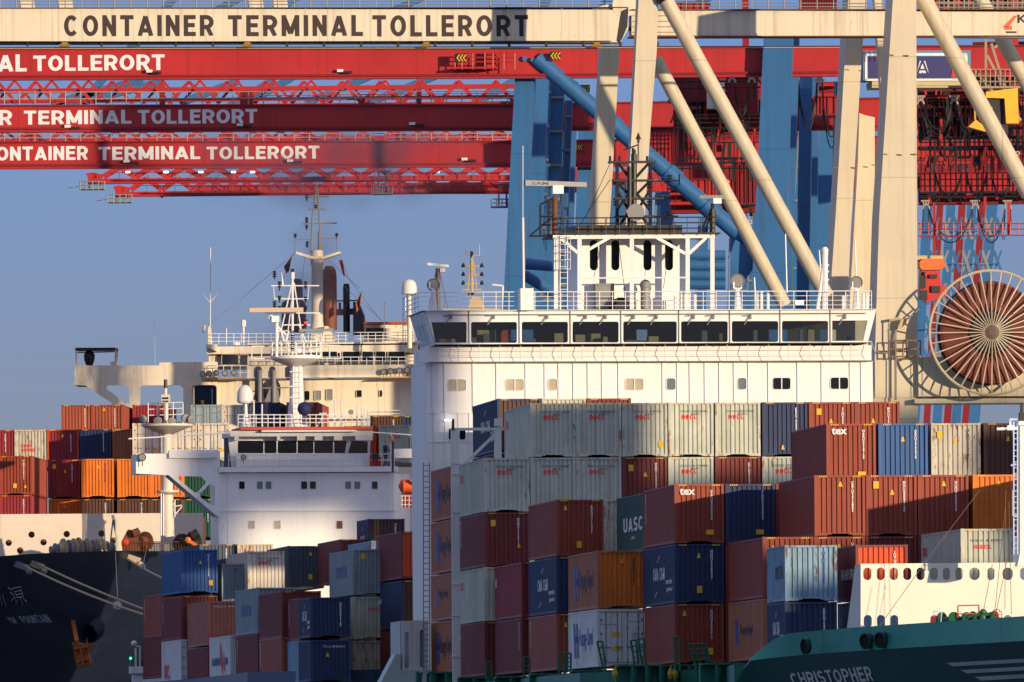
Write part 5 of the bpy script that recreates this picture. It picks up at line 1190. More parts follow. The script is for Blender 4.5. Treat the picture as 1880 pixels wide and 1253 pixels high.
    ld = MB(); ld.ladder(Fr.pt(745.5,640,1.5), Fr.pt(745.5,545,1.5), .5, .04, .4); o = ld.build('post_ladder', Mrl); o.parent = dp
    mb = MB(); Fr.tube(mb, (804,570),(804,493), .2, 8, -6); Fr.tube(mb, (801,496),(786,568), .03, 5, -6); Fr.tube(mb, (806,496),(822,566), .03, 5, -6); rp = W_('radar_post', mb, mat('post_brown', (.14,.10,.08), .6, var=.2))
    mb = MB(); Fr.bar(mb, (785,485),(824,489), .2, .2, -6); Fr.box(mb, 800, 487, 809, 494, -5.7, -6.3); o = mb.build('radar_scanner', Mrl); o.parent = rp
    mb = MB(); mm_ = mat('mast_yellow', (.52,.42,.22), .5, var=.15, rust=.2)
    for a, b, r in (((867,565),(866,470),.12),((858,540),(864,480),.05),((876,540),(869,480),.05)): Fr.tube(mb, a, b, r, 6, -6)
    for y in (490,506,522,533): Fr.tube(mb, (850,y),(885,y-1), .07, 6, -6)
    Fr.box(mb, 806, 561, 910, 565, -5.5, -6.5); Fr.poly(mb, [(852,560),(882,560),(874,540),(859,540)], -5.6, -6.4); Fr.tube(mb, (880,470),(880,450), .04, 5, -6); Fr.tube(mb,(856,468),(880,470),.04,5,-6); Fr.tube(mb,(856,468),(856,460),.06,5,-6)
    ym = W_('signal_mast', mb, mm_); 
    for x in (850.5, 884.5):
        for y in (489,505,521): lb = MB().lathe(Fr.pt(x, y, -6), [(.14,-.1),(.17,0),(.05,.25)], 8); o = lb.build('signal_lamp', Mbk); o.parent = ym
    lb = MB(); Fr.tube(lb, (866,475),(866,462), .12, 6, -6); o = lb.build('top_lamp', Mbk); o.parent = ym
    lb = MB(); Fr.box(lb, 852, 532, 862, 537, -5.8, -6.2); o = lb.build('horn', Mbk); o.parent = ym
    mb = MB(); Fr.tube(mb, (923,572),(923,526), .1, 6, -6); Fr.bar(mb, (904,523),(924,525), .14, .14, -6); W_('radar_post', mb, Mrl)
    # ---- white breakwater with round holes
    F2 = Face(0, 835, TH3)
    hs = [[(x+6*cos(2*pi*i/18), y+6*sin(2*pi*i/18)) for i in range(18)] for x, y in ((16,997),(37,1011),(58,982),(80,996),(122.5,981),(144.5,993),(186.5,980),(208,993),(252,978))]
    bw = W_('breakwater', F2.plate([(-60,945),(150,943.5),(373,942),(373,1060),(-60,1060)], hs, .08, 0), mat('breakwater_cream', (.74,.66,.54), .5, var=.08, rust=.12, streak=True))
    mb = MB(); F2.box(mb, -60, 948, 373, 1060, -2, -2.2); o = mb.build('inner_wall', Mrn); o.parent = bw
    # ---- hull: bulwark and flared bow
    topl = [(-120,1030,805),(-40,1024.5,808),(0,1021.5,810),(60,1017,813),(92,1015.5,815),(215,1011.5,823),(270,1010.5,828),(330,1010,833),(420,1010,842)]
    def smp(t):
        X = -120+540*t
        for a, b in zip(topl, topl[1:]):
            if X <= b[0]+1e-6: k = (X-a[0])/(b[0]-a[0]); return P(X, a[1]+(b[1]-a[1])*k, a[2]+(b[2]-a[2])*k)
    def low(t, w): p = smp(t); return p+Vector((-.42*w*(1-t*.6)-.02*w*w, .30*w+.015*w*w, -w))
    ws = [0,.6,1.5,3,4.5,6,8,10,13,17]; N = 40
    mb = MB(); mb.add([low(i/N, wv) for wv in ws for i in range(N+1)], [(r*(N+1)+i, r*(N+1)+i+1, (r+1)*(N+1)+i+1, (r+1)*(N+1)+i) for r in range(len(ws)-1) for i in range(N)])
    mb.add([smp(i/N) for i in range(N+1)]+[smp(i/N)+Vector((.1,.4,0)) for i in range(N+1)], [(i,i+1,N+2+i,N+1+i) for i in range(N)]); hull = W_('bow_hull', mb, Mblk, sm=True)
    mb = MB().prism([smp(i/8)+Vector((3.5,11.0,-1.5)) for i in range(9)]+[Vector((-12,960,smp(0).z-1.2)),Vector((-60,960,smp(0).z-1.2))], (0,0,-.3)); W_('forecastle_deck', mb, Mrn)
    def on(px, py, off=.04):
        t = (px+120)/540
        for _ in range(8):
            lo, hi = 0, 16
            for _ in range(22):
                w_ = (lo+hi)/2
                if proj(low(t, w_))[1] < py: lo = w_
                else: hi = w_
            t += (px-proj(low(t, lo))[0])/540
        nn = (low(t+.01, lo)-low(t-.01, lo)).cross(low(t, lo+.1)-low(t, lo)).normalized(); nn = -nn if nn.y > 0 else nn
        return low(t, lo)+nn*off
    Ml = mat('letter_faded', (.42,.50,.56), .6, var=.3, rust=.1, rustcol=(.02,.03,.05))
    def hull_text(s, quad, off=0):
        me = block_text(s, 1, 1, .17); (a, b, c, d) = [Vector((*q, 0)) for q in quad]    # lower left, lower right, upper right, upper left
        for v in me.vertices:
            u, w_ = v.co.x, v.co.y; q = (a.lerp(b, u)).lerp(d.lerp(c, u), w_); v.co = on(q.x, q.y)
        me.update(); o = link('name_lettering', me, Ml); o.parent = hull
    hull_text('YM', ((21,1145),(32,1145),(23,1132),(10,1133)), .0); hull_text('FOUNTAIN', ((44,1144.5),(95,1142.5),(84,1127.5),(32,1131.5)), .0)
    # the two characters as strokes
    st = []
    for a, b in (((13,1078),(20,1083)),((17,1087),(24,1092)),((20,1103),(26,1095)),((21,1080),(38,1077)),((22,1080),(28,1104)),((27,1086),(39,1083)),((28,1092),(41,1089)),((27,1086),(30,1097)),((37,1083),(42,1095)),((30,1097),(42,1095)),((36,1097),(41,1111)),((31,1101),(29,1108)),((42,1099),(48,1105)),((-3,1089),(3,1110)),((3,1091),(10,1113)),((-8,1090),(-6,1104))): st.append((a, b))
    mb = MB()
    for a, b in st:
        pa, pb = on(*a, .05), on(*b, .05); mb.bar(pa, pb, .02, .055)
    o = mb.build('name_characters', Ml); o.parent = hull
    # anchor in its pocket
    c = on(158, 1160, .1); mb = MB()
    ax = Vector((-.45,-.75,-.45)).normalized(); mb.lathe(c, [(1.0,-1.0),(.92,-.1),(.80,.05),(.62,.0),(.5,-.6)], 24, ax)
    hp = W_('hawse_pocket', mb, Mblk, sm=True)
    mb = MB(); a = on(128,1138,.3); mb.bar(a, P(141,1180,811), .3, .3)
    mb.prism([P(x,y,810) for x,y in ((134,1187),(143,1180),(157,1184),(165,1216),(163,1221),(142,1227.5),(138,1212))], (.15,.8,0))
    for q in ((138,1192,8),(150,1196,6),(142,1208,7),(155,1212,6)): mb.ball(P(q[0]+3,q[1],809.9), .16, 8)
    mb.bar(P(136,1190,809.7), P(160,1187,809.7), .16, .2); mb.bar(P(140,1214,809.7), P(163,1208,809.7), .14, .2); mb.bar(P(147,1183,809.6), P(153,1222,809.6), .12, .16)
    mb.prism([P(x,y,809.8) for x,y in ((134,1187),(131,1178),(139,1183))], (0,.3,0)); mb.prism([P(x,y,809.8) for x,y in ((157,1184),(160,1171),(162,1200))], (0,.3,0)); mb.prism([P(x,y,810.5) for x,y in ((160,1185),(176,1188),(164,1198))], (0,.3,0))
    W_('anchor', mb, mat('anchor_rust', (.45,.12,.025), .8, var=.3, rust=.5, rustcol=(.08,.02,.01), scale=1.5))
    # deck gear on the forecastle
    Mdr = mat('drum_tan', (.45,.36,.24), .7, var=.3, rust=.2); Mdg = mat('drum_grey', (.20,.23,.27), .6, var=.2)
    F3 = Face(100, 825, TH3)
    for i, (x, r, M_) in enumerate(((99,.5,Mdg),(114,.85,Mdr),(124,.75,Mdg),(133,.85,Mdr),(143,.85,Mdr),(151,.7,Mdg),(158,.85,Mdr),(168,.75,Mdg),(176,.8,Mdr),(186,.85,Mdr),(194,.65,Mdg),(204,.6,Mdg))):
        mb = MB(); mb.lathe(F3.pt(x, 1010, -1-.1*i), [(r,-.12),(r,-.06),(r*.55,-.04),(r*.55,.3)], 22, Vector((-.9,-.42,0))); W_('mooring_drum', mb, M_, sm=True)
    mb = MB(); F3.bar(mb, (216,1013),(215,954), .28, off=.5); F3.bar(mb, (194,1011),(190,954), .08, off=.5); W_('deck_post', mb, Mcr)
    mb = MB(); F3.bar(mb, (207,946),(216,990), .22, off=.2); F3.bar(mb, (201,1010),(208,950), .1, off=.2); W_('leaning_boom', mb, Mgy)
    wn = MB(); F3.poly(wn, [(222,995),(234,972),(252,975),(258,990),(256,1012),(224,1012)], -.3, -1.2); wn.lathe(F3.pt(261,995,-.5), [(.75,-.4),(.75,-.3),(.4,-.25),(.4,.3)], 20, (-.6,-.8,0)); F3.tube(wn, (245,980),(256,976), .3, 8, 0); W_('windlass', wn, Mrn, sm=True)
    mb = MB(); mb.ball(F3.pt(230,996,.3), .28, 10); W_('red_buoy', mb, mat('buoy_red', (.55,.04,.02)))
    wn = MB(); wn.lathe(F3.pt(331,999,-.5), [(.75,-.4),(.75,-.2),(.45,-.15),(.45,.4)], 20, (-.5,-.85,0)); F3.poly(wn, [(338,1000),(345,978),(360,975),(368,990),(368,1005),(350,1008)], -.2, -1.4); F3.tube(wn, (352,985),(364,978), .35, 10, 0); wd = W_('windlass', wn, Mbk, sm=True)
    mb = MB(); F3.bar(mb, (346,993),(362,1002), .22, off=.6); mb.ball(F3.pt(345,992,.6), .24, 8); o = mb.build('brake_lever', mat('lever_orange', (.65,.16,.03))); o.parent = wd
    mb = MB(); 
    for x in (245,272,283,300): F3.box(mb, x, 996, x+10, 1012, -.5, -1.2)
    W_('bollard', mb, Mdg)
    rl = MB()
    for i in range(26): x = 238+5*i; F3.tube(rl, (x,1012),(x,995), .02, 4, .2)
    F3.tube(rl, (238,995),(366,995), .03, 5, .2); W_('bow_railing', rl, Mrn)
    # roller fairleads on the hull side
    for x, y in ((34,1034),(62,1033),(238,1022)):
        mb = MB(); p = on(x, y, .3); mb.bar(p+Vector((-.5,0,.1)), p+Vector((.5,0,-.25)), .35, .45); mb.ball(p+Vector((.5,-.2,-.5)), .25, 8); W_('roller_fairlead', mb, Mdr if x > 50 else Mdg, sm=True)
    # ---- foremast with floodlight bowl
    F4 = Face(306, 828, TH3); s = F/828; My = mat('mast_cream', (.66,.60,.50))
    mb = MB(); c = F4.pt(308, 1010); h = lambda y: F4.pt(308, y).z-c.z
    mb.lathe(c, [(13/s,0),(11/s,h(910)),(10.5/s,h(900)),(9/s,h(785))], 16); mb.lathe(F4.pt(308,907), [(4/s,-.2),(21/s,.1),(21/s,.25)], 16); fm = W_('foremast', mb, My, sm=True)
    mb = MB(); mb.lathe(F4.pt(307,783), [(9/s,-.6),(47/s,.0),(47/s,.15)], 24); o = mb.build('lamp_platform', My, None, True); o.parent = fm
    mb = MB(); F4.box(mb, 297, 725, 312, 740, .3, -.3); F4.tube(mb, (305,783),(305,738), .16, 8, 0); F4.tube(mb, (304,725),(304,712), .12, 8, 0); o = mb.build('lamp_stack', My); o.parent = fm
    mb = MB(); F4.tube(mb, (304,713),(304,697), .13, 8, 0); F4.box(mb, 299, 730, 310, 733.5, .35, .2); F4.box(mb, 299, 736, 310, 738.5, .35, .2); o = mb.build('black_lamp', Mbk); o.parent = fm
    rl = MB()
    for y in (741,752,763): F4.tube(rl, (272,y),(336,y-2), .035, 5, -.8)
    for x in (272,290,318,336): F4.tube(rl, (x,780),(x,740), .035, 5, -.8)
    for x0 in (296,):
        F4.tube(rl, (296,1000),(296,905), .05, 5, .5); F4.tube(rl, (300,1000),(300,905), .05, 5, .5)
    for a, b in (((321,918),(321,950)),((321,930),(334,928)),((322,945),(334,930))): F4.tube(rl, a, b, .05, 5, .3)
    o = rl.build('platform_railing', Mrl); o.parent = fm
    for x, y in ((262,770),(290,773),(315,774),(340,768),(350,770)): 
        mb = MB().lathe(F4.pt(x, y, 1), [(.15,-.35),(.3,-.1),(.32,.1),(.28,.12)], 12, Vector(((x-306)*.02,-1,-.35))); o = mb.build('floodlight', Mgy, None, True); o.parent = fm
    # lifeboat seen in the gap before the big white bridge
    mb = MB(); c = P(752, 893, 700); mb.lathe(c, [(.05,-2.2),(.5,-1.6),(.62,-.6),(.62,.8),(.45,1.7),(.05,2.1)], 14, (1,.3,0)); 
    return root
def lifeboat():
    t = thing('lifeboat', 'orange enclosed lifeboat half hidden beside the big white bridge wall', 'lifeboat', P(752,906,716))
    me = MB().lathe(P(753,893,716), [(.05,-.75),(.42,-.55),(.47,.3),(.46,1.2)], 14, (1,.3,0)).mesh('hull', True); o = wpart('hull', me, Mor, t)
    mb = MB().box(tuple(P(737,908,716)-Vector((0,.4,0))), tuple(P(758,906,716)+Vector((0,.4,0)))); wpart('keel', mb, Mbk, t)
    mb = MB().bar(P(747,882,715.5), P(759,889,715.5), .1, .15); wpart('strap', mb, Mbk, t)
    t2 = thing('boat_cradle', 'red cradle with white rails under the orange lifeboat', 'cradle', P(752,932,716))
    mb = MB().box(tuple(P(737,932,716)-Vector((0,.3,0))), tuple(P(757,909,716)+Vector((0,.3,0)))); wpart('panel', mb, Mrd, t2)
    rl = MB(); 
    for y in (911,919,927): rl.tube(P(736,y,715.2), P(758,y,715.2), .025, 5)
    for x in (738,744,751,757): rl.tube(P(x,932,715.2), P(x,910,715.2), .03, 5)
    wpart('railing', rl, Mrl, t2)
def ropes():
    M = mat('rope_tan', (.45,.34,.24), .8, var=.15, scale=2)
    def rope(a, b, lab, sag=.5):
        mb = MB(); n = 14; pts = []
        for i in range(n+1):
            t = i/n; p = a.lerp(b, t); p.z -= sag*4*t*(1-t); pts.append(p)
        mb.path(pts, .085, 8); o = mb.build('mooring_rope', M, None, True); tag(o, lab, 'rope', 'mooring ropes of the black ship')
        return pts
    rope(P(46,1040,811), P(300,1140,790), 'lower mooring rope running from the white fairlead down to the right', .25)
    rope(P(70,1036,813), P(300,1132,793), 'upper mooring rope running from the tan fairlead down to the right', .15)
    rope(P(234,1027,822), P(302,1064,800), 'short mooring rope below the windlass, carrying a small disc', .05)
    Mc = mat('disc_cream', (.62,.56,.48), .7, var=.2)
    for x, y, D, lab in ((215.5,1111.5,797,'large round rat guard disc hanging on the two long ropes'),(262,1040.5,812,'small round rat guard disc on the short rope by the windlass')):
        t = thing('rat_guard', lab, 'rat guard', P(x, y, D), 'rat guards on the mooring ropes'); r = .30 if x < 220 else .22
        mb = MB().lathe(P(x,y,D), [(r,-.03),(r,.03)], 20, (.25,-.95,0)); wpart('disc', mb, Mc, t)
        mb = MB().bar(P(x+.5,y,D-.1), P(x+.5,y+7,D-.1), .05, .02); wpart('slot', mb, Mbk, t)
    mb = MB().tube(P(212,1015,822), P(216,1098,799), .03, 5); o = mb.build('hanging_line', M); tag(o, 'thin line hanging from the bulwark down to the large rope disc', 'line')
    mb = MB().tube(P(270,1003,822), P(263,1036,813), .025, 5); o = mb.build('hanging_line', M); tag(o, 'thin slanting line down to the small rope disc', 'line')
# ================================================================ quay cranes
Mck = mat('crane_cream', (.58,.51,.37), .48, var=.10, rust=.08, scale=.25, streak=True, seam=(30,7.3), grime=.35)
Mckr = mat('crane_cream_rusty', (.66,.60,.46), .5, var=.08, rust=.17, scale=.3, streak=True, rustcol=(.26,.11,.03), seam=(5.5,30), grime=.55)
Mbl = mat('crane_blue', (.032,.14,.34), .42, var=.16, rust=.05, scale=.15, streak=True, seam=(30,8.5), grime=.4)
Mre = mat('crane_red', (.43,.022,.022), .45, var=.3, rust=.12, scale=.12, streak=True, rustcol=(.16,.02,.015), seam=(6.2,30), grime=.5)
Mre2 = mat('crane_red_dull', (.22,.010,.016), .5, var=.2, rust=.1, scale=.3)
Mcb = mat('cable_black', (.012,.010,.012), .6, var=0)
Mhook = mat('festoon_grey', (.35,.30,.26), .6, var=.1)
TC = R(5.5)
def chevron(root, fc, x, y, s, off):
    mb = MB(); fc.box(mb, x, y, x+s*1.25, y+s, off, off-.05); o = mb.build('warning_board', Mbk); o.parent = root; o.location = -root.location if root.type == 'EMPTY' else (0,0,0)
    c = MB()
    for k in range(3):
        x0 = x+s*.12+k*s*.36
        fc.poly(c, [(x0+s*.3,y+s*.1),(x0+s*.45,y+s*.1),(x0+s*.15,y+s*.5),(x0,y+s*.5)], off+.03, off+.01)
        fc.poly(c, [(x0,y+s*.5),(x0+s*.15,y+s*.5),(x0+s*.45,y+s*.9),(x0+s*.3,y+s*.9)], off+.03, off+.01)
    q = c.build('chevrons', M_stk); q.parent = o
def leg(root, pts, D, dep, M, yaw, name='leg', off=0):
    fc = Face(pts[0][0], D, yaw); mb = MB(); fc.poly(mb, pts, off, off-dep); return wpart(name, mb, M, root)
def cream_crane():
    root = thing('gantry_crane', 'cream quay crane whose boom carries the large dark lettering across the top', 'crane', P(1640, 1600, 700))
    W_ = lambda n, mb, mt=Mck, par=root, sm=False: wpart(n, mb, mt, par, sm)
    F1 = Face(1140, 702, TC)
    bm = MB(); F1.poly(bm, [(-160,16.5),(1152,19.5),(1152,55),(1138,79),(-160,76.5)], .5, -.9)
    boom = W_('boom', bm, Mckr)
    fl = MB(); F1.box(fl, -160, 14.5, 1152, 17, .75, -1.1); o = fl.build('top_flange', Mrn); o.parent = boom
    bl = MB(); F1.box(bl, -160, 76.5, 1120, 79.5, .75, -1.1); F1.box(bl, -160, 85.5, 1540, 89, .5, .2); F1.box(bl, -160, 80, 1120, 81.5, .3, -.8)
    for i in range(19): F1.box(bl, -20+68*i, 78, -16+68*i, 86, .5, .1)
    o = bl.build('trolley_rail', Mbk); o.parent = boom
    tr = MB(); F1.box(tr, -160, 89, 1540, 90.5, .5, .1); o = tr.build('rail_edge', mat('rail_tan', (.45,.33,.18), .6)); o.parent = boom
    for x in (112, 447, 775, 1088):
        c = MB(); F1.box(c, x, 79, x+11, 87, .8, .3); F1.tube(c, (x-3,84),(x+16,84), .1, 6, .9); o = c.build('rail_clamp', mat('brass_dark', (.25,.16,.05), .6, rust=.3)); o.parent = boom
    for s, x0, x1, y0, y1 in (('CONTAINER',117,391,29,68),('TERMINAL',418,665,29,68),('TOLLERORT',683,968,29,68.5)):
        a, b = F1.uv(x0, y1), F1.uv(x1, y0); me = block_text(s, b[0]-a[0], b[1]-a[1], .20, .2)
        me.transform(F1.m(.515) @ Matrix.Translation((a[0], a[1], 0))); o = link('lettering', me, mat('letter_dark_brown', (.035,.018,.018), .6, var=.2)); o.parent = boom
    for x in (289,465,560,905,1030): 
        sm = MB(); F1.box(sm, x, 17, x+.6, 77, .515, .4); o = sm.build('weld_seam', Mckr); o.parent = boom
    # hinge and main girder
    gd = MB(); F1.poly(gd, [(1158,20),(2050,24),(2050,71),(1158,66)], .5, -.9); gi = W_('main_girder', gd, Mckr)
    o = MB(); F1.box(o, 1158, 17.5, 2050, 20.5, .75, -1.1); F1.box(o, 1155, 66.5, 2050, 69.5, .75, -1.1); q = o.build('flange', Mrn); q.parent = gi
    o = MB(); 
    for y in (30,40,50,60): F1.box(o, 1160, y, 1240, y+1, .55, .45)
    q = o.build('louvre', Mrn); q.parent = gi
    hg = MB(); F1.poly(hg, [(1140,22),(1152,16),(1150,50),(1140,74),(1136,79),(1132,76)], .6, -1.0); F1.box(hg, 1150, 50, 1178, 56, .3, -.8); W_('hinge', hg, Mbk)
    sh = MB(); F1.poly(sh, [(1085,18),(1110,10),(1138,5),(1158,2),(1178,2),(1178,18)], .2, -.9); sh.lathe(F1.pt(1146,10,.4), [(.75,-.1),(.75,.12)], 20, F1.n); W_('hinge_cover', sh, Mckr, sm=True)
    a, b = F1.uv(1866, 44), F1.uv(1895, 28); me = fit_text('KONE', (b[0]-a[0])*2.6, b[1]-a[1], .02); me.transform(F1.m(.515) @ Matrix.Translation((a[0], a[1], 0))); o = link('lettering', me, M_ltk); o.parent = gi
    lg = MB(); F1.poly(lg, [(1840,50),(1860,30),(1866,30),(1849,52)], .53, .5); F1.poly(lg, [(1840,50),(1856,49),(1856,56),(1843,56)], .53, .5); o = lg.build('logo', mat('logo_orange', (.65,.12,.04))); o.parent = gi
    lg = MB(); F1.box(lg, 1845, 59, 1864, 62, .53, .5); o = lg.build('logo_bar', M_ltk); o.parent = gi
    # legs: near and far frame
    leg(root, [(1175.5,-60),(1209.5,-60),(1206,90),(1194,240),(1181,440),(1163,700),(1140,1250),(1105,1250),(1128,700),(1150,400),(1160,240)], 690, 1.5, Mck, TC)
    leg(root, [(1105,84),(1138,84),(1120,400),(1112,560),(1090,1250),(1055,1250),(1076,560),(1085,400)], 714, 1.8, Mck, TC)
    leg(root, [(1643,-60),(1682,-60),(1685,760),(1687,1250),(1600,1250),(1603,760),(1614,400)], 688, 3.4, Mck, TC)
    leg(root, [(1561,-60),(1593,-60),(1562,420),(1556,560),(1540,1250),(1500,1250),(1523,560),(1534,400)], 712, 3.0, Mck, TC)
    leg(root, [(1578,208),(1589,212),(1606,216),(1606,1250),(1545,1250),(1560,560),(1575,300)], 714.5, 1.2, Mck, TC, 'leg_stiffener')
    leg(root, [(1601,-60),(1614,-60),(1640,200),(1620,200)], 716, 1.0, Mck, TC, 'leg_stiffener')
    tb = lambda a, b, r, D, D2=None: W_('diagonal_brace', MB().tube(P(*a, D), P(*b, D2 or D), r, 20), Mck, sm=True)
    tb((1211,-20),(1518,545),.46,690,690); tb((1203,108),(1441,562),.44,714,714); tb((1686,-20),(1890,358),.50,690); tb((1784,-30),(1905,190),.46,712)
    cp = MB(); cp.tube(P(1213,-16,690), P(1222,2,690), .5, 16); W_('brace_collar', cp, Mbk)
    for x, y in ((1405,316),(1445,389),(1335,334),(1377,408),(1818,200),(1868,282)):
        D = 690 if (x in (1405,1445,1818,1868)) else 714
        e = MB(); c = P(x, y, D); 
        for k in range(12): t0, t1 = 2*pi*k/12, 2*pi*(k+1)/12; e.tube(c+Vector((.11*cos(t0),0,.11*sin(t0))), c+Vector((.11*cos(t1),0,.11*sin(t1))), .035, 5)
        e.bar(c-Vector((.1,0,.05)), c-Vector((.38,0,.05)), .06); W_('lifting_eye', e, Mck)
    ss = MB()
    for x, y, D in ((1555,128,690),(1580,130,690),(1637,101,688),(1665,102,688),(1625,283,688),(1652,284,688),(1680,283,688),(1534,308,712),(1568,308,712),(1604,303,714)):
        ss.bar(P(x-4,y,D-.05), P(x+4,y+1,D-.05), .1, .06)
    W_('bracket', ss, mat('bracket_rust', (.25,.12,.05), .7, rust=.4))
    # portal beam, cable reel with spokes
    F2 = Face(1605, 688, TC)
    bm = MB(); F2.box(bm, 1606, 660, 2100, 731, .2, -1.8); F2.box(bm, 1684, 655, 2100, 729, .6, .2); pbm = W_('portal_beam', bm, Mck)
    bm = MB(); F2.box(bm, 1676, 731.5, 2100, 742, .9, -2.0); o = bm.build('walkway', Mck); o.parent = pbm
    sm = MB()
    for x in (1671.5,1690.5): F2.box(sm, x, 658, x+.7, 731, .23 if x < 1680 else .63, .1)
    for p in (((1606,646),(1632,649)),((1632,649),(1632,740)),((1606,646),(1600,630))): F2.tube(sm, *p, .035, 5, .4)
    o = sm.build('pipe_seam', Mgy); o.parent = pbm
    lm = MB(); F2.tube(lm, (1644.5,735),(1644,607), .07, 6, .6); F2.tube(lm, (1644,606),(1690,565), .05, 6, .6); F2.tube(lm,(1632,634),(1632,590),.05,5,.6); lmo = W_('lamp_pole', lm, Mgy)
    l2 = MB(); F2.poly(l2, [(1644,606),(1651,588),(1668,584),(1652,604)], .9, .4); F2.tube(l2,(1633,588),(1652,585),.1,6,.7); o = l2.build('lamp_head', mat('lamp_tan', (.5,.38,.2))); o.parent = lmo
    rl = MB()
    for y in (625.5,641,655): F2.tube(rl, (1632,y),(1690,y), .05, 5, 1.0)
    for x in (1632,1644,1658,1665,1690): F2.tube(rl, (x,657),(x,625), .05, 5, 1.0)
    W_('platform_railing', rl, mat('rail_rust', (.25,.14,.08), .6, rust=.3))
    c = F2.pt(1820, 611, 3.0); s = F/686
    dr = MB().lathe(c, [(92/s,-1.1),(93/s,-.6),(93/s,-.25),(86/s,-.2),(30/s,-.2)], 48, F2.n); reel = W_('cable_reel', dr, mat('reel_red_brown', (.17,.045,.035), .5, var=.15, rust=.1), sm=True)
    dr = MB().lathe(c, [(96/s,-1.15),(96/s,-.9),(93.5/s,-.85)], 48, F2.n); o = dr.build('drum_rim', mat('reel_rim_dark', (.10,.035,.025), .6)); o.parent = reel
    cb = MB()
    for k in range(26):
        r = (40+2*k)/s; n = 48
        for i in range(n): t0, t1 = 2*pi*i/n, 2*pi*(i+1)/n; e = lambda t: c+F2.u*r*cos(t)+Vector((0,0,r*sin(t)))+F2.n*(-.19); cb.tube(e(t0), e(t1), .022, 4, cap=False)
    o = cb.build('wound_cable', mat('cable_red', (.22,.065,.05), .5, var=.1)); o.parent = reel
    hb = MB().lathe(c, [(42/s,-.2),(40/s,.0),(16/s,.02)], 8, F2.n); o = hb.build('hub_plate', Mbk); o.parent = reel
    sp = MB(); N = 36
    for k in range(N):
        t = 2*pi*k/N; d_ = F2.u*cos(t)+Vector((0,0,sin(t))); sp.bar(c+d_*(13/s)+F2.n*.40, c+d_*(97/s)+F2.n*.05, .04, .05, .085, .08); sp.tube(c+d_*(97/s)+F2.n*.05, c+d_*(114/s)-F2.n*.1, .05, 5)
    o = sp.build('spokes', mat('spoke_cream', (.50,.42,.31), .5, rust=.3, scale=2)); o.parent = reel
    rg = MB(); n = 72
    for i in range(n):
        t0, t1 = 2*pi*i/n, 2*pi*(i+1)/n; e = lambda t: c+(F2.u*cos(t)+Vector((0,0,sin(t))))*(114/s)-F2.n*.1; rg.tube(e(t0), e(t1), .085, 6, cap=False)
    o = rg.build('outer_ring', mat('ring_cream', (.48,.40,.27), .5, rust=.35, scale=2)); o.parent = reel; rg = MB()
    rg.lathe(c, [(12/s,.30),(13/s,.45),(6/s,.5)], 20, F2.n); o = rg.build('hub', mat('hub_dark', (.10,.07,.05), .6, rust=.3, scale=3)); o.parent = reel
    ax = MB().tube(c-F2.n*.3, c-F2.n*3.2, .5, 12); o = ax.build('axle', Mbk); o.parent = reel
    # trolley platform, ladders, machinery by the right tubes
    tl = MB(); F5 = Face(1690, 722, TC)
    for y in (5,14,24): F5.tube(tl, (1685,y),(1960,y), .05, 5, 0)
    for i in range(30): F5.tube(tl, (1688+9*i,40),(1688+9*i,0), .04, 5, 0)
    F5.box(tl, 1685, 38, 1800, 42, 0, -2)
    for a, b in (((1810,50),(1810,160)),((1820,80),(1846,165)),((1826,88),(1846,72)),((1812,102),(1858,190)),((1790,130),(1870,225)),((1690,45),(1700,68)),((1840,165),(1874,222))): F5.bar(tl, a, b, .16, off=0)
    for x in range(1782, 1880, 9): F5.tube(tl, (x,160),(x,128), .04, 5, .3)
    for y in (128,140,150): F5.tube(tl, (1780,y),(1880,y), .04, 5, .3)
    F5.box(tl, 1780, 159, 1880, 163, .3, -1.5); W_('trolley_platform', tl, mat('steel_tan', (.34,.26,.18), .6, rust=.3))
    cab = MB(); F5.poly(cab, [(1808,170),(1866,163),(1868,228),(1845,228),(1842,182),(1808,181)], .6, -.6); F5.poly(cab, [(1776,234),(1790,221),(1808,235),(1808,243)], .5, -.3); F5.tube(cab, (1790,221),(1789,185), .06, 6, .2); W_('yellow_cab', cab, mat('cab_yellow', (.75,.42,.02), .45, rust=.08))
    dk = MB(); F5.box(dk, 1808, 182, 1841, 228, .2, -.8); F5.box(dk, 1820, 229, 1850, 246, .3, -.5); W_('cab_interior', dk, Mbk)
    rl = MB()
    for y in (3,9): F1.tube(rl, (-160,y-1),(1140,y), .035, 5, -.6); F1.tube(rl, (1160,y+2),(2050,y+6), .035, 5, -.6)
    for i in range(70): x = -60+30*i; F1.tube(rl, (x,17),(x,-12), .04, 5, -.6)
    W_('boom_railing', rl, Mgy)
    for x in (40, 110, 460, 505):
        e = MB(); F1.poly(e, [(x,17),(x-4,-12),(x+22,-12),(x+26,17)], -.6, -1.4); W_('boom_bracket', e, Mckr)
    return root
def truss(mb, fc, x0, x1, yt, yb, n, off, r=.16, alt=False):
    for i in range(n):
        a, b, c = x0+(x1-x0)*i/n, x0+(x1-x0)*(i+.5)/n, x0+(x1-x0)*(i+1)/n
        fc.bar(mb, (a,yb),(b,yt), r*1.6, off=off); fc.bar(mb, (b,yt),(c,yb), r*1.6, off=off)
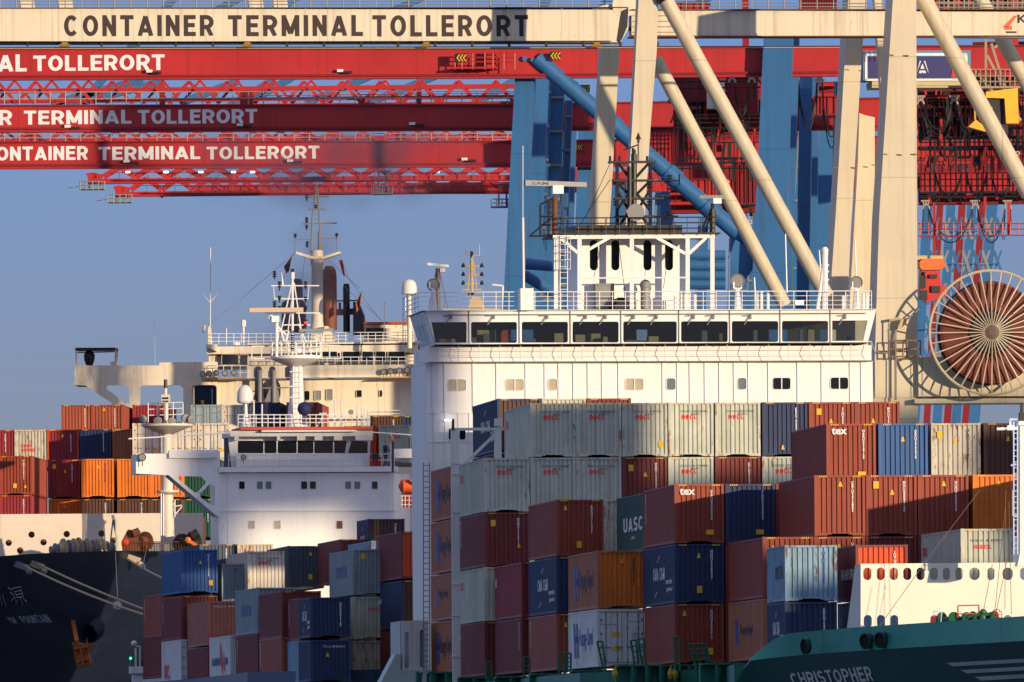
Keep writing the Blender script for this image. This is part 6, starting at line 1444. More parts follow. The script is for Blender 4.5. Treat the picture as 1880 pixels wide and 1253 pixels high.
def red_crane(k):
    """blue portal, red boom"""
    D = (788, 866, 928)[k]
    lab = ('nearest blue-legged crane with red boom ending in the word at upper left','second blue-legged crane whose red boom hangs below the nearest red one','third blue-legged crane with red boom, lowest of the lettered booms')[k]
    yt, yb, yt2, yb2 = ((91,140,88,129),(195,236,177,231),(262,303,250,291))[k]
    root = thing('gantry_crane', lab, 'crane', P(1200, 1500, D), 'blue-legged cranes with red booms')
    W_ = lambda n, mb, mt=Mre, par=root, sm=False: wpart(n, mb, mt, par, sm)
    F1 = Face(500, D, TH3*.6)
    bm = MB(); F1.poly(bm, [(-200,yt+1.5),(945,yt),(2050,yt2-2),(2050,yb2-2),(945,yb-3),(-200,yb)], .5, -1.2); boom = W_('boom', bm)
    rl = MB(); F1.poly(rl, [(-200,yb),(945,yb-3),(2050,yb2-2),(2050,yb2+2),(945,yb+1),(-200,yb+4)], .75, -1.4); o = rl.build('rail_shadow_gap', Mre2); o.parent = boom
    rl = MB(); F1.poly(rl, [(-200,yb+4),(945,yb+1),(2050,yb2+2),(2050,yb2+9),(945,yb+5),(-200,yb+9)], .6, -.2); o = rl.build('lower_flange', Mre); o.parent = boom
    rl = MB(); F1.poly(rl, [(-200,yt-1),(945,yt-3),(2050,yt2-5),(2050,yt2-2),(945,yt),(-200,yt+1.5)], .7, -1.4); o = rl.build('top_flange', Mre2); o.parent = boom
    tx = ((('AL',-3,50,101,133),('TOLLERORT',62,303,101,132)),(('R',-1,23,203,231),('TERMINAL',45,242,202.5,230),('TOLLERORT',254,473,201,229)),(('ONTAINER',-6,162,269,296),('TERMINAL',182,368,269,295),('TOLLERORT',380,587,268.5,294)))[k]
    for s, x0, x1, y0, y1 in tx:
        if s in ('AL','R','ONTAINER'):     # the beginning of the line runs out of the picture
            full = {'AL':('CONTAINER TERMIN','AL'),'R':('CONTAINE','R'),'ONTAINER':('C','ONTAINER')}[s]
            a, b = F1.uv(x0, y1), F1.uv(x1, y0); hh = b[1]-a[1]
            wfull = {'AL':6.6,'R':5.9,'ONTAINER':1.1}[s]*(b[1]-a[1])*1.5
            me0 = block_text(full[0], wfull, hh); me0.transform(F1.m(.515) @ Matrix.Translation((a[0]-wfull-.15, a[1], 0))); o = link('lettering', me0, M_ltw); o.parent = boom
        a, b = F1.uv(x0, y1), F1.uv(x1, y0); me = block_text(s, b[0]-a[0], b[1]-a[1], .2, .1); me.transform(F1.m(.515) @ Matrix.Translation((a[0], a[1], 0))); o = link('lettering', me, M_ltw); o.parent = boom
    # lamps under the boom
    for x, y in (((270,130),(620,129)),((120,231),(436,228),(752,226)),((228,295),(528,294),(848,291)))[k]:
        lm = MB(); F1.box(lm, x, y, x+11, y+5, .9, .5); o = lm.build('boom_lamp', M_ltw); o.parent = boom
        lm = MB(); F1.box(lm, x+11, y+3, x+27, y+7, .9, .5); o = lm.build('lamp_bracket', Mbk); o.parent = boom
    # walkway with rail and truss on top of the boom
    if k > 0:
        wy = yt-3; tr = MB()
        if k == 1:
            truss(tr, F1, -40, 945, 150, 190, 14, -6, .16); truss(tr, F1, -75, 945, 148, 190, 15, -9.5, .12); F1.box(tr, -200, 172, 945, 177, -6, -6.5); F1.box(tr, -200, 184, 945, 190, -5, -5.6); F1.box(tr, 440, 164, 945, 168, -5, -5.5); F1.box(tr, -200, 149, 945, 152, -9, -9.4); F1.box(tr, 170, 178, 945, 182, 0, -.8)
            for x in (293, 441): F1.box(tr, x, 150 if x < 300 else 165, x+(9 if x < 300 else 23), 193, .2, -.8)
            F1.box(tr, 765, 148, 773, 190, .2, -.8)
        else:
            truss(tr, F1, -40, 945, 243, 262, 16, -6, .16); truss(tr, F1, -66, 945, 241, 262, 20, -9, .14); F1.box(tr, -200, 256, 945, 262, -5, -5.5); F1.box(tr, -200, 247, 945, 250, -6, -6.5)
            for x in (52, 410, 555, 727, 860): F1.box(tr, x, 244, x+18, 262, .2, -.8)
        W_('boom_truss', tr)
        rl = MB(); h = 24 if k == 1 else 14
        for y in (wy-h, wy-h/2): F1.tube(rl, (-160,y+2),(945,y), .04, 5, .6)
        for i in range(40): x = -160+28*i; F1.tube(rl, (x,wy+2),(x,wy-h), .04, 5, .6)
        W_('boom_railing', rl, mat('rail_grey_tan', (.35,.30,.26), .5))
    # legs (waterside near/far, landside near/far)
    wl = (((948,985,925,960),(985,1009,962,990)),((1009,1033,996,1018),(1033,1060,1018,1048)),((1063,1096,1053,1090),(1096,1118,1092,1112)))[k]
    top = (90, 150, 195)[k]
    for j, (a, b, c, d) in enumerate(wl):
        s = lambda p, q, y: p+(q-p)*(y-top)/(535-top)
        leg(root, [(a,top),(b,top),(s(b,d,1250),1250),(s(a,c,1250),1250)], D+26*j, 1.5, Mbl, TH3)
    ll = (((1402,1456,1380,1440),(1457,1467,1442,1454)),((1468,1491,1462,1485),(1492,1502,1487,1500)),((1503,1531,1499,1526),(1532,1542,1527,1540)))[k]
    top = (70, 140, 180)[k]
    for j, (a, b, c, d) in enumerate(ll):
        s = lambda p, q, y: p+(q-p)*(y-top)/(535-top)
        leg(root, [(a,top),(b,top),(s(b,d,1250),1250),(s(a,c,1250),1250)], D-3+26*j, 1.5, Mbl, TH3)
    if k == 0:
        t = MB().tube(P(985,108,787), P(1375,446,787), .58, 20); W_('diagonal_brace', t, Mbl, sm=True)
        for f_ in (.36, .64, .82):
            a = P(985,108,787).lerp(P(1375,446,787), f_); d_ = (P(1375,446,787)-P(985,108,787)).normalized(); W_('brace_collar', MB().tube(a-d_*.5, a+d_*.5, .68, 20), Mbl, sm=True)
        for y in (468,487,505,522): W_('cross_tube', MB().tube(P(1265,y,806), P(1332,y+1,806), .36, 14), Mbl, sm=True)
        W_('cross_tube', MB().tube(P(960,484,806), P(1045,492,806), .42, 14, .36), Mbl, sm=True); W_('cross_tube', MB().tube(P(962,505,807), P(1030,545,807), .4, 14), Mbl, sm=True)
        nd = MB(); Fb = Face(960, 787, TH3)
        for x, y in ((963,108),(978,110),(1402,102),(1427,103),(1450,102)): nd.tube(Fb.pt(x,y,.0), Fb.pt(x,y,.35), .18, 8)
        W_('lug', nd, Mbl)
        t = MB(); Fb.poly(t, [(1350,440),(1400,470),(1362,520),(1340,470)], 0, -1.2); W_('knee_plate', t, Mbl)
        chevron(root, F1, 838, 102, 16, 1.9); chevron(root, F1, 1010, 97, 16, 1.2); chevron(root, F1, 1060, 143, 14, -8)
        rl = MB()
        for y in (98,106,114): F1.tube(rl, (835,y),(945,y), .05, 5, 1.8)
        for x in (835,848,868,890,905,925,945): F1.tube(rl, (x,128),(x,98), .05, 5, 1.8)
        F1.box(rl, 834, 126, 915, 130, 1.9, .5); F1.box(rl, 890, 98, 912, 128, 1.2, .6); W_('service_platform', rl, Mre)
    else: chevron(root, F1, (0,1282,1284)[k], (0,190,346)[k], 15, .9); 
    if k == 2: chevron(root, F1, 1195, 262, 14, .9); chevron(root, F1, 1055, 266, 12, .9)
    if k < 2:      # unseen box added above the view to shade the booms behind
        mb = MB(); z0 = P(1500, -60, D).z+(.5 if k == 0 else 1.5); xa, xb = ((34,65),(17,41))[k]; mb.box((xa, D, z0), (xb, D+7, z0+5.5)); W_('boom_shade_box', mb, Mre)
        mb = MB(); [mb.box((x, D+.5, z0-9), (x+.5, D+1, z0)) for x in (xa+1, xb-1)]; W_('shade_box_support', mb, Mre)
    # backstays seen above and through the booms
    for a, b in (((( -20,230),(300,150)),((92,192),(262,146)),((420,196),(505,146)),((855,200),(945,148)),((150,190),(330,-15)),((360,40),(470,-20))),(((330,190),(440,148)),((455,190),(540,140)),((480,40),(560,-15)),((980,60),(1010,-20))),(((560,190),(680,140)),((650,200),(800,140)),((700,30),(810,-20)),((1240,30),(1330,-20))))[k]:
        W_('backstay', MB().bar(P(*a, 960+10*k), P(*b, 960+10*k), .85, .6), Mbl)
    return root
def truss_crane(k):
    D = (985, 1045)[k]
    yt, yb, x0 = ((318,329,150),(334,353,200))[k]
    root = thing('gantry_crane', ('far crane with red truss boom, its tip and hanging basket left of the lower one','farthest crane with red truss boom lowest of all, its tip to the right')[k], 'crane', P(1300, 1500, D), 'far cranes with truss booms')
    W_ = lambda n, mb, mt=Mre, par=root, sm=False: wpart(n, mb, mt, par, sm)
    F1 = Face(500, D, TH3*.6)
    bm = MB(); F1.box(bm, x0+12, yb-8, 2000, yb, .5, -.4); F1.box(bm, x0+160, yb-(26,26)[k]+(8 if k == 0 else 10), 2000, yb-(16 if k == 0 else 13), .2, -.3) if k == 1 else None
    truss(bm, F1, x0+40, 1960, yb-22 if k == 0 else yb-25, yb-4, 30, .1, .30); F1.box(bm, x0+20, yb-10, x0+28, yb+6, .4, -.4)
    F1.poly(bm, [(x0+8,yb-10),(x0+20,yb-12),(x0+40,yb-8),(x0+30,yb+8),(x0+14,yb+4)], .4, -.4)
    boom = W_('boom', bm)
    bk = MB(); yy = yb+20
    F1.box(bk, x0-3, yy-3, x0+42, yy, 1, -1)
    for y in (yy-8, yy-15): F1.tube(bk, (x0-3,y),(x0+42,y), .06, 5, 1); F1.tube(bk, (x0-3,y),(x0+42,y), .06, 5, -1)
    for x in (x0-3,x0+8,x0+20,x0+31,x0+42): F1.tube(bk, (x,yy),(x,yy-16), .06, 5, 1); F1.tube(bk,(x,yy),(x,yy-16),.06,5,-1)
    for x in (x0+14, x0+34): F1.tube(bk, (x,yy),(x,yb-6), .08, 5, 0)
    F1.tube(bk, (x0-28,yy-3),(x0-3,yy-7), .03, 5, 0); W_('tip_basket', bk, Mgy)
    rl = MB(); F1.tube(rl, (x0+60,yb+2),(945,yb+3), .05, 5, .8); F1.tube(rl, (x0+60,yb-12),(945,yb-12), .035, 5, .8)
    for i in range(34): x = x0+70+26*i; F1.tube(rl, (x,yb),(x,yb-13), .04, 5, .8)
    if k == 1:
        F1.box(rl, 350, 353, 945, 356, .8, .2); F1.tube(rl, (x0+90,yb+4),(x0+100,yb+8), .2, 6, 0)
    W_('boom_railing', rl, Mre2)
    for x in ((232,302,366,426,461) if k == 0 else (555,614,800,855,910)):
        lm = MB(); F1.box(lm, x, 316, x+8, 319, 1.2, .9); W_('floodlight', lm, Mlt)
    bp = MB()
    xs = (910,) if k == 1 else (690,)
    for x in xs:
        y1 = 382 if k == 1 else 358
        F1.box(bp, x-8, y1-3, x+30, y1, .8, -.8)
        for y in (y1-9, y1-16, y1-30, y1-44): F1.tube(bp, (x-8+(y1-y)*.2,y),(x+28,y), .06, 5, .6)
        for xx in (x-8,x+2,x+12,x+22,x+30): F1.tube(bp, (xx,y1),(xx,y1-16), .06, 5, .6)
        for xx in (x+6,x+20): F1.tube(bp, (xx,y1),(xx,y1-46), .1, 5, .4)
    W_('service_basket', bp, mat('basket_blue_grey', (.08,.11,.20), .6))
    for j, (a, c) in enumerate(((1120,1116),) if k == 0 else ((1140,1138),)):
        leg(root, [(a,340),(a+26,340),(c+8,1250),(c-22,1250)], D-2+14*j, 1.4, Mbl, TH3)
    return root
def blue_columns():
    for i, (x0, x1, y0, c0, c1, D) in enumerate(((984,1012,141,962,996,857),(1010,1036,150,992,1020,859),(1037,1050,185,1024,1038,861),(1092,1122,190,1086,1118,859),(1460,1466,139,1440,1450,855),(1531,1548,150,1526,1545,860),(1466,1504,215,1446,1492,915),(1385,1410,300,1370,1400,1040),(1204,1236,330,1196,1230,1050),(1282,1300,400,1276,1296,1066),(1340,1372,380,1336,1370,1072))):
        t = thing('crane_tower', 'blue far crane leg number %d from the left in the cluster behind the white bridge' % (i+1), 'crane', P(x0, 1500, D), 'far blue crane legs behind the white bridge')
        fc = Face(x0, D, TH3); k = (1250-y0)/(535-y0); mb = MB(); fc.poly(mb, [(x0,y0),(x1,y0),(x1+(c1-x1)*k,1250),(x0+(c0-x0)*k,1250)], 0, -1.4); wpart('leg', mb, Mbl, t)
        mb = MB(); [fc.tube(mb, (x0+(c0-x0)*(y-y0)/(535-y0)-1,y), (x1+(c1-x1)*(y-y0)/(535-y0)+1,y), .12, 6, .1) for y in range(y0+30, 560, 62)]
        fc.tube(mb, (x0+2,y0),(x0+2+(c0-x0),535), .06, 5, .25); wpart('cable_duct', mb, Mgy, t)
def far_legs():
    """thicket of further crane legs seen at the right under the booms"""
    for i, (a, c, D, M_, w_) in enumerate(((1695,1672,1090,Mbl,17),(1720,1696,1100,Mre2,12),(1738,1712,1110,Mbl,16),(1760,1730,1118,Mre2,13),(1776,1742,1126,Mbl,17),(1798,1758,1134,Mre2,12),(1812,1768,1142,Mbl,20))):
        t = thing('crane_tower', '%s leg of a far crane at right, number %d counting from the cream leg' % ('red' if M_ is Mre2 else 'blue', i+1), 'crane', P(a, 1500, D), 'far crane legs at the right edge')
        fc = Face(a, D, TH3); mb = MB(); fc.poly(mb, [(a,372),(a+w_,372),(c+w_-30,1250),(c-30,1250)], 0, -1.2); wpart('leg', mb, M_, t)
        br = MB()
        for k in range(5):
            y = 400+60*k; x = a-(y-372)*(a-c+30)/878
            fc.bar(br, (x+w_,y),(x+w_+14,y+40), .3, off=-.3); fc.bar(br, (x+w_+14,y),(x+w_,y+40), .2, off=-.4)
            fc.tube(br, (x-2,y+25),(x+w_+8,y+25), .08, 5, .4)
        wpart('cross_brace', br, Mgy if i % 2 else M_, t)
def machinery():
    """what fills the space between the legs: red trolley houses, festoons, a hanging container"""
    F1 = Face(1300, 835, TH3)
    def red_house(lab, x0, y0, x1, y1, D, dark=False, n=12):
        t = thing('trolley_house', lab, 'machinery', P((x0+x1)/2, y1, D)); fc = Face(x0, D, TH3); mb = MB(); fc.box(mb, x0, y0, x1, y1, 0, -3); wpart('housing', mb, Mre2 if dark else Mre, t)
        rb = MB()
        for i in range(n+1): x = x0+(x1-x0)*i/n; fc.box(rb, x-.8, y0+1, x+.8, y1-1, .12, 0)
        fc.box(rb, x0-2, y0-2, x1+2, y0+1, .3, -3); fc.box(rb, x0-2, y1-2, x1+2, y1+1, .3, -3); wpart('stiffener', rb, Mre2, t)
        return t, fc
    red_house('red ribbed trolley house behind the slim black mast tower', 1195, 235, 1290, 300, 850, n=14)
    red_house('dark red trolley house between the two cream tubes, upper', 1228, 138, 1300, 186, 848, True, 5)
    red_house('red ribbed trolley house left of the wide blue leg', 1335, 143, 1390, 205, 846, n=10)
    red_house('red box with yellow chevrons low between tube and leg', 1272, 330, 1345, 365, 850, n=6)
    red_house('dark red machinery box left of the wide blue leg, lower', 1345, 300, 1392, 375, 852, True, 6)
    red_house('red trolley frame beside the cream leg right of the blue legs', 1495, 178, 1545, 212, 846, n=4)
    red_house('long red ribbed trolley house at right under the white framed container', 1686, 176, 1790, 224, 850, n=16)
    red_house('long red ribbed trolley house at far right, second tier', 1700, 240, 1900, 286, 905, n=22)
    red_house('long red ribbed trolley house at far right, third tier', 1690, 318, 1900, 352, 955, n=22)
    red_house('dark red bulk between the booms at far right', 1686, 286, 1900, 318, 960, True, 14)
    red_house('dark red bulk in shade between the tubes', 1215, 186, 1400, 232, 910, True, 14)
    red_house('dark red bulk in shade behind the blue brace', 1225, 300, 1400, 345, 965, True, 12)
    red_house('red service deck left of the cream leg, uppermost', 1240, 5, 1300, 20, 760, n=5); red_house('red slatted gate above the cream girder', 1468, -8, 1535, 17, 780, n=14)
    def bundle(lab, x0, y0, x1, y1, D, ys, seed):
        random.seed(seed); t = thing('girder_bundle', lab, 'girders', P((x0+x1)/2, y1, D)); fc = Face(x0, D, TH3)
        mb = MB(); fc.box(mb, x0, y0+(y1-y0)*(.35 if 840 < D < 860 and seed > 10 else 0), x1, y1-(y1-y0)*(.4 if 840 < D < 860 and seed > 10 else 0), 0, -1.5); wpart('back_girder', mb, Mre2, t)
        a = MB(); b = MB(); c = MB()
        for y in ys: fc.box((a, c)[random.random() < .35], x0, y, x1, y+random.uniform(2.5, 7), random.uniform(.8, 2.5), .3)
        x = x0+2
        while x < x1-3:
            ya = random.choice(ys); fc.bar((b, c)[random.random() < .6], (x,ya), (x+random.choice((-7,0,0,0,7)), ya+random.uniform(14, 44)), random.uniform(.12,.34), off=random.uniform(1.5, 3.2)); x += random.uniform(2.2, 6)
            if random.random() < .22: fc.box((a, c)[random.random() < .5], x, ya+4, x+random.uniform(5,15), ya+random.uniform(9, 20), random.uniform(1.5,3), .8)
        wpart('rail', a, Mre, t); wpart('strut', b, Mre, t); wpart('dark_gear', c, Mcb, t)
    bundle('dense dark red girders behind the cable loops at upper right', 1686, 150, 1905, 376, 1000, list(range(152, 370, 15)), 1)
    bundle('dense dark gear in front of the second and third red girders at upper right', 1686, 178, 1905, 300, 850, [180,196,214,232,252,270,288], 11)
    bundle('dense dark gear between the cream tubes, nearer layer', 1236, 136, 1396, 320, 852, [138,160,190,212,236,262,290], 12)
    bundle('dense dark red girders between the two cream tubes', 1232, 128, 1398, 392, 990, list(range(134, 380, 17)), 2)
    bundle('dark red girders seen between the blue legs at centre', 1456, 150, 1544, 330, 1005, list(range(156, 320, 19)), 5)
    bundle('dark red gear above the cream girder, right of the cream leg', 1690, -20, 1905, 20, 800, [-14,-4,6,13], 6)
    bundle('dark red gear right of the white framed container', 1786, 76, 1905, 150, 845, [80,92,104,118,130,141], 8)
    # white cabinet
    t = thing('white_cabinet', 'white switch cabinet between the two cream tubes', 'cabinet', P(1314,202,845)); fc = Face(1298, 845, TH3)
    mb = MB(); fc.box(mb, 1298, 152, 1330, 200, .4, -1); wpart('box', mb, mat('cabinet_white', (.6,.6,.56), .5, rust=.1), t); mb = MB(); fc.box(mb, 1312, 168, 1314, 198, .45, .4); wpart('door_gap', mb, Mbk, t)
    # festoon cables: hanging loops on trolleys
    def festoon(xs, y, D, deep, lab):
        fc = Face(xs[0], D, TH3); t = thing('festoon_cable', lab, 'cable', fc.pt(xs[0], y), 'festoon cables under the red booms')
        hk = MB(); cb = MB()
        for x in xs:
            for dx in (-6, 0, 6): fc.bar(hk, (x+dx,y-3),(x+dx*.4,y+6), .12, off=.2)
            fc.box(hk, x-9, y-4, x+9, y-1, .4, 0); 
            for i in range(8): t0, t1 = pi*i/8, pi*(i+1)/8; fc.tube(hk, (x+6*cos(t0), y+12-8*sin(t0)), (x+6*cos(t1), y+12-8*sin(t1)), .09, 5, .2)
        for a, b in zip(xs, xs[1:]):
            for k, dp in enumerate((deep, deep*.82)):
                pts = []
                for i in range(15):
                    u = i/14; x = a+5+(b-a-10)*u; pts.append(fc.pt(x, y+12+dp*(1-(2*u-1)**2)**.75, .2+.1*k))
                cb.path(pts, .055, 5)
        for x in xs: 
            for dx in (-5, 5): fc.tube(cb, (x+dx,y+12),(x+dx*1.2,y+12+deep*.55), .05, 5, .15)
        wpart('hook', hk, Mhook, t); wpart('cable', cb, Mcb, t)
    festoon((1344,1380), 140, 840, 62, 'festoon cable loops left of the wide blue leg, high'); festoon((1461,1505), 140, 840, 88, 'festoon cable loop hanging between the blue legs')
    festoon((1505,1548), 150, 842, 110, 'deep black cable loop beside the left side of the cream leg')
    festoon((1690,1752,1800), 180, 846, 55, 'festoon cable loops below the white framed container'); festoon((1715,1770,1818,1870), 230, 880, 70, 'festoon cable loops in the second red tier at right')
    festoon((1712,1770,1816,1860), 304, 938, 50, 'festoon cable loops in the third red tier at right'); festoon((1360,1392), 304, 938, 60, 'thin festoon loop low beside the wide blue leg')
    festoon((1700,1790,1850), 372, 985, 62, 'lowest festoon loops against the sky at right')
    t = thing('access_scaffold', 'web of dark vertical bars and rails in front of the red booms at right', 'scaffold', P(1780,370,848)); fc = Face(1690, 848, TH3); mb = MB(); random.seed(3)
    for i in range(26): x = 1692+8*i+random.uniform(-2,2); fc.tube(mb, (x,178+random.uniform(-6,10)),(x,random.choice((230,290,350,372))), .045, 5, .6)
    for y in (186,200,214,262,276,330,342,360): fc.tube(mb, (1688,y),(1900,y-1), .05, 5, .6)
    wpart('bars', mb, Mcb, t)
    t = thing('access_scaffold', 'web of dark bars and rails between the cream tubes and the wide blue leg', 'scaffold', P(1330,370,843)); fc = Face(1230, 843, TH3); mb = MB()
    for i in range(22): x = 1236+7*i+random.uniform(-2,2); y0 = random.choice((142,180,240)); fc.tube(mb, (x,y0),(x,y0+random.choice((60,90,140))), .045, 5, .6)
    for y in (150,162,212,218,226,236,292,300,310): fc.tube(mb, (1240,y),(1396,y-1), .06, 5, .6)
    wpart('bars', mb, Mcb, t)
    t = thing('low_gantry', 'thin red gantry with rails across the sky at right below the booms', 'gantry', P(1780,440,870)); fc = Face(1686, 870, TH3); mb = MB(); fc.box(mb, 1686, 431, 1910, 435, .3, -.3)
    for y in (411,421): fc.tube(mb, (1686,y),(1910,y), .05, 5, .3)
    for i in range(15): fc.tube(mb, (1690+15*i,432),(1690+15*i,408), .05, 5, .3)
    for x in (1715,1852): fc.bar(mb, (x,372),(x,500 if x < 1800 else 432), .22)
    wpart('frame', mb, Mre, t)
    t = thing('hoist_winch', 'orange and red hoist winch standing left of the big cable reel', 'winch', P(1712,555,705)); fc = Face(1688, 705, TC)
    mb = MB(); fc.poly(mb, [(1687,482),(1692,476),(1730,476),(1733,490),(1727,496),(1692,497),(1687,492)], .5, -.6); wpart('top_drum', mb, mat('hoist_orange', (.75,.14,.02), .5, var=.2, rust=.15), t)
    mb = MB(); fc.poly(mb, [(1690,498),(1724,498),(1726,522),(1742,530),(1734,546),(1700,556),(1688,540)], .4, -.6); wpart('gear_housing', mb, Mrd, t)
    mb = MB(); fc.box(mb, 1687, 508, 1697, 530, .7, .4); fc.box(mb, 1694, 500, 1696, 512, .7, .4)
    fc.box(mb, 1687, 534, 1700, 552, .7, .3); fc.box(mb, 1704, 505, 1718, 512, .6, .4); fc.box(mb, 1708, 526, 1724, 538, .6, .4)
    wpart('motor', mb, Mbk, t); mb = MB(); 
    for x in (1690,1719): mb.lathe(fc.pt(x, 475, 0), [(.2,-.4),(.2,.4)], 16, (1,.1,0))
    wpart('sheave', mb, mat('sheave_tan', (.55,.42,.22)), t)
    # white framed container hanging in the crane
    fc = Face(1600, 735, TC); t = thing('hanging_container', 'dark blue container with white frame and large letter hanging behind the cream leg', 'container', fc.pt(1690, 150))
    mb = MB(); fc.box(mb, 1585, 93, 1782, 148, 0, -2.4); wpart('box', mb, mat('container_blue_grey', (.10,.22,.36), .5, var=.1), t)
    mb = MB(); 
    for q in ((1588,98,1776,103),(1588,145,1764,149),(1588,98,1592,149),(1768,98,1776,146)): fc.box(mb, *q, .06, 0)
    wpart('white_frame', mb, M_ltw, t); mb = MB(); fc.box(mb, 1592, 104, 1745, 144, .05, 0); wpart('panel', mb, mat('panel_indigo', (.02,.02,.14), .5, var=.1), t)
    mb = MB(); fc.poly(mb, [(1748,122),(1766,128),(1766,143),(1746,143)], .08, .02); wpart('red_mark', mb, Mrd, t)
    a, b = fc.uv(1683,135), fc.uv(1704,111); me = fit_text('A', b[0]-a[0], b[1]-a[1], .0); me.transform(fc.m(.07) @ Matrix.Translation((a[0],a[1],0))); bpy.data.meshes.remove(me)
    for tk, dz, M_ in ((.34,.07,M_ltw),(.12,.10,mat('panel_indigo', (.02,.02,.14)))):
        me = block_text('A', b[0]-a[0], b[1]-a[1], tk); me.transform(fc.m(dz) @ Matrix.Translation((a[0],a[1],0))); wpart('letter', me, M_, t)
    mb = MB(); fc.box(mb, 1600, 150, 1775, 158, .3, -2.6); fc.box(mb, 1600, 158, 1740, 162, .2, -2.4); wpart('spreader_beam', mb, mat('spreader_tan', (.50,.42,.22), .6, rust=.2), t)
# ================================================================ ground and water
def setting():
    Mwa = mat('water', (.03,.05,.055), .12, var=0); b = Mwa.node_tree.nodes['Principled BSDF']
    tc = Mwa.node_tree.nodes.new('ShaderNodeTexNoise'); tc.inputs['Scale'].default_value = 60; bp = Mwa.node_tree.nodes.new('ShaderNodeBump'); bp.inputs['Strength'].default_value = .4
    Mwa.node_tree.links.new(tc.outputs[0], bp.inputs['Height']); Mwa.node_tree.links.new(bp.outputs[0], b.inputs['Normal'])
    struct('water', MB().add([(-6000,-2000,0),(6000,-2000,0),(6000,12000,0),(-6000,12000,0)], [(0,1,2,3)]), Mwa)
    q = MB(); q.prism([(6,640,-2),(400,640,-2),(400,1700,-2),(60,1700,-2)], (0,0,5.5)); struct('quay', q, mat('quay_concrete', (.30,.29,.27), .8, var=.2, scale=.05))

def shade_casters():
    """unseen blocks and a portal added right of the view to cast shade; the low sun comes from behind them"""
    t0 = -250; hx, hy = sin(SUN_AZ), -cos(SUN_AZ); ex, ey = cos(SUN_AZ), sin(SUN_AZ)
    q = MB(); g = lambda a, s: Vector((hx*s+ex*a, hy*s+ey*a, 0))
    q.prism([g(335,t0-3)+Vector((0,0,-2)), g(335,t0+60)+Vector((0,0,-2)), g(590,t0+60)+Vector((0,0,-2)), g(590,t0-3)+Vector((0,0,-2))], (0,0,5)); struct('river_quay', q, mat('quay_concrete', (.3,.29,.27)))
    Mc = mat('block_concrete', (.42,.39,.34), .8, var=.2, rust=.05, scale=.1); Ms = mat('block_steel', (.25,.30,.33), .5, var=.2, scale=.1)
    def blocker(name, lab, cat, a0, a1, H, M, dep=12):
        t = thing(name, lab, cat, g((a0+a1)/2, t0)+Vector((0,0,3))); mb = MB(); mb.prism([g(a0,t0), g(a1,t0), g(a1,t0+dep), g(a0,t0+dep)], (0,0,H-.6)); wpart('wall', mb, M, t)
        mb = MB(); mb.prism([p+Vector((0,0,H-.6)) for p in (g(a0-.1,t0-.1), g(a1+.1,t0-.1), g(a1+.1,t0+dep+.1), g(a0-.1,t0+dep+.1))], (0,0,.6)); wpart('roof', mb, Ms, t)
        n = max(1, int((a1-a0)/4)); wn = MB()
        for i in range(n):
            for z in range(8, int(H)-4, 6): c = g(a0+(a1-a0)*(i+.5)/n, t0-.06); wn.prism([c+g(-.8,0)+Vector((0,0,z)), c+g(.8,0)+Vector((0,0,z)), c+g(.8,0)+Vector((0,0,z+2)), c+g(-.8,0)+Vector((0,0,z+2))], g(0,.05))
        wpart('window_band', wn, Mgl, t)
    for a0, a1, H, n_, lab, M in ((348,356,31.8,'shade_block','lowest grey shade block, unseen, added right of the view',Ms),(356.2,365,34.8,'shade_block','second grey shade block, unseen, added right of the view',Ms),
        (365.2,371,34.2,'shade_block','third grey shade block, unseen, added right of the view',Ms),(375.2,385,41.5,'shade_block','fourth grey shade block, unseen, added right of the view',Ms),
        (385.2,397.8,50.6,'tall_shade_block','broad concrete shade block, unseen, added right of the view',Mc),(398,409.4,46.0,'shade_block','fifth grey shade block, unseen, added between two concrete ones',Ms),(409.6,414.4,62.5,'tall_shade_block','slender concrete shade block, unseen, added beside the fifth grey one',Mc),
        (455,466.8,57.6,'tall_shade_block','concrete shade block, unseen, added before the shade portal',Mc),(467,473,55.4,'shade_block','narrow grey shade block, unseen, added beside a concrete one',Ms),(571,573.7,110,'slim_shade_block','tallest slim concrete shade block, unseen, added at the far end',Mc)):
        blocker(n_, lab, n_, a0, a1, H, M, 12 if n_ != 'slim_shade_block' else 2.5)  # unseen blocks, added for the shade they throw on the ships
    t = thing('shade_portal', 'tall grey portal frame, unseen, added right of the view to cast shade', 'crane', g(503,t0)+Vector((0,0,3)))  # unseen portal added to shade the small ship's bridge
    for a0, a1 in ((490.7,494.9),(501.0,505.2)): mb = MB().prism([g(a0,t0), g(a1,t0), g(a1,t0+3), g(a0,t0+3)], (0,0,71)); wpart('leg', mb, Ms, t)
    mb = MB().prism([p+Vector((0,0,64.9)) for p in (g(494.92,t0+.1), g(500.98,t0+.1), g(500.98,t0+3), g(494.92,t0+3))], (0,0,5.2)); wpart('beam', mb, Ms, t)

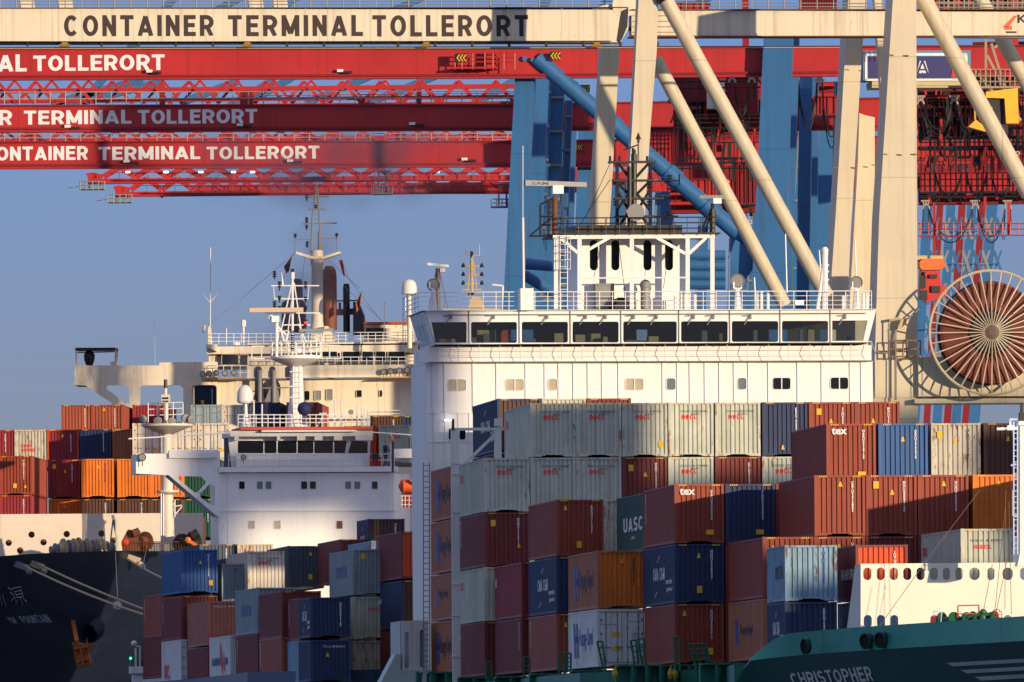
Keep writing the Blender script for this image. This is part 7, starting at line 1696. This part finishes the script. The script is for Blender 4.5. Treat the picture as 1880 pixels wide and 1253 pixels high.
def smoke():
    """thin exhaust haze drifting from the black ship's funnels"""
    M = bpy.data.materials.new('exhaust_smoke'); M.use_nodes = True; n = M.node_tree.nodes; l = M.node_tree.links; n.remove(n['Principled BSDF'])
    v = n.new('ShaderNodeVolumePrincipled'); v.inputs['Color'].default_value = (.62,.50,.52,1); v.inputs['Anisotropy'].default_value = .2
    tc = n.new('ShaderNodeTexCoord'); nz = n.new('ShaderNodeTexNoise'); nz.inputs['Scale'].default_value = .28; nz.inputs['Detail'].default_value = 4; l.new(tc.outputs['Object'], nz.inputs['Vector'])
    ln = n.new('ShaderNodeVectorMath'); ln.operation = 'LENGTH'; mp = n.new('ShaderNodeMapping'); l.new(tc.outputs['Generated'], mp.inputs['Vector'])
    mp.inputs['Location'].default_value = (-1,-1,-1); mp.inputs['Scale'].default_value = (2,2,2); l.new(mp.outputs[0], ln.inputs[0])
    fo = n.new('ShaderNodeMapRange'); fo.inputs['From Min'].default_value = 1.0; fo.inputs['From Max'].default_value = .35; l.new(ln.outputs['Value'], fo.inputs['Value'])
    nr = n.new('ShaderNodeMapRange'); nr.inputs['From Min'].default_value = .42; nr.inputs['From Max'].default_value = .72; nr.inputs['To Max'].default_value = .30; l.new(nz.outputs['Fac'], nr.inputs['Value'])
    ml = n.new('ShaderNodeMath'); ml.operation = 'MULTIPLY'; l.new(fo.outputs[0], ml.inputs[0]); l.new(nr.outputs[0], ml.inputs[1]); l.new(ml.outputs[0], v.inputs['Density'])
    l.new(v.outputs[0], n['Material Output'].inputs['Volume'])
    for x, y, D, rx, rz in ((482,655,905,3.6,3.6),(575,500,912,3.2,6.5),(600,300,880,14,4.5)):
        me = MB().ball((0,0,0), 1, 20).mesh('exhaust_smoke', True); me.transform(Matrix.Diagonal((rx, min(rx,5), rz, 1))); o = link('exhaust_smoke', me, M); o.location = P(x, y, D); o['kind'] = 'stuff'
        tag(o, {482:'pinkish puff of smoke over the cream bridge front', 575:'thin smoke veil around the mast and rusty funnel', 600:'faint wide smoke drifting across the red booms'}[x], 'smoke')

setting(); shade_casters()
main_ship(); feeder(); black_ship(); lifeboat(); ropes()
main_ship_boxes(); feeder_boxes(); black_ship_boxes()
cream_crane()
for k in range(3): red_crane(k)
for k in range(2): truss_crane(k)
far_legs(); blue_columns(); machinery()
smoke()
